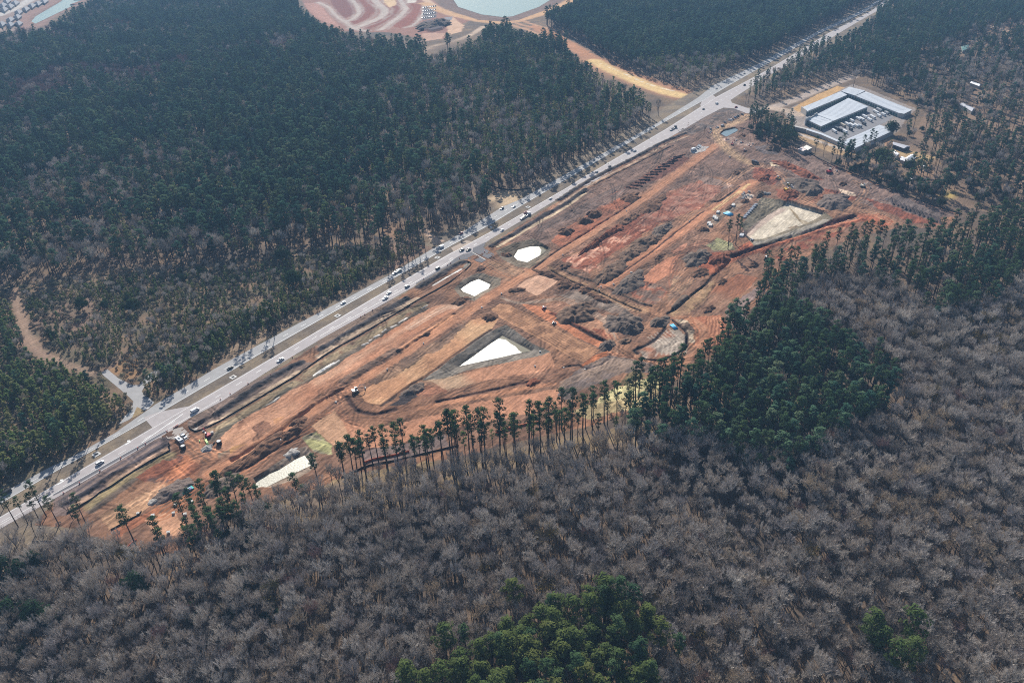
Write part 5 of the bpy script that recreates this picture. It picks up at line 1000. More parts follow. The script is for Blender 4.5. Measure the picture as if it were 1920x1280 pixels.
pipes('z', (520, 635), (660, 690), 6, BLUE, 'bright blue pipes laid side by side on the laydown strip', .3); pipes('z', (570, 610), (680, 660), 3, mat('light_blue_pipe', (.3, .6, .75), .5), 'pale blue pipes beside the bright blue ones', .25)
pipes('n4', (650, 1065), (700, 1115), 4, BLUE, 'bright blue pipes on the red soil inside the loop road', .3); pipes('n8', (1440, 748), (1560, 675), 4, TEAL, 'turquoise pipes lying beside the tangled root pile', .25); pipes('n8', (1470, 730), (1545, 690), 2, mat('violet_pipe', (.25, .25, .45), .5), 'short violet pipes on the turquoise pipes', .4)
for k in range(8): pipes('z', (880+34*k-(k > 4)*10, 735-36*k), (940+34*k-(k > 4)*10, 715-36*k), 2, GREYP, 'grey concrete pipe lengths in the row at the top of the sandy basin bank', .45, 'concrete pipe')
pipes('y', (915, 480), (970, 590), 2, mat('lime_pipe', (.55, .75, .3), .5), 'pale lime green pipe beside the gravel heap', .22); pipes('y', (1065, 575), (1105, 530), 1, MT, 'short black pipe left of the black drum', .3); pipes('y', (790, 490), (800, 520), 1, mat('green_pipe', (.4, .6, .2), .5), 'short green pipe in the scrap by the left entrance', .25)
def box_thing(name, c, pt, d, m, label, cat, ang=0.3, group=None, lid=True):
    p = G(c, [pt])[0]; z = gz(*p); root = empty(name, (p[0], p[1], z), ang); mb = MB()
    a, b, h = d; t_ = .18
    for s_ in (-1, 1): mb.box((s_*(a/2-t_/2), 0, h/2), (t_, b, h)); mb.box((0, s_*(b/2-t_/2), h/2), (a-2*t_, t_, h))
    mb.box((0, 0, .08), (a-2*t_, b-2*t_, .16)); mb.build('wall', m, root)
    if lid: l_ = MB(); l_.box((0, 0, h+.06), (a*.98, b*.98, .1)); l_.tube((0, 0, h+.1), (0, 0, h+.2), .35, .35, 10, cap=True); l_.build('lid', m, root)
    tag(root, label, cat, group); return root
CB = 'precast concrete boxes on the construction site'
for c, pt, s_, lab in (('r5', (1380, 190), 2.2, 'upper white concrete box on the orange lane behind the left pines'), ('r5', (1340, 350), 2.0, 'white concrete box with four openings beside the orange lane'), ('r5', (1575, 375), 2.2, 'white concrete box nearest the left pine clump'), ('n8', (1540, 850), 3.0, 'dark open concrete ring beside the left pine clump'), ('r5', (930, 405), 2.5, 'broken white slab at the edge of the left tan pad'), ('r5', (1240, 740), 2.2, 'white concrete box on the tan pad behind the pine in the left corner'), ('r5', (630, 355), 2.0, 'pale concrete box by the short silt fence'), ('n7', (1105, 870), 1.8, 'white concrete box beside the dark clod windrow'), ('n7', (345, 785), 2.2, 'white round tank right of the red machine by the left entrance'), ('n7', (805, 1030), 1.4, 'small pale concrete box below the trench by the left junction'), ('n7', (1725, 440), 1.6, 'small pale concrete box at the haul road bend'),
                       ('n6', (750, 790), 1.3, 'small white manhole beside the haul road opposite the tan pad'), ('n6', (1155, 500), 1.2, 'small manhole on the haul road edge beside the scuffed pad'), ('n6', (1805, 100), 1.5, 'white manhole at the top end of the long pad'), ('n6', (180, 1155), 1.4, 'small pale manhole left of the pale excavator'), ('n5', (20, 460), 1.4, 'white manhole beside the haul road above the striped pad'), ('n5', (900, 575), 1.4, 'white manhole in the berm along the orange strip'), ('n5', (1490, 200), 1.7, 'white manhole at the cross road corner below the grey clod pile'), ('n5', (1400, 160), 1.6, 'white manhole at the lower end of the orange lane'), ('n5', (1350, 225), 1.3, 'pale manhole in the middle of the cross road'), ('n5', (1330, 262), 1.3, 'pale manhole at the near side of the cross road'), ('n5', (1170, 1140), 1.5, 'white manhole by the dark kerb below the striped pad'), ('n5', (935, 1128), 1.3, 'small white manhole at the left end of the dark kerb'), ('n5', (670, 938), 1.6, 'white pump on the bank at the corner of the triangular pond'), ('n5', (240, 305), 1.3, 'white manhole beside the haul road left of the square pad'),
                       ('n3', (1740, 505), 1.4, 'white manhole at the upper edge of the orange lane'), ('n3', (1100, 1080), 1.3, 'white manhole beside the lower orange lane'), ('n3', (330, 882), 1.3, 'white manhole on the right edge of the haul road near the round pond'), ('n3', (1040, 392), 1.2, 'white manhole on the haul road by the side track'), ('n4', (195, 485), 1.3, 'white manhole above the long grey clod pile'), ('n4', (1310, 297), 1.4, 'white manhole at the west end of the trench'), ('e', (262, 283), 2.0, 'pale concrete box left of the sandy track'), ('b', (1200, 765), 1.3, 'small white manhole on the lower pad')):
    box_thing('concrete_box', c, pt, (s_*.55, s_*.55, s_*.34), PALE, lab, 'concrete box', group=CB)
for k, (x_, y_) in enumerate([(905, 240), (1005, 215), (880, 270), (935, 300), (990, 285), (1050, 310), (900, 325), (880, 350)]): box_thing('concrete_ring', 'z', (x_, y_), (1.4, 1.4, 1.0), PALE, 'white concrete ring standing on the pale patch of the laydown strip', 'concrete ring', group='concrete rings on the laydown strip', lid=False)
for k, (x_, y_) in enumerate([(1320, 250), (1360, 255), (1410, 255)]): box_thing('concrete_ring', 'z', (x_, y_), (1.5, 1.5, 1.3), PALE, 'white concrete ring in the short row at the top of the basin bank', 'concrete ring', group='concrete rings in a row of three', lid=False)
for k, (x_, y_, w_, d_, lab) in enumerate([(385, 630, 3.5, 2, 'pale pallet stack at the upper end of the laydown strip'), (315, 725, 3.5, 2.2, 'pale pallet stack in the middle of the laydown strip, left of its neighbour'), (350, 760, 3.5, 2.2, 'white pallet stack in the middle of the laydown strip, right of its neighbour'), (205, 850, 3.5, 2.2, 'white pallet stack at the lower end of the laydown strip, upper one'), (235, 890, 3.5, 2.2, 'white pallet stack at the lower end of the laydown strip, lower one'), (690, 490, 4, 2, 'white pallet stack beside the brown ridge'), (860, 1090, 4, 2.5, 'grey pallet stack at the lower tip of the sandy basin')]):
    box_thing('pallet_stack', 'z', (x_, y_), (w_, d_, 1.1), GREYP if 'grey' in lab else PALE, lab, 'pallet stack', ang=ROAD_ANG+.2, group='pallets of material on the laydown strip')
rp = random.Random(5)
for k in range(30):
    x_, y_ = rp.choice([(rp.uniform(870, 980), rp.uniform(630, 690)), (rp.uniform(1000, 1200), rp.uniform(660, 730)), (rp.uniform(1290, 1410), rp.uniform(720, 800)), (rp.uniform(490, 590), rp.uniform(490, 550))])
    red = rp.random() < .3
    box_thing('crate', 'q', (x_, y_), (rp.uniform(.8, 1.6), rp.uniform(.6, 1.2), rp.uniform(.4, .8)), paint('rust') if red else PALE, ('red brown' if red else 'white')+' crate lying in the scattered supplies below the silt pond', 'crate', ang=rp.uniform(0, 3), group='supplies scattered below the silt pond', lid=False)
for x_, y_, lab in ((1190, 555, 'large black drum right of the lime pipe'), (470, 640, 'large black drum below the parked white trucks')):
    p = G('y', [(x_, y_)])[0]; root = empty('drum', (*p, gz(*p))); mb = MB(); mb.tube((0, 0, 0), (0, 0, 1.5), 1.15, 1.15, 14, cap=True); mb.build('shell', MT, root); mb = MB(); mb.tube((0, 0, 1.5), (0, 0, 1.6), .9, .9, 14, cap=True); mb.build('rim', MSTEEL, root); tag(root, lab, 'drum')
# median inlets
for x_, y_, lab in ((181, 851.6, 'square concrete inlet in the median, leftmost'), (437, 707, 'square concrete inlet in the median near the roadside pine shadows'), (633, 592, 'square concrete inlet in the median beside the lone white car'), (990, 388.4, 'square concrete inlet in the median right of the lay-by'), (1141, 307, 'square concrete inlet in the shade fringed median'), (820, 483, 'square concrete inlet at the tip of the middle median')):
    p = unp(x_, y_); root = empty('drain_inlet', (p[0], p[1], 0.0), ROAD_ANG); mb = MB(); 
    for s_ in (-1, 1): mb.box((s_*1.1, 0, .08), (.8, 3.0, .16)); mb.box((0, s_*1.1, .08), (1.4, .8, .16))
    mb.build('apron', PALE, root); mb = MB(); mb.box((0, 0, .04), (1.4, 1.4, .08)); mb.build('grate', MT, root); tag(root, lab, 'drain inlet', 'drain inlets in the median')
# traffic drums
DR = [('f', q) for q in [(355, 520), (445, 465), (558, 397), (675, 325), (770, 270), (813, 245), (933, 178), (972, 155), (980, 150), (987, 146), (994, 142)]]+[('a', q) for q in [(1230, 950), (1285, 920), (1385, 862), (1510, 812), (1632, 715)]]+[('x', q) for q in [(155, 1105), (630, 828), (690, 792), (868, 692), (1160, 702), (1200, 672), (1320, 597), (1370, 562)]]+[('n6', q) for q in [(455, 205), (500, 180), (585, 130)]]
proto = None
MDR = mat('drum_orange', (.55, .08, .03), .6)
for k, (c, q) in enumerate(DR):
    p = G(c, [q])[0]
    if proto is None:
        proto = empty('traffic_drum'); mb = MB(); mb.tube((0, 0, .1), (0, 0, 1.05), .3, .24, 10, cap=True); mb.build('barrel', MDR, proto); mb = MB(); mb.tube((0, 0, .45), (0, 0, .6), .29, .28, 10); mb.tube((0, 0, .8), (0, 0, .92), .275, .265, 10); mb.build('stripe', paint('white'), proto); mb = MB(); mb.tube((0, 0, 0), (0, 0, .1), .45, .45, 10, cap=True); mb.build('base', MT, proto); o = proto
    else: o = copy_thing(proto)
    o.location = (p[0], p[1], 0.06); tag(o, 'orange traffic drum standing along the widened edge of the near carriageway', 'traffic drum', 'traffic drums along the near carriageway')

# ------------------------------------------------------------------ storage yard
MR_ = mat('metal_roof', (0.47, 0.50, 0.54), 0.6, 0.0, noise=.08, scale=.25, spec=.35); MWALL = mat('pale_wall', (.42, .4, .38), .85); MDOOR = mat('green_door', (.03, .1, .1), .6); MDW = mat('door_frame_wall', (.3, .33, .34), .8)
def building(name, c, pts, z, label, doors=(), cat='storage building', rm=None, wm=None, group=None, over=0.0, ribs=True, par=None):
    P = ccw(G(c, pts, z)); ctr = P.mean(0); root = empty(name, (*ctr, 0)); Q = P-ctr
    mb = MB(); mb.prism(Q*0.985, 0, z-.25); mb.build('wall', wm or MWALL, root)
    rb = MB(); rb.prism(Q, z-.25, z)
    o = rb.build('roof', rm or MR_, root)
    if ribs:
        n = len(Q); e = [np.linalg.norm(Q[(i+1) % n]-Q[i]) for i in range(n)]; i = int(np.argmax(e)); d = (Q[(i+1) % n]-Q[i])/e[i]; r_ = MB(); nn = np.array([-d[1], d[0]])
        k = int(e[i]//3.5); wdt = max(abs((q-Q[i])@nn) for q in Q)
        for j in range(1, k):
            a = Q[i]+d*e[i]*j/k; b = a+nn*wdt*.98
            m_ = inpoly(np.array([(a[0]+b[0])/2]), np.array([(a[1]+b[1])/2]), Q)[0]
            if m_: r_.box(((a[0]+b[0])/2, (a[1]+b[1])/2, z+.04), (wdt*.96, .12, .08), rz=math.atan2(nn[1], nn[0]))
        if r_.f: r_.build('seam', rm or MR_, o)
    for i in doors:
        a, b = None, None; pa, pb = G(c, [pts[i], pts[(i+1) % len(pts)]], z)-ctr; L = np.linalg.norm(pb-pa); d = (pb-pa)/L; nn = np.array([d[1], -d[0]])
        mid = (pa+pb)/2
        if nn@mid < 0: nn = -nn
        k = max(1, int(L//3.4)); 
        for j in range(k):
            q = pa*.985+(pb-pa)*.985*(j+.5)/k+nn*.1; dm = MB(); dm.box((*q, 1.35), (2.5, .16, 2.7), rz=math.atan2(d[1], d[0])); dm.build('door', MDOOR, root)
    if par:
        for (i, f0, f1, hh) in par:
            pa, pb = G(c, [pts[i], pts[(i+1) % len(pts)]], z)-ctr; a = pa+(pb-pa)*f0; b = pa+(pb-pa)*f1; d = (b-a)/np.linalg.norm(b-a); m_ = MB(); mid = (a+b)/2; m_.box((*mid, (z+hh)/2), (np.linalg.norm(b-a), .5, z+hh), rz=math.atan2(d[1], d[0])); m_.build('parapet', mat('parapet_wall', (.5, .48, .45), .85), root)
    tag(root, label, cat, group); return root
SB = 'buildings of the storage yard'
building('storage_building', 'k', [(168, 385), (237, 438), (802, 207), (712, 158)], 4, 'long narrow storage building on the left side of the yard by the side road', doors=(1,), group=SB, par=[(0, 0, 1, 1.2)])
building('storage_building', 'k', [(718, 156), (830, 95), (1050, 150), (912, 217)], 4.15, 'square corner storage building at the top of the yard', doors=(3,), group=SB)
building('storage_building', 'k', [(920, 222), (1062, 160), (1700, 415), (1590, 470), (1510, 455)], 4, 'long storage building on the right side of the yard with trees behind', doors=(4,), group=SB)
building('storage_building', 'k', [(380, 478), (820, 250), (1090, 370), (610, 566)], 4.3, 'big central storage building with a ridge in the middle of the yard', doors=(2,), group=SB)
building('storage_building', 'k', [(250, 552), (376, 484), (606, 568), (440, 642)], 4, 'front wing of the central storage building with two pale towers', doors=(2, 3), group=SB, par=[(0, -.2, .25, 2.0), (0, .75, 1.05, 2.0), (0, .25, .75, 1.0)])
building('storage_building', 'k', [(722, 850), (1250, 622), (1460, 692), (920, 940)], 4, 'storage building on the lower side of the yard partly behind a tall tree', doors=(0,), group=SB)
building('storage_wall', 'k', [(62, 628), (240, 668), (236, 684), (58, 644)], 3.2, 'short pale yard wall at the lower left corner of the storage yard', cat='wall', ribs=False, rm=MWALL, group=SB)
building('storage_building', 'k', [(240, 668), (460, 738), (720, 850), (920, 940), (905, 958), (700, 868), (440, 756), (234, 690)], 3.2, 'narrow shed roof along the lower wall of the storage yard', ribs=False, group=SB)
sheet('yard', G('k', [(200, 600), (240, 480), (800, 215), (1510, 465), (1330, 590), (720, 845), (440, 735)]), 0.05, asphalt('yard_asphalt', (132, 130, 132)))
# motor homes and trailers in the yard
def camper(col, L, w_=2.5, h_=3.0):
    root = empty('camper'); b = MB(); profile(b, [(-L/2, .5), (L/2, .5), (L/2, h_*.7), (L/2-.6, h_), (-L/2, h_)], w_, .08); b.build('body', paint(col), root)
    s_ = MB(); s_.box((0, w_/2+.01, 1.1), (L*.8, .04, .35)); s_.box((0, -w_/2-.01, 1.1), (L*.8, .04, .35)); s_.build('stripe', paint('tan' if col == 'white' else 'dark'), root); g = MB(); g.box((L/2-.15, 0, h_*.6), (.34, w_-.5, .7)); g.build('windscreen', MG, root); r_ = MB(); r_.box((L*.15, 0, h_+.15), (1.0, .8, .25)); r_.box((-L*.25, 0, h_+.08), (.6, .6, .14)); r_.build('roof_vent', paint('cream'), root); wheels(root, (L/2-1.4, -L/2+1.6, -L/2+2.5), w_, .42); return root
CP = {}
RV = [(620, 725, 9, 'white', 'white camper at the lower left end of the parking rows'), (655, 690, 9, 'dark', 'dark trailer second in the lower row of the storage yard'), (700, 705, 8, 'dark', 'dark trailer third in the lower row of the storage yard'), (765, 730, 9, 'white', 'white camper at the lower edge of the parking rows'), (740, 645, 10, 'tan', 'tan motor home next to the central storage building'), (800, 630, 9, 'white', 'white camper right of the tan motor home'), (860, 645, 10, 'white', 'white camper in the lower middle of the parking rows'), (920, 650, 10, 'white', 'large white motor home with roof vents in the middle of the rows'), (970, 655, 8, 'silver', 'silver camper right of the large motor home'), (1030, 620, 7, 'dark', 'small dark trailer between the parking rows'), (865, 585, 8, 'white', 'white camper at the left end of the middle row'), (955, 555, 10, 'white', 'white motor home in the middle row next to the central building'), (1000, 560, 10, 'white', 'second white motor home in the middle row'), (1040, 525, 10, 'white', 'white camper at the upper end of the middle row'), (1110, 570, 9, 'white', 'white camper at the lower edge of the upper rows'), (1150, 530, 11, 'white', 'long white trailer with a grey roof in the upper rows'), (1195, 460, 11, 'white', 'large white motor home at the upper end of the yard'), (1240, 430, 11, 'silver', 'long silver trailer at the upper end of the yard'), (1240, 515, 8, 'white', 'white camper in the upper rows near the right building'), (1300, 495, 8, 'white', 'white camper at the right end of the upper rows'), (1345, 475, 8, 'silver', 'silver boat shaped camper nearest the right building'), (850, 700, 6, 'dark', 'small dark trailer below the large motor home')]
for x_, y_, L, cl, lab in RV:
    p = G('k', [(x_, y_)])[0]; key = (cl, L)
    if key not in CP: o = CP[key] = camper(cl, L)
    else: o = copy_thing(CP[key])
    q = G('k', [(575, 690), (672, 750)]); o.location = (*p, .06); o.rotation_euler = (0, 0, math.atan2(*(q[1]-q[0])[::-1])); tag(o, lab, 'camper', 'campers and trailers parked in the storage yard')
# ------------------------------------------------------------------ houses
def house(c, pts, z, label, rm, wm, ridge=2.2, cat='house', group=None, hip=.35, name='house'):
    P = ccw(G(c, pts, z)); ctr = P.mean(0); root = empty(name, (*ctr, 0)); Q = P-ctr
    if np.linalg.norm(Q[1]-Q[0]) < np.linalg.norm(Q[2]-Q[1]): Q = np.roll(Q, -1, axis=0)
    mb = MB(); mb.prism(Q*.94, 0, z); mb.build('wall', wm, root)
    m0 = (Q[3]+Q[0])/2; m1 = (Q[1]+Q[2])/2; r0 = m0+(m1-m0)*hip; r1 = m1+(m0-m1)*hip; zt = z+ridge; r_ = MB()
    A = [(*q, z) for q in Q]; R0 = (*r0, zt); R1 = (*r1, zt)
    r_.face([A[0], A[1], R1, R0]); r_.face([A[2], A[3], R0, R1]); r_.face([A[3], A[0], R0]); r_.face([A[1], A[2], R1]); r_.face(A[::-1])
    r_.build('roof', rm, root)
    d = (Q[1]-Q[0])/np.linalg.norm(Q[1]-Q[0]); nn = np.array([d[1], -d[0]]); L = np.linalg.norm(Q[1]-Q[0])
    for f_ in (.25, .75): w_ = MB(); q = (Q[0]+(Q[1]-Q[0])*f_)*.94+nn*.06; w_.box((*q, 1.6), (1.6, .1, 1.2), rz=math.atan2(d[1], d[0])); w_.build('window', MG, root)
    w_ = MB(); q = (Q[0]+(Q[1]-Q[0])*.5)*.94+nn*.06; w_.box((*q, 1.05), (1.1, .1, 2.1), rz=math.atan2(d[1], d[0])); w_.build('door', MT, root)
    tag(root, label, cat, group); return root
RG = mat('slate_shingle', (.09, .1, .13), .8, noise=.15, scale=.5); RWH = mat('white_metal_roof', (.8, .8, .82), .4); RPK = mat('pinkish_roof', (.72, .6, .56), .6); WLL = mat('siding', (.35, .33, .3), .85); RGR = mat('grey_roof', (.4, .4, .44), .6)
house('s', [(300, 140), (590, 215), (480, 248), (290, 180)], 3, 'long trailer home with a pale grey roof right of the storage yard', RGR, mat('dark_siding', (.06, .06, .07), .8), .6, hip=.05)
house('s', [(290, 285), (330, 280), (410, 335), (360, 370)], 3.2, 'bright white metal roofed shed beside the dark trees', RWH, WLL, .8, 'shed', hip=.02, name='shed'); house('s', [(430, 375), (500, 400), (490, 460), (415, 430)], 2.6, 'low white lean-to between the shed and the white barn', RWH, WLL, .3, 'shed', hip=.02, name='shed')
house('s', [(490, 410), (590, 345), (680, 400), (560, 470)], 3.4, 'white round topped barn in the yard right of the storage buildings', RWH, WLL, 1.6, 'barn', hip=.02, name='barn')
house('k', [(120, 955), (180, 925), (245, 965), (190, 985)], 3, 'pinkish roofed shed below the storage yard wall', RPK, WLL, .2, 'shed', hip=.02, name='shed'); house('k', [(185, 935), (240, 900), (318, 940), (255, 972)], 3.3, 'cream roofed shed below the storage yard wall', mat('cream_roof', (.8, .74, .64), .5), WLL, .2, 'shed', hip=.02, name='shed')
for c, pts, lab, rm in (('j', [(1455, 715), (1485, 705), (1570, 745), (1545, 765)], 'pale roofed trailer home deep in the wooded lots', RGR), ('j', [(1470, 320), (1520, 308), (1530, 330), (1480, 350)], 'house with a greenish roof in the upper wooded lots', mat('green_roof', (.12, .25, .22), .6)), ('j', [(1530, 568), (1545, 560), (1610, 580), (1595, 592)], 'white trailer home among trees at the middle of the wooded lots', RWH), ('j', [(1290, 392), (1320, 390), (1325, 405), (1295, 410)], 'small pale house among the upper trees', RGR), ('j', [(1815, 388), (1850, 380), (1860, 392), (1825, 402)], 'small pale roofed house at the right edge of the wooded lots', RGR), ('s', [(760, 510), (820, 520), (880, 555), (830, 560)], 'pale roofed trailer under trees behind the site boundary', RGR), ('s', [(540, 710), (590, 695), (660, 740), (600, 760)], 'low pale shed hidden under trees by the site boundary', RGR)):
    house(c, pts, 3, lab, rm, WLL, 1.0, hip=.05)
HG = 'grey roofed houses of the far estate'
HS = [((330, 420), 'dark roofed house at the tip of the brown bank, nearest the trees'), ((180, 440), 'dark roofed house beside the trees in the far estate, left of the nearest one'), ((30, 430), 'dark roofed house at the left picture edge nearest the trees'), ((180, 350), 'dark roofed house in the lower row of the far estate beside the street end'), ((310, 300), 'dark roofed house second up the canal side row'), ((330, 215), 'dark roofed house third up the canal side row'), ((460, 160), 'dark roofed house fourth up the canal side row'), ((570, 100), 'dark roofed house fifth up the canal side row'), ((680, 60), 'dark roofed house sixth up the canal side row'), ((790, 20), 'dark roofed house at the top of the canal side row'), ((70, 165), 'dark roofed house across the street in the far estate, lowest there'), ((180, 110), 'dark roofed house across the street in the far estate, second from the bottom'), ((270, 50), 'dark roofed house across the street in the far estate, third from the bottom'), ((50, 90), 'dark roofed house at the left edge of the far estate'), ((120, 20), 'dark roofed house in the top left corner of the far estate')]
for (x_, y_), lab in HS: house('w', [(x_-80, y_+5), (x_-10, y_-42), (x_+85, y_-10), (x_+15, y_+45)], 3.2, lab, RG, WLL, 3.2, group=HG, hip=.3)
# parked trucks at the far development
for k in range(24):
    x_ = 1395+(k % 6)*25+(k//6)*4; y_ = 205-(k//6)*38-(k % 6)*3
    p = G('t', [(x_, y_)])[0]
    if k == 0: vp = car('flatbed', 'silver', 'parked_truck'); o = vp
    else: o = copy_thing(vp)
    o.location = (*p, .02); o.rotation_euler = (0, 0, 1.0); tag(o, 'pale parked truck in the tight rows beside the far dark stockpile', 'truck', 'trucks parked at the far development')
# ------------------------------------------------------------------ trees
BARK = mat('pine_bark', (0.075, 0.055, 0.045), 0.95, spec=.1); BARKG = mat('grey_bark', (0.10, 0.09, 0.085), 0.95, spec=.1)
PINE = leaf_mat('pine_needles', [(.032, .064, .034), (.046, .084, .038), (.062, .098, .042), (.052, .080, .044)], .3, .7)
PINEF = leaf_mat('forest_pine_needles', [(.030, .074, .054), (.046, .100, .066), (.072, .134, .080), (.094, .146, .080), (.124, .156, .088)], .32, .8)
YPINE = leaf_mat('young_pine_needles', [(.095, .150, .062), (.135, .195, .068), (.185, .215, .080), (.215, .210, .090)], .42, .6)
LPINE = leaf_mat('bright_pine_needles', [(.065, .095, .032), (.092, .115, .036), (.12, .128, .042)], .32, .6)
EVG = leaf_mat('evergreen_leaves', [(.018, .038, .020), (.026, .050, .022), (.022, .046, .026)], .25, .45)
TWIG = leaf_mat('bare_twigs', [(.32, .285, .255), (.45, .395, .345), (.53, .485, .44), (.37, .335, .325), (.45, .37, .28)], .2, .6)
TWIGP = leaf_mat('purple_twigs', [(.26, .18, .18), (.30, .20, .17), (.24, .18, .20)], .15, .4)
BUD = leaf_mat('budding_leaves', [(.17, .13, .05), (.20, .15, .06), (.14, .12, .05)], .3, .4)

class TM:
    """tree geometry: faces with a per-face tint"""
    def __init__(s): s.v = []; s.f = []; s.t = []; s.m = []
    def stick(s, p0, p1, r0, r1, n=3, t=.5, m=0):
        d = p1-p0; L = np.linalg.norm(d)
        if L < 1e-5: return
        d = d/L; a = np.cross(d, (0, 0, 1.0)) if abs(d[2]) < .9 else np.cross(d, (1.0, 0, 0)); a = a/np.linalg.norm(a); b = np.cross(d, a); k = len(s.v)
        for p, r in ((p0, r0), (p1, r1)):
            for i in range(n):
                q = 2*math.pi*i/n; s.v.append(p+(a*math.cos(q)+b*math.sin(q))*r)
        for i in range(n): j = (i+1) % n; s.f.append((k+i, k+j, k+n+j, k+n+i)); s.t.append(t); s.m.append(m)
    def clump(s, r, c, rx, rz, n, sz, t, m=0, o=None):
        for _ in range(n):
            u = r.normal(size=3); u /= np.linalg.norm(u); rad = r.uniform(.35, 1)**.5
            p = c+u*np.array([rx, rx, rz])*rad
            nrm = u*np.array([.6, .6, .8])+r.normal(size=3)*.38+np.array([0, 0, .35])+(0 if o is None else .9*(c-o)/(np.linalg.norm(c-o)+.1)); nrm /= np.linalg.norm(nrm)
            a = np.cross(nrm, r.normal(size=3)); a /= np.linalg.norm(a)+1e-6; b = np.cross(nrm, a); l_ = sz*r.uniform(.6, 1.3); w_ = l_*r.uniform(.35, .7); k = len(s.v)
            s.v.extend([p-a*l_-b*w_*.4, p+b*w_*.2-a*.1*l_-b*w_, p+a*l_, p+b*w_]); s.f.append((k, k+1, k+2, k+3)); s.t.append(float(np.clip(t+r.uniform(-.18, .18), 0, 1))); s.m.append(m)
    def mesh(s, name, mats):
        me = bpy.data.meshes.new(name); V = np.array(s.v, np.float32); me.from_pydata(V.tolist(), [], s.f)
        for q in mats: me.materials.append(q)
        if len(mats) > 1: me.polygons.foreach_set('material_index', s.m)
        at = me.attributes.new('tint', 'FLOAT', 'FACE'); at.data.foreach_set('value', np.array(s.t, np.float32)); me.update(); return me

def pine(seed, H, cf, R, ncl, nf, sz, top=1.0, lean=.02):
    """returns (trunk, crown) geometry; cf is the share of the height that carries the crown"""
    r = np.random.RandomState(seed); tr = TM(); cr = TM(); P = []; off = np.zeros(2); ld = r.normal(size=2)*lean
    for i in range(7): P.append(np.array([off[0], off[1], H*.96*i/6])); off = off+ld*H/6+r.normal(size=2)*.012*H/6*2
    r0 = .012*H+.06
    for i in range(6): tr.stick(P[i], P[i+1], r0*(1-.8*i/6), r0*(1-.8*(i+1)/6), 5, .5)
    def at(z): f_ = np.clip(z/(H*.96)*6, 0, 5.999); i = int(f_); return P[i]+(P[i+1]-P[i])*(f_-i)
    zb = H*(1-cf)
    for k in range(ncl):
        f_ = (k+r.uniform(.1, .9))/ncl; z = zb+(H-zb)*f_**.85; prof = math.sin(math.pi*min(1, (.18+.82*f_))**1.25)**.7 if top else (1-f_)**.8+.06
        rr = R*max(.12, prof)*r.uniform(.35, 1.0); a = k*2.4+r.uniform(-.5, .5); b0 = at(z-.09*H*r.uniform(.4, 1)); c = at(z)+np.array([rr*math.cos(a), rr*math.sin(a), r.uniform(-.2, .3)])
        tr.stick(b0, c, .09, .03, 3, .5)
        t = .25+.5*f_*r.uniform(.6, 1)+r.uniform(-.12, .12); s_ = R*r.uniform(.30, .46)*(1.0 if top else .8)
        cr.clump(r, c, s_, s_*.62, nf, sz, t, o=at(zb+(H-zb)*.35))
    cr.clump(r, at(H*.97), R*.34, R*.3, nf, sz, .7, o=at(zb)); return tr, cr

def bare(seed, H, R, lim=5, tw=6, twr=.022, up=.55):
    r = np.random.RandomState(seed); tr = TM(); cr = TM(); zf = H*r.uniform(.38, .55); p0 = np.zeros(3); ln = r.normal(size=2)*.04*zf; p1 = np.array([ln[0], ln[1], zf]); r0 = .011*H+.03
    tr.stick(p0, p1, r0, r0*.72, 5, .35)
    tips = [(p1, np.array([0, 0, 1.0]), H-zf)]
    def grow(p, d, L, rad, lvl):
        if lvl == 0: return
        n = [0, tw+3, tw, 4, lim][lvl]
        for k in range(n):
            a = r.uniform(0, 6.283); sp = r.uniform(.35, .8) if lvl < 4 else r.uniform(.2, .6)
            o = np.array([math.cos(a), math.sin(a), 0]); o = o-d*(o@d); o /= np.linalg.norm(o)+1e-6
            nd = d+o*sp+np.array([0, 0, .32]); nd /= np.linalg.norm(nd); l_ = L*r.uniform(.65, 1.1); st = p-d*L*r.uniform(0, .75)*(1 if lvl < 4 else .2)
            e = st+nd*l_*np.array([1, 1, 1])
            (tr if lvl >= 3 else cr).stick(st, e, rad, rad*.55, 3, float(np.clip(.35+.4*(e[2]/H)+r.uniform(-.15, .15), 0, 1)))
            grow(e, nd, L*.60, rad*.55, lvl-1)
    grow(p1, np.array([0, 0, 1.0]), (H-zf)*.52, r0*.5, 4)
    # squash the crown to its radius
    for T in (tr, cr):
        for q in T.v:
            d = math.hypot(q[0], q[1])
            if d > R: q[:2] *= R/d*(1+.12*math.sin(7*d))
    return tr, cr

def bush(seed, H, R, n, nf, sz):
    r = np.random.RandomState(seed); tr = TM(); cr = TM(); tr.stick(np.zeros(3), np.array([0, 0, H*.7]), .14, .05, 5, .5)
    for k in range(n):
        u = r.normal(size=3); u /= np.linalg.norm(u); u[2] = abs(u[2])*1.2-.35; c = np.array([0, 0, H*.55])+u*np.array([R*.72, R*.72, H*.40]); s_ = R*r.uniform(.3, .5)
        if k % 2 == 0: tr.stick(np.array([0, 0, H*.3]), c, .07, .03, 3, .5)
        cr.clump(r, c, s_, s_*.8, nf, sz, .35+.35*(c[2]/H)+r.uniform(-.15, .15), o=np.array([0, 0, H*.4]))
    return tr, cr

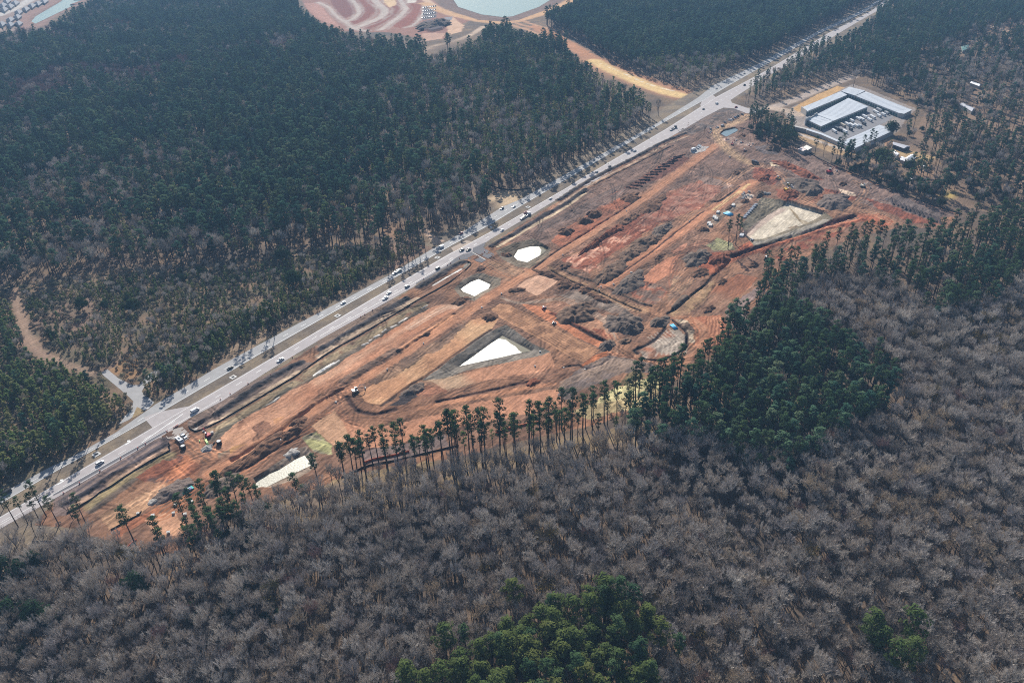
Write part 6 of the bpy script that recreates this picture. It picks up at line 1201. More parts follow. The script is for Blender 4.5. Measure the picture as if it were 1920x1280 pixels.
KINDS = {}
def kind(key, gens, mtr, mcr):
    """keeps each variant as a trunk mesh, a crown mesh and a joined mesh"""
    L = []
    for tr, cr in gens:
        j = TM(); j.v = tr.v+cr.v; o = len(tr.v); j.f = tr.f+[tuple(i+o for i in f) for f in cr.f]; j.t = tr.t+cr.t; j.m = [0]*len(tr.f)+[1]*len(cr.f)
        L.append((tr.mesh('trunk', [mtr]), cr.mesh('crown', [mcr]), j.mesh(key, [mtr, mcr])))
    KINDS[key] = L
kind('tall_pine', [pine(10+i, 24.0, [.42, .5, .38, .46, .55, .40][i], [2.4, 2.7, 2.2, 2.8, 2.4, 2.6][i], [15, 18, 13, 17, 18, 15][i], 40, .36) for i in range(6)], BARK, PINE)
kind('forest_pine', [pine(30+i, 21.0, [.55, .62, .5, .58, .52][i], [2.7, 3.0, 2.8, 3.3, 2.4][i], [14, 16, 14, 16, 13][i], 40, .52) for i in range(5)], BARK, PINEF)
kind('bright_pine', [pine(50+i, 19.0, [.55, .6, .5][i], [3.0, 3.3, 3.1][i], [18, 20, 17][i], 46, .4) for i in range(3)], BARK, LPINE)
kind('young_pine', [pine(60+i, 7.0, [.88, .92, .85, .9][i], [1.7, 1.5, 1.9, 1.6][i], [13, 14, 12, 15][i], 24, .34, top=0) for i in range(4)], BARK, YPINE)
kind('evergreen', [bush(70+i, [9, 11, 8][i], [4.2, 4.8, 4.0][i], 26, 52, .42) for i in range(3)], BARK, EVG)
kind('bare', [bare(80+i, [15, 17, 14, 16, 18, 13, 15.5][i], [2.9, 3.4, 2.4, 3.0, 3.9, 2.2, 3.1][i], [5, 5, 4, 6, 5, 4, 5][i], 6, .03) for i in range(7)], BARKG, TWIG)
kind('bare_purple', [bare(90+i, [14, 16][i], [4.2, 4.6][i], 5, 6, .034) for i in range(2)], BARKG, TWIGP)
def budding(seed):
    tr, cr = bare(seed, 15, 4.6, 5, 5, .03); r = np.random.RandomState(seed)
    for k in range(26):
        u = r.normal(size=3); u /= np.linalg.norm(u); cr.clump(r, np.array([0, 0, 10.5])+u*np.array([3.4, 3.4, 3.2]), 1.2, .8, 14, .26, .5)
    return tr, cr
kind('budding', [budding(95+i) for i in range(2)], BARKG, BUD)
SHRUB = leaf_mat('shrub_twigs', [(.17, .145, .115), (.24, .195, .15), (.18, .18, .11), (.28, .23, .18)], .2, .5)
kind('shrub', [bush(140+i, [2.6, 3.2, 2.2][i], [1.5, 1.8, 1.3][i], 12, 22, .26) for i in range(3)], BARKG, SHRUB)
kind('thin_pine', [pine(40+i, 18.0, [.55, .48, .6][i], [1.9, 1.7, 2.1][i], [12, 10, 13][i], 24, .42) for i in range(3)], BARK, YPINE)

# ---- where trees may not stand
KEEP = [np.vstack([NU, NL[::-1]]), np.vstack([FU, FL[::-1]])]
HWC = smooth(VERT)
NOGO = [G('a', [(560, 800), (600, 780), (660, 830), (740, 868), (775, 868), (840, 800), (915, 768), (915, 790), (810, 870), (790, 905), (860, 965), (830, 1000), (760, 1030), (720, 1062), (660, 1090), (725, 1010), (745, 960), (715, 930)]),
        G('k', [(60, 620), (850, 80), (1080, 130), (1780, 410), (1480, 720), (930, 960)]), G('u', [(20, 260), (110, 40), (330, 130), (700, 250), (420, 330), (250, 420), (120, 480)]), G('k', [(90, 720), (350, 790), (560, 870), (900, 1000), (960, 1040), (700, 1040), (450, 960), (100, 800)]),
        G('s', [(280, 100), (640, 170), (780, 290), (1000, 380), (980, 450), (800, 500), (480, 560), (250, 430)]), G('s', [(1100, 1080), (1200, 1000), (1290, 1060), (1330, 1140), (1290, 1180)])]
LINES = [(G('a', [(80, 335), (100, 430), (140, 560), (220, 680), (320, 740), (540, 805)]), 3.2), (G('i', [(380, 395), (520, 350), (700, 300), (850, 250), (1000, 205), (1090, 150)]), 5), (G('h', [(0, 150), (120, 200), (200, 245), (290, 300), (350, 345), (450, 395), (640, 470), (780, 515), (940, 550)]), 14),
         (G('i', [(1240, 118), (1330, 145), (1400, 168), (1500, 210), (1560, 245), (1700, 335), (1905, 430)]), 11), (G('h', [(1190, 612), (1330, 600), (1450, 560), (1580, 505), (1720, 450), (1780, 430)]), 15), (G('b', [(30, 0), (300, -40), (420, 30), (500, 90)]), 4), (G('i', [(-60, 330), (60, 400), (180, 450), (250, 480)]), 3), (G('i', [(570, 720), (640, 770), (720, 810)]), 4)]
# parts of the place that are seen between the trees: nothing tall grows in front of them
SEEN = [[px(c, q) for q in P] for c, P in (('h', [(330, 332), (450, 388), (640, 463), (780, 508), (935, 543), (890, 558), (740, 532), (620, 498), (430, 424), (330, 364)]), ('w', [(580, 395), (650, 300), (1050, 60), (1190, -30), (1500, -30), (1440, 30), (1100, 190), (870, 330), (700, 350), (600, 405)]), ('w', [(-60, -60), (1150, -60), (860, 60), (560, 180), (480, 500), (300, 460), (-60, 520)]),
        ('i', [(760, 272), (1000, 198), (1090, 148), (1090, 168), (1000, 222), (770, 298)]), ('i', [(1240, 108), (1330, 138), (1420, 160), (1420, 188), (1330, 168), (1245, 138)]), ('i', [(1560, 238), (1700, 318), (1905, 408), (1905, 452), (1700, 356), (1560, 268)]), ('h', [(1100, 545), (1500, 312), (1800, 122), (1920, 50), (1920, 70), (1800, 148), (1640, 232), (1300, 432), (1110, 566)]),
        ('h', [(1330, 598), (1450, 552), (1580, 498), (1720, 442), (1720, 478), (1580, 532), (1450, 592), (1350, 628)]), ('k', [(170, 385), (830, 90), (1070, 140), (1700, 400), (1560, 470), (1330, 600), (900, 600), (600, 850), (60, 660)]), ('s', [(290, 140), (600, 205), (590, 260), (280, 190)]), ('s', [(280, 280), (500, 380), (600, 345), (690, 400), (560, 470), (400, 440)]), ('j', [(1450, 712), (1500, 700), (1580, 748), (1540, 768)]), ('j', [(1520, 566), (1550, 556), (1615, 580), (1590, 596)]), ('j', [(1250, 470), (1400, 500), (1395, 515), (1250, 490)]), ('j', [(1465, 318), (1525, 306), (1535, 332), (1480, 352)]), ('s', [(600, 290), (780, 340), (760, 380), (620, 330)]), ('s', [(1180, 1020), (1220, 1000), (1320, 1100), (1300, 1170)]),
        ('t', [(100, 0), (1400, 0), (1640, 260), (1640, 340), (1300, 360), (700, 340), (350, 280), (180, 180)]), ('i', [(880, 0), (1080, 85), (1250, 92), (1500, 0)]), ('e', [(190, 60), (330, 60), (400, 200), (300, 280), (200, 160)]))]
SEEN = [np.array(P) for P in SEEN]
def hides(x, y, h, r=1.5):
    bad = np.zeros(x.shape, bool)
    for f_ in (.35, .6, .8, 1.0):
        a, b = projs(np.stack([x, y, h*f_], 1))
        for P in SEEN: bad |= inpoly(a, b, P)
    return bad
def allowed(x, y, site=True):
    ok = np.ones(x.shape, bool)
    for P in NOGO: ok &= ~inpoly(x, y, P)
    for P, w_ in LINES: ok &= pdist(x, y, P)[0] > w_
    for P in KEEP: ok &= ~inpoly(x, y, P); ok &= pdist(x, y, P, True)[0] > 4
    for nm, (I, z_) in PONDS.items(): ok &= ~inpoly(x, y, I)
    if site: ok &= ~inpoly(x, y, SITE)
    return ok
rg = np.random.RandomState(3)
def scatter(P, sp, jit=.42):
    a, b = P.min(0), P.max(0); nx, ny = int((b[0]-a[0])/sp)+1, int((b[1]-a[1])/sp)+1
    x, y = np.meshgrid(a[0]+sp*np.arange(nx), a[1]+sp*np.arange(ny)); y = y.astype(float); x = x+sp*.5*(np.arange(ny) % 2)[:, None]
    x = (x+rg.uniform(-jit, jit, x.shape)*sp).ravel(); y = (y+rg.uniform(-jit, jit, y.shape)*sp).ravel(); m = inpoly(x, y, P); return x[m], y[m]
HT0 = {'tall_pine': 24.0, 'forest_pine': 21.0, 'bright_pine': 19.0, 'thin_pine': 18.0, 'young_pine': 7.0, 'evergreen': 10.0, 'bare': 16.0, 'bare_purple': 15.0, 'budding': 15.0, 'shrub': 2.8}
TREES = []      # (x, y, kind, scale, zone)
def plant(zone, pts, z, sp, mix, smin=.8, smax=1.15, dens=None, site=True, pockets=None):
    P = pts if isinstance(pts, np.ndarray) else G('p', pts, z); x, y = scatter(P, sp); m = allowed(x, y, site)
    ix_, iy_ = projs(np.stack([x, y, np.full(x.shape, 14.0)], 1)); m &= (ix_ > -70) & (ix_ < 1990) & (iy_ > -50) & (iy_ < 1390)
    if dens is not None: m &= rg.rand(len(x)) < dens(x, y)
    x, y = x[m], y[m]; ks = list(mix); pr = np.array([mix[k] for k in ks], float); pr /= pr.sum(); ch = rg.choice(len(ks), len(x), p=pr)
    for i in range(len(x)):
        k = ks[ch[i]]
        if pockets is not None:
            q = pockets(x[i:i+1], y[i:i+1])
            if q: k = q
        TREES.append((x[i], y[i], k, rg.uniform(smin, smax) if zone not in ('field', 'roadside', 'plantation', 'leftstrip') or k == 'young_pine' else rg.uniform(.45, .7), zone))
# pine forest north-west of the highway
Z1 = G('p', [(-90, 58), (20, 60), (50, 52), (74, 56), (122, 36), (168, 8), (215, -55), (548, -55), (562, 20), (590, 42), (640, 62), (700, 72), (780, 84), (850, 75), (920, 55), (965, 44), (1010, 62), (1060, 84), (1110, 116), (1180, 162), (1240, 205), (1240, 212, 0), (1178, 252, 0), (1100, 297, 0), (1044, 329, 0), (983, 356, 0), (926, 353, 0), (905, 347, 0), (926, 398, 0), (860, 424, 0), (800, 432, 0), (775, 440, 0), (700, 458, 0), (640, 462, 0), (571, 467, 0), (514, 484, 0), (403, 500, 0), (248, 507, 0), (151, 512, 0), (135, 527, 0), (50, 537, 0), (0, 548, 0), (-90, 566, 0)], 14)
BAND = [G('p', q, 12) for q in ([(0, 210), (60, 180), (130, 130), (260, 140)], [(260, 145), (350, 112), (450, 90), (540, 82)], [(40, 160), (120, 170)], [(20, 45), (130, 75), (230, 45)])]
THIN = G('p', [(790, 90), (960, 90), (1100, 120), (1230, 200), (1180, 240), (900, 330), (760, 300), (700, 180)], 12)
def pk1(x, y):
    for P, w_ in zip(BAND, (18, 14, 16, 12)):
        if pdist(x, y, P)[0][0] < w_*(.6+.9*vnoise(x, y, 30, 1)[0]): return 'bare_purple' if rg.rand() < .8 else 'bare'
    if inpoly(x, y, THIN)[0] and rg.rand() < .30+.5*(vnoise(x, y, 60, 2)[0] > .55): return 'thin_pine' if rg.rand() < .55 else 'bare'
    if fbm(x, y, 55, 3, 6)[0] > .56 and rg.rand() < .6: return 'bare'
    sx, sy = proj((x[0], y[0], 8))
    if sx < 700 and sy > 425-.05*sx and rg.rand() < .45: return 'bare' if rg.rand() < .7 else 'thin_pine'
    if sx > 640 and sy > 250 and rg.rand() < .3: return 'thin_pine' if rg.rand() < .6 else 'bare'
plant('nw', Z1, 14, 5.7, {'forest_pine': .80, 'bare': .07, 'thin_pine': .07, 'tall_pine': .06}, .66, 1.3, pockets=pk1)
# between the dirt road and the highway
def pk2(x, y):
    sx, sy = proj((x[0], y[0], 10))
    if sy > 90+40*vnoise(x, y, 40, 1)[0] and sx < 1440: return 'bare' if rg.rand() < .5 else 'thin_pine'
plant('ne', [(1020, 28), (1045, 60), (1080, 85), (1110, 105, 0), (1150, 138, 0), (1290, 170, 0), (1335, 152, 0), (1420, 113, 0), (1530, 57, 0), (1640, 2, 0), (1720, -55), (1062, -55), (1078, 5)], 14, 5.6, {'forest_pine': .93, 'bare': .04, 'thin_pine': .03}, .75, 1.15, pockets=pk2)
def pk3(x, y):
    sx, sy = proj((x[0], y[0], 10))
    if sx < 1600 and sy > 100 and rg.rand() < .55: return 'bare' if rg.rand() < .6 else 'thin_pine'
plant('east', [(1378, 184, 0), (1440, 150, 0), (1500, 117, 0), (1580, 70, 0), (1650, 28, 0), (1740, -55), (2010, -55), (2010, 20), (1830, 50), (1680, 110), (1620, 140, 0), (1580, 158, 0), (1490, 186, 0), (1440, 186, 0), (1395, 198, 0)], 9, 5.2, {'forest_pine': .8, 'bare': .17, 'evergreen': .03}, .55, .95, pockets=pk3)
# wooded lots on the right
WL = G('p', [(1625, 140), (1680, 112), (1830, 52), (2010, 22), (2010, 400), (1925, 372), (1850, 392, 0), (1780, 392, 0), (1700, 366, 0), (1640, 338, 0), (1590, 318, 0), (1540, 297, 0), (1600, 292, 0), (1660, 285, 0), (1740, 215, 0), (1700, 190, 0)], 8)
plant('lots', WL, 8, 5.0, {'tall_pine': .28, 'forest_pine': .17, 'evergreen': .15, 'bare': .40}, .62, 1.0, dens=lambda x, y: np.clip((fbm(x, y, 40, 3, 2)-.34)*-4+1.25, .3, .92), pockets=lambda x, y: 'bare' if fbm(x, y, 50, 2, 7)[0] > .6 and rg.rand() < .7 else None)
plant('clump', [(1398, 236, 0), (1420, 262, 0), (1455, 282, 0), (1490, 290, 0), (1496, 250, 0), (1478, 240, 0), (1440, 228, 0), (1412, 222, 0)], 0, 4.6, {'tall_pine': .6, 'forest_pine': .2, 'evergreen': .2}, .55, .78, site=False)
plant('strip', [(1555, 306, 0), (1590, 300, 0), (1680, 330, 0), (1760, 370, 0), (1800, 400, 0), (1740, 388, 0), (1660, 352, 0), (1600, 328, 0)], 0, 5.0, {'forest_pine': .3, 'evergreen': .4, 'bare': .3}, .5, .8, site=False)
# pines east of the site
def dE(x, y): return np.clip(1.25-1.4*np.clip(fbm(x, y, 36, 3, 3)-.42, 0, 1)*4, .42, 1)
Z5 = G('p', [(1425, 535), (1440, 490), (1475, 480), (1520, 455), (1590, 435), (1650, 422), (1690, 412), (1760, 420), (1850, 388), (1925, 372), (2010, 355), (2010, 490), (1920, 500), (1860, 560), (1760, 572), (1650, 520), (1570, 500), (1500, 520), (1480, 575), (1400, 600)], 17)
plant('pinesE', Z5, 17, 4.8, {'tall_pine': .6, 'forest_pine': .24, 'bare': .16}, .7, 1.05, dens=dE, site=False)
Z5b = G('p', [(1342, 700), (1352, 610), (1380, 565), (1490, 560), (1560, 600), (1610, 640), (1685, 685), (1665, 755), (1560, 800), (1490, 865), (1420, 862), (1330, 805), (1230, 800), (1160, 790), (1240, 720)], 16)
plant('block', Z5b, 16, 4.4, {'tall_pine': .5, 'forest_pine': .44, 'bare': .06}, .62, 1.05, site=False)
plant('edge', [(580, 905, 0), (640, 890, 0), (740, 868, 0), (860, 845, 0), (1000, 815, 0), (1120, 790, 0), (1240, 760, 0), (1240, 800, 0), (1120, 830, 0), (1000, 858, 0), (860, 882, 0), (740, 905, 0), (620, 925, 0)], 0, 4.3, {'tall_pine': .62, 'thin_pine': .1, 'bare': .28}, .58, 1.0, dens=lambda x, y: np.full(x.shape, .7), site=False)
plant('edge2', [(1180, 745, 0), (1260, 730, 0), (1340, 690, 0), (1380, 690, 0), (1340, 800, 0), (1220, 800, 0)], 0, 5.6, {'tall_pine': 1}, .85, 1.1, site=False)
plant('budding', [(1760, 540), (1850, 520), (1930, 560), (1940, 660), (1850, 640), (1790, 600)], 12, 8, {'budding': .5, 'bare': .5}, .8, 1.1)
plant('leftclump', [(350, 1000, 0), (400, 952, 0), (465, 940, 0), (500, 958, 0), (470, 1010, 0), (430, 1050, 0), (365, 1055, 0)], 0, 4.6, {'tall_pine': .85, 'evergreen': .15}, .62, .88, site=False)
plant('leftclump2', [(30, 985, 0), (90, 955, 0), (170, 975, 0), (165, 1020, 0), (90, 1010, 0), (40, 1010, 0)], 0, 6.0, {'tall_pine': .85, 'bare': .15}, .6, .8, site=False)
# bare hardwoods over the whole lower right
Z6 = G('p', [(-90, 1040, 0), (60, 1040, 0), (170, 1040, 0), (260, 1055, 0), (340, 1055, 0), (400, 1010, 0), (480, 975, 0), (560, 950, 0), (640, 935, 0), (760, 912, 0), (900, 890, 0), (1060, 860, 0), (1230, 830, 0), (1330, 850, 0), (1420, 880, 0), (1490, 880, 0), (1560, 830, 0), (1665, 790, 0), (1690, 720, 0), (1610, 680, 0), (1560, 640, 0), (1490, 600, 0), (1480, 580, 0), (1500, 540, 0), (1570, 530, 0), (1650, 550, 0), (1760, 600, 0), (1860, 600, 0), (1930, 530, 0), (2010, 520, 0), (2010, 1420, 0), (-90, 1420, 0)])
def pk6(x, y):
    sx, sy = proj((x[0], y[0], 9)); q = rg.rand()
    if sx < 560 and q < .035: return 'evergreen'
    if q > .992: return 'budding'
    if .97 < q < .992: return 'bare_purple'
plant('bare', Z6, 0, 3.5, {'bare': 1.0}, .62, 1.08, dens=lambda x, y: np.clip(1.15-2.2*np.clip(fbm(x, y, 34, 3, 1)-.55, 0, 1), .45, 1), site=False, pockets=pk6)
TREES[:] = [t for t in TREES if not (t[4] == 'bare' and proj((t[0], t[1], 10))[1] > 1110 and inpoly(np.array([t[0]]), np.array([t[1]]), G('p', [(730, 1300), (800, 1235), (880, 1205), (950, 1160), (1130, 1100), (1225, 1135), (1225, 1300)], 12))[0] and rg.rand() < .75)]
plant('bottom', [(770, 1310), (800, 1265), (860, 1205), (900, 1190), (950, 1155), (1010, 1135), (1060, 1110), (1130, 1092), (1165, 1108), (1225, 1128), (1240, 1180), (1220, 1310)], 18, 4.7, {'bright_pine': .8, 'tall_pine': .2}, .9, 1.25)
# left field and lower left plantation
def dF(x, y):
    d = np.clip((fbm(x, y, 22, 3, 5)-.27)*4.5, .22, 1)
    for pp in ([(170, 520), (300, 430), (480, 380), (640, 470), (520, 560), (350, 580), (240, 620)], [(560, 780), (700, 680), (800, 700), (830, 780), (740, 860)], [(80, 480), (200, 660), (260, 700), (330, 760), (180, 740), (60, 620)]):
        d = np.where(inpoly(x, y, G('a', pp)), .16, d)
    return d
plant('field', [(40, 566, 0), (140, 545, 0), (250, 520, 0), (400, 510, 0), (520, 494, 0), (640, 470, 0), (760, 462, 0), (800, 462, 0), (720, 505, 0), (640, 552, 0), (540, 606, 0), (440, 655, 0), (350, 715, 0), (310, 740, 0), (280, 735, 0), (290, 690, 0), (240, 690, 0), (160, 680, 0), (110, 655, 0), (60, 600, 0)], 0, 3.1, {'young_pine': .86, 'bare': .12, 'evergreen': .02}, .36, .8, dens=dF)
plant('roadside', [(440, 640, 0), (560, 585, 0), (700, 512, 0), (700, 495, 0), (560, 555, 0), (430, 600, 0), (300, 700, 0), (275, 735, 0), (345, 712, 0)], 0, 3.0, {'young_pine': .92, 'bare': .08}, .5, 1.05)
plant('corner', [(270, 740, 0), (300, 715, 0), (350, 706, 0), (340, 722, 0), (290, 745, 0)], 0, 4.2, {'forest_pine': .6, 'young_pine': .4}, .45, .6)
plant('plantation', [(-90, 700, 0), (0, 700, 0), (60, 690, 0), (100, 690, 0), (160, 720, 0), (200, 745, 0), (236, 758, 0), (234, 785, 0), (190, 810, 0), (120, 855, 0), (40, 900, 0), (-90, 960, 0)], 0, 3.2, {'young_pine': .9, 'bare': .06, 'forest_pine': .04}, .75, 1.45, dens=lambda x, y: np.clip(1.7-1.8*fbm(x, y, 20, 3, 2), .6, 1))
plant('leftstrip', [(-90, 575, 0), (14, 566, 0), (40, 620, 0), (56, 668, 0), (75, 695, 0), (-90, 700, 0)], 0, 4.2, {'young_pine': .7, 'bare': .2, 'forest_pine': .1}, .8, 1.4)
plant('brush', FP, 0, 3.4, {'shrub': 1.0}, .45, 1.25, dens=lambda x, y: np.clip(.55+2.2*(fbm(x, y, 14, 3, 4)-.42), .25, .95))
_a = np.array([(t[0], t[1], HT0[t[2]]*t[3]) for t in TREES]); _h = hides(_a[:, 0], _a[:, 1], _a[:, 2]); TREES[:] = [t for t, q in zip(TREES, _h) if not q]
# single trees: base point and picture height of the top -> real height
NAMED = []
def single(c, base, top, k, label, group=None, r=1.0):
    bx, by = px(c, base); p = unp(bx, by); ty = px(c, (0, top))[1]; lo, hi = 2.0, 60.0
    for _ in range(30):
        m_ = (lo+hi)/2
        if proj((p[0], p[1], m_))[1] > ty: lo = m_
        else: hi = m_
    NAMED.append((p[0], p[1], k, lo, label, group, r))
def crown_at(c, pt, h, k, label, group=None, r=1.0):
    x_, y_ = px(c, pt); p = unp(x_, y_, h*.78); NAMED.append((p[0], p[1], k, h, label, group, r))
single('r9', (352, 385), -430, 'tall_pine', 'left one of two lone pines on the pale grass by the sandy basin'); single('r9', (560, 270), -560, 'tall_pine', 'right one of two lone pines on the pale grass by the sandy basin')
RP = [((560, 1010), 470, 'tall thin round crowned pine in the row, its trunk before the orange fence'), ((880, 1230), 412, 'tallest free standing pine in the row, its crown against the tan pad'), ((1340, 1200), 495, 'pine with a broad bright dome crown in the row before the tan pads'), ((1130, 1240), 625, 'short broad pine left of the bright dome crowned pine'), ((470, 1030), 570, 'pine with a drooping crown right beside the leftmost pair of the row'), ((255, 1260), 640, 'pine with a bright lower crown at the left end of the row'), ((60, 1280), 690, 'dark pine at the very left end of the row above the white pond'), ((1520, 1080), 395, 'slim pine left of the tight group in the row'), ((1650, 1080), 215, 'tallest pine of the tight group in the row before the tan pads'), ((1700, 1090), 240, 'pine with a dark crown at the right of the tight group in the row')]
for b_, t_, lab in RP: single('r3', b_, t_, 'tall_pine', lab)
EP = 'pines in the row along the lower edge of the site'
for x_, t_ in ((873, 757), (900, 763), (928, 746), (960, 772), (983, 748), (1005, 750), (1020, 742), (1050, 760), (1085, 735), (1064, 725)): single('p', (x_+9, t_+104), t_, 'tall_pine', 'tall pine in the row along the lower site edge, right of its tight group', EP)
for b_, t_, lab in (((805, 1030), 565, 'pine with a pale trunk on the straw patch, left of a close pair'), ((890, 985), 575, 'pine with a thick dark trunk on the straw patch, right of a close pair'), ((1110, 1000), 428, 'pine standing apart at the upper end of the straw patch'), ((722, 1080), 630, 'thin pine on the straw patch left of the close pair'), ((85, 1270), 735, 'pine at the left end of the straw patch'), ((325, 1080), 790, 'pine with an open flat crown on the straw patch'), ((1265, 930), 580, 'pine at the right end of the straw patch beside the dark block'), ((470, 930), 670, 'leafless dark snag like pine on the straw patch')): single('r8', b_, t_, 'tall_pine', lab)
for b_, t_, lab in (((398, 830), 480, 'leftmost roadside pine casting its shadow on the far carriageway'), ((512, 775), 330, 'second roadside pine from the left, its shadow on the far carriageway'), ((598, 700), 300, 'third roadside pine from the left, leaning above the far carriageway'), ((420, 800), 560, 'thin roadside pine close to the leftmost one'), ((822, 640), 200, 'left pine of the separate roadside pair, its shadow reaching the median'), ((938, 630), 170, 'right pine of the separate roadside pair, its shadow reaching the median')): single('r1', b_, t_, 'tall_pine', lab, r=.85)
for k_, (b_, t_) in enumerate((((250, 900), 400), ((300, 860), 380), ((420, 720), 300), ((500, 720), 290), ((590, 760), 330), ((650, 640), 120), ((780, 640), 60), ((880, 560), 50), ((690, 660), 160), ((460, 820), 330))): single('r2', b_, t_, 'tall_pine', 'tall roadside pine shading the far carriageway left of the middle crossover', 'roadside pines left of the middle crossover', r=.8)
for b_, t_ in (((480, 1190), 1010), ((510, 1150), 960), ((540, 1120), 930), ((590, 1100), 950), ((375, 1260), 1080), ((320, 1300), 1130)): single('a', b_, t_, 'tall_pine', 'thin roadside pine at the lower left, its shadow lying on the far carriageway', 'thin roadside pines at the lower left', r=.7)
single('a', (20, 1560), 1460, 'tall_pine', 'roadside pine above the black van at the left picture edge', r=.8)
crown_at('r5', (330, 360), 21, 'tall_pine', 'leaning pine whose open crown covers the short silt fence'); crown_at('r5', (910, 560), 20, 'tall_pine', 'pine with a ragged crown in front of the left tan pad'); crown_at('r5', (1050, 760), 17, 'tall_pine', 'lower pine crown in front of the left tan pad'); crown_at('r5', (1540, 740), 15, 'tall_pine', 'small pine at the right corner of the left tan pad'); crown_at('f', (1070, 790), 13, 'tall_pine', 'small dark pine below the left pine clump'); crown_at('f', (1640, 445), 17, 'tall_pine', 'dense dark pine in front of the white lower pond'); crown_at('f', (1750, 345), 20, 'tall_pine', 'pine at the right end of the white lower pond'); crown_at('f', (1690, 500), 13, 'tall_pine', 'small pine below the white lower pond'); crown_at('f', (1430, 510), 15, 'tall_pine', 'thin pine at the left tip of the white lower pond')
crown_at('f', (150, 850), 16, 'evergreen', 'round dark evergreen on the left among bare trees', r=.68); crown_at('f', (720, 965), 20, 'evergreen', 'large rounded evergreen in the bare woods below the left corner of the site', r=.62); crown_at('f', (30, 930), 18, 'evergreen', 'dark evergreen at the left picture edge', r=.62); crown_at('f', (30, 1110), 19, 'evergreen', 'lowest dark evergreen at the left picture edge', r=.62); crown_at('f', (165, 1150), 19, 'evergreen', 'broad evergreen in the lower left bare woods', r=.62); crown_at('f', (250, 1160), 17, 'evergreen', 'pale evergreen right of the broad one in the lower left', r=.62)
for pt, h, lab in (((620, 370), 24, 'upper left bright pine of the little group in the lower right woods'), ((1260, 370), 25, 'largest bright pine of the little group in the lower right woods'), ((770, 600), 22, 'small bright pine below the upper left one in the lower right group'), ((1000, 800), 22, 'darker bright pine at the bottom of the lower right group'), ((1250, 810), 23, 'yellowish bright pine at the bottom right of the lower right group')): crown_at('r6', pt, h, 'bright_pine', lab)
crown_at('p', (963, 1103), 21, 'bright_pine', 'single small bright pine alone in the middle of the bare woods'); crown_at('p', (831, 1191), 22, 'bright_pine', 'bright pine left of the bottom pine stand'); crown_at('p', (762, 1262), 24, 'bright_pine', 'bright pine at the bottom picture edge left of the stand'); crown_at('p', (1138, 1105), 26, 'bright_pine', 'pointed bright pine, topmost of the bottom stand'); crown_at('p', (1277, 1208), 22, 'tall_pine', 'single dark pine right of the bottom stand'); crown_at('p', (872, 1190), 21, 'tall_pine', 'dark thin pine just above the bottom stand')
single('z', (830, 980), 700, 'young_pine', 'little green pine on the bank of the sandy basin')
crown_at('a', (440, 390), 11, 'evergreen', 'dark bushy evergreen standing in the open field on the left'); crown_at('a', (730, 390), 11, 'evergreen', 'dark evergreen in the middle of the left field'); crown_at('a', (1570, 120), 12, 'evergreen', 'round dark evergreen at the back edge of the left field'); crown_at('a', (1625, 240), 14, 'evergreen', 'biggest dark evergreen at the right of the left field'); crown_at('k', (1150, 750), 22, 'tall_pine', 'tall dark tree in front of the lower storage building'); crown_at('k', (1050, 830), 20, 'tall_pine', 'dark pine left of the tall tree at the lower storage building'); crown_at('k', (1250, 950), 16, 'evergreen', 'broad dark evergreen below the lower storage building'); crown_at('k', (1330, 1000), 15, 'evergreen', 'dark evergreen right below the tall tree at the storage yard'); crown_at('k', (390, 830), 17, 'tall_pine', 'open crowned pine by the cream roofed shed'); crown_at('k', (500, 880), 14, 'bare', 'bare tree right of the open crowned pine by the shed'); crown_at('k', (1450, 560), 15, 'evergreen', 'round evergreen at the lower end of the right storage building')
crown_at('j', (750, 490), 20, 'bare', 'big bare tree at the end of the side road above the storage yard'); crown_at('s', (590, 450), 12, 'evergreen', 'small dark tree in front of the white barn'); crown_at('s', (800, 400), 9, 'young_pine', 'small conical tree alone in the yard right of the barn'); crown_at('r9', (1440, 560), 16, 'tall_pine', 'pine at the upper edge of the dark trees beside the dumper'); crown_at('q', (440, 400), 9, 'bare', 'small bare tree at the bend of the sandy track')

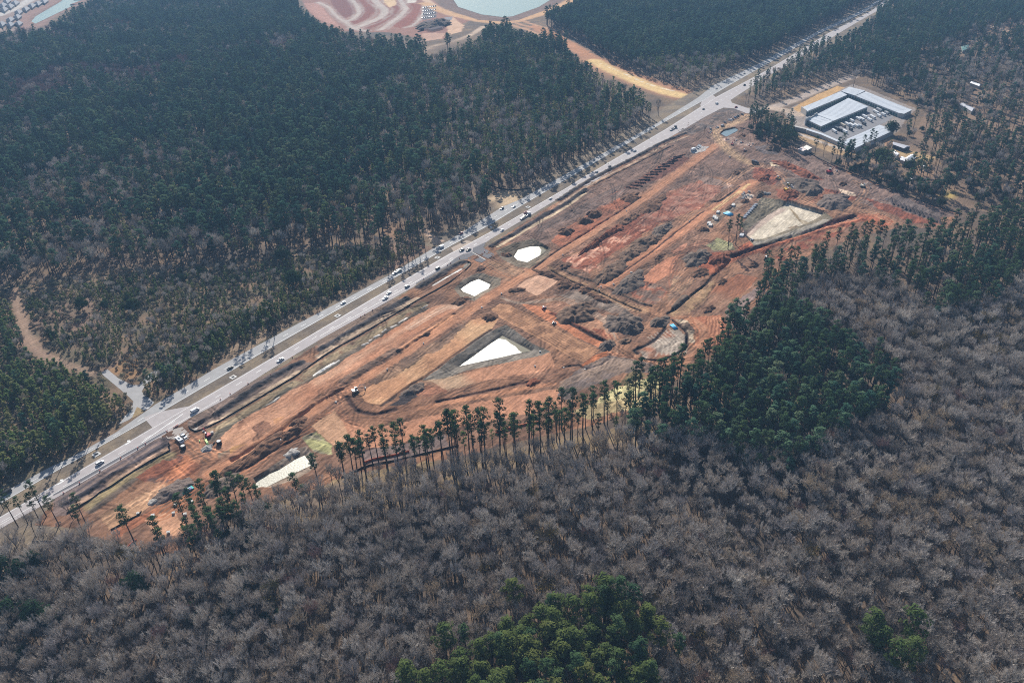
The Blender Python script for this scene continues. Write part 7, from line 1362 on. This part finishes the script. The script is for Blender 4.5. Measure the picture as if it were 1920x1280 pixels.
# ---- individual trees: the ones that show largest; the rest as woodland masses
NAME = {'tall_pine': 'pine_tree', 'forest_pine': 'pine_tree', 'bright_pine': 'pine_tree', 'thin_pine': 'pine_tree', 'young_pine': 'young_pine', 'evergreen': 'evergreen_tree', 'bare': 'bare_tree', 'bare_purple': 'bare_tree', 'budding': 'budding_tree', 'shrub': 'shrub'}
HT = {'tall_pine': 24.0, 'forest_pine': 21.0, 'bright_pine': 19.0, 'thin_pine': 18.0, 'young_pine': 7.0, 'evergreen': 10.0, 'bare': 16.0, 'bare_purple': 15.0, 'budding': 15.0, 'shrub': 2.8}
ZL = {'brush': ('low brown shrub in the overgrown field left of the highway', 'shrubs of the overgrown field'), 'nw': ('dark pine in the dense forest beyond the highway', 'pines of the forest beyond the highway'), 'edge': ('tall slim pine in the thin row between the tan pads and the bare woods', 'pines in the thin row below the tan pads'), 'edge2': ('tall pine in the thick clump between the straw patch and the loop road', 'pines between the straw patch and the loop road'), 'block': ('dark pine in the dense block right of the loop road', 'pines of the dark block right of the loop road'), 'pinesE': ('dark pine in the open stand below the sandy basin trench', 'pines of the open stand east of the site'), 'leftclump': ('pine in the dark clump left of the white lower pond', 'pines of the clump left of the lower pond'), 'leftclump2': ('leaning pine in front of the highway at the left picture edge', 'leaning pines at the left edge'), 'bottom': ('pine in the bright green stand at the bottom of the picture', 'pines of the bottom stand'), 'lots': ('tree standing among the houses in the wooded lots', 'trees of the wooded lots'), 'clump': ('pine in the clump between the sandy track and the storage yard', 'pines beside the storage yard'), 'strip': ('tree in the green strip along the right site boundary', 'trees along the right site boundary'), 'bare': ('leafless grey tree in the bare woods that fill the foreground', 'bare trees of the foreground woods'), 'field': ('small tree growing in the overgrown field left of the highway', 'trees of the overgrown field'), 'roadside': ('small pine in the green belt between the field and the highway', 'pines of the belt beside the highway'), 'plantation': ('young pine in the dense plantation at the left picture edge', 'pines of the left plantation'), 'leftstrip': ('young tree left of the sandy track at the picture edge', 'trees left of the sandy track'), 'corner': ('dark pine in the clump at the driveway corner', 'pines at the driveway corner'), 'budding': ('yellowish budding tree among bare trees at the right picture edge', 'budding trees at the right edge'), 'ne': ('pine in the forest corner at the upper junction', 'pines at the upper junction'), 'east': ('tree in the belt right of the highway beyond the junction', 'trees beyond the junction')}
CATN = {'pine_tree': 'pine tree', 'young_pine': 'young pine', 'evergreen_tree': 'evergreen tree', 'bare_tree': 'bare tree', 'budding_tree': 'tree', 'shrub': 'shrub'}
ADJ = {'shrub': None, 'pine_tree': None, 'young_pine': None, 'evergreen_tree': 'rounded dark evergreen', 'bare_tree': 'leafless grey tree', 'budding_tree': 'yellowish budding tree'}
def make_tree(x, y, k, s_, label, group, rz=None, wide=1.0):
    L = KINDS[k]; i = rg.randint(len(L)); o = empty(NAME[k], (x, y, -.1), rg.uniform(0, 6.28)); o.scale = (s_*wide, s_*wide, s_)
    for nm, me in (('trunk', L[i][0]), ('crown', L[i][1])): link(bpy.data.objects.new(nm, me), o)
    return tag(o, label, CATN[NAME[k]], group)
for x, y, k, h, lab, grp, r in NAMED:
    o = make_tree(x, y, k, h/HT[k], lab, grp, wide=r*(1.0 if k != 'tall_pine' else .55+.45*HT[k]/h)); o.location.z = gz(x, y)-.1
LIMIT = {'pine_tree': 285-sum(NAME[n[2]] == 'pine_tree' for n in NAMED), 'bare_tree': 290, 'young_pine': 290, 'evergreen_tree': 250, 'budding_tree': 100, 'shrub': 200}
arr = np.array([(t[0], t[1]) for t in TREES]); sz_ = np.array([HT[t[2]]*t[3] for t in TREES])
ix_, iy_ = projs(np.stack([arr[:, 0], arr[:, 1], sz_*.6], 1)); dist = np.sqrt(arr[:, 0]**2+arr[:, 1]**2+(CAMH-10)**2)
vis = (ix_ > 5) & (ix_ < 1915) & (iy_ > 5) & (iy_ < 1275); order = np.argsort(dist/sz_*np.where(vis, 1, 1e6)); chosen = set(); cnt = {}
for j in order:
    n = NAME[TREES[j][2]]
    if vis[j] and cnt.get(n, 0) < LIMIT[n]: chosen.add(int(j)); cnt[n] = cnt.get(n, 0)+1
for j in sorted(chosen):
    x, y, k, s_, z_ = TREES[j]; lab, grp = ZL[z_]; n = NAME[k]
    if ADJ[n] and not lab.startswith(('leafless', 'yellowish')): lab = ADJ[n]+' '+lab.split(' ', 1)[1][lab.split(' ', 1)[1].index(' in ')+1 if ' in ' in lab.split(' ', 1)[1] else 0:] if ' in ' in lab else ADJ[n]+' '+(lab[lab.index(' growing '):].strip() if ' growing ' in lab else lab[lab.index(' standing '):].strip() if ' standing ' in lab else lab[lab.index(' left of'):].strip() if ' left of' in lab else '')
    elif ADJ[n] and n == 'evergreen_tree': lab = 'rounded dark evergreen in the bare woods that fill the foreground'
    elif ADJ[n] and n == 'budding_tree' and z_ == 'bare': lab = 'yellowish budding tree in the bare woods that fill the foreground'
    elif n == 'pine_tree' and z_ in ('lots', 'strip', 'field', 'east', 'leftstrip'): lab = 'pine '+lab.split('tree ', 1)[1]
    elif n == 'young_pine' and lab.startswith('small tree'): lab = 'young pine '+lab.split('tree ', 1)[1]
    make_tree(x, y, k, s_, lab, CATN[n]+'s: '+grp)
def mass(name, ks, label_kind):
    idx = [j for j, t in enumerate(TREES) if j not in chosen and t[2] in ks]
    if not idx: return
    src = bpy.data.collections.new(name+'_sources'); vmap = {}; c = 0
    for k in ks:
        for i, v in enumerate(KINDS[k]):
            o = bpy.data.objects.new('%s_%03d' % (name, c), v[2]); src.objects.link(o); vmap[(k, i)] = c; c += 1
    n = len(idx); me = bpy.data.meshes.new(name); me.vertices.add(n); co = np.array([(TREES[j][0], TREES[j][1], -.1) for j in idx], np.float32); me.vertices.foreach_set('co', co.ravel())
    vi = np.array([vmap[(TREES[j][2], rg.randint(len(KINDS[TREES[j][2]])))] for j in idx], np.int32); me.attributes.new('variant', 'INT', 'POINT').data.foreach_set('value', vi)
    sc = np.array([TREES[j][3] for j in idx], np.float32); wz = rg.uniform(.88, 1.12, n).astype(np.float32); S = np.stack([sc, sc, sc*wz], 1)
    me.attributes.new('size', 'FLOAT_VECTOR', 'POINT').data.foreach_set('vector', S.ravel()); R3 = np.stack([np.zeros(n), np.zeros(n), rg.uniform(0, 6.28, n)], 1).astype(np.float32); me.attributes.new('turn', 'FLOAT_VECTOR', 'POINT').data.foreach_set('vector', R3.ravel())
    o = link(bpy.data.objects.new(name, me)); md = o.modifiers.new('trees', 'NODES'); g = bpy.data.node_groups.new(name, 'GeometryNodeTree'); md.node_group = g
    g.interface.new_socket('Geometry', in_out='INPUT', socket_type='NodeSocketGeometry'); g.interface.new_socket('Geometry', in_out='OUTPUT', socket_type='NodeSocketGeometry')
    N = g.nodes; gi = N.new('NodeGroupInput'); go = N.new('NodeGroupOutput'); ip = N.new('GeometryNodeInstanceOnPoints'); ci = N.new('GeometryNodeCollectionInfo'); ci.inputs['Collection'].default_value = src; ci.inputs['Separate Children'].default_value = True; ci.inputs['Reset Children'].default_value = True
    def na(nm, ty): a = N.new('GeometryNodeInputNamedAttribute'); a.data_type = ty; a.inputs[0].default_value = nm; return [s_ for s_ in a.outputs if s_.name == 'Attribute' and s_.enabled][0]
    ip.inputs['Pick Instance'].default_value = True; g.links.new(gi.outputs[0], ip.inputs['Points']); g.links.new(ci.outputs[0], ip.inputs['Instance']); g.links.new(na('variant', 'INT'), ip.inputs['Instance Index']); g.links.new(na('turn', 'FLOAT_VECTOR'), ip.inputs['Rotation']); g.links.new(na('size', 'FLOAT_VECTOR'), ip.inputs['Scale']); g.links.new(ip.outputs[0], go.inputs[0])
    tag(o, kind='stuff'); print(name, n)
mass('pine_forest', ['tall_pine', 'forest_pine', 'bright_pine', 'thin_pine'], 0); mass('bare_woodland', ['bare', 'bare_purple', 'budding'], 0); mass('young_pine_scrub', ['young_pine'], 0); mass('shrub_scrub', ['shrub'], 0); mass('evergreen_woodland', ['evergreen'], 0)
# low undergrowth and dead grass tufts in the clearing on the left
print('individual trees', len(chosen)+len(NAMED), cnt)

# ------------------------------------------------------------------ the air
hz = MB(); hz.box((0, 1150, 112), (4300, 2560, 250)); hm = bpy.data.materials.new('haze_air'); hm.use_nodes = True; hn = hm.node_tree; hn.nodes.clear(); ho = hn.nodes.new('ShaderNodeOutputMaterial'); pv = hn.nodes.new('ShaderNodeVolumePrincipled')
pv.inputs['Color'].default_value = (.36, .63, 1.0, 1); pv.inputs['Density'].default_value = HAZE; pv.inputs['Anisotropy'].default_value = 0.0
hn.links.new(pv.outputs[0], ho.inputs['Volume']); tag(hz.build('haze', hm), kind='stuff')

# ------------------------------------------------------------------ the layout above is in map units; one unit is 1.36 m
K = 1.36
METRIC = {'car', 'suv_car', 'van', 'pickup_truck', 'box_truck', 'flatbed_truck', 'service_truck', 'semi_truck', 'parked_truck', 'tank_truck', 'trailer', 'excavator', 'bulldozer', 'loader', 'roller', 'dumper', 'camper', 'traffic_drum'}
for o in list(COL.objects):
    if o.parent is not None or o.type == 'LIGHT': continue
    o.location = o.location*K
    if o.type != 'CAMERA' and o.name.split('.')[0] not in METRIC: o.scale = o.scale*K
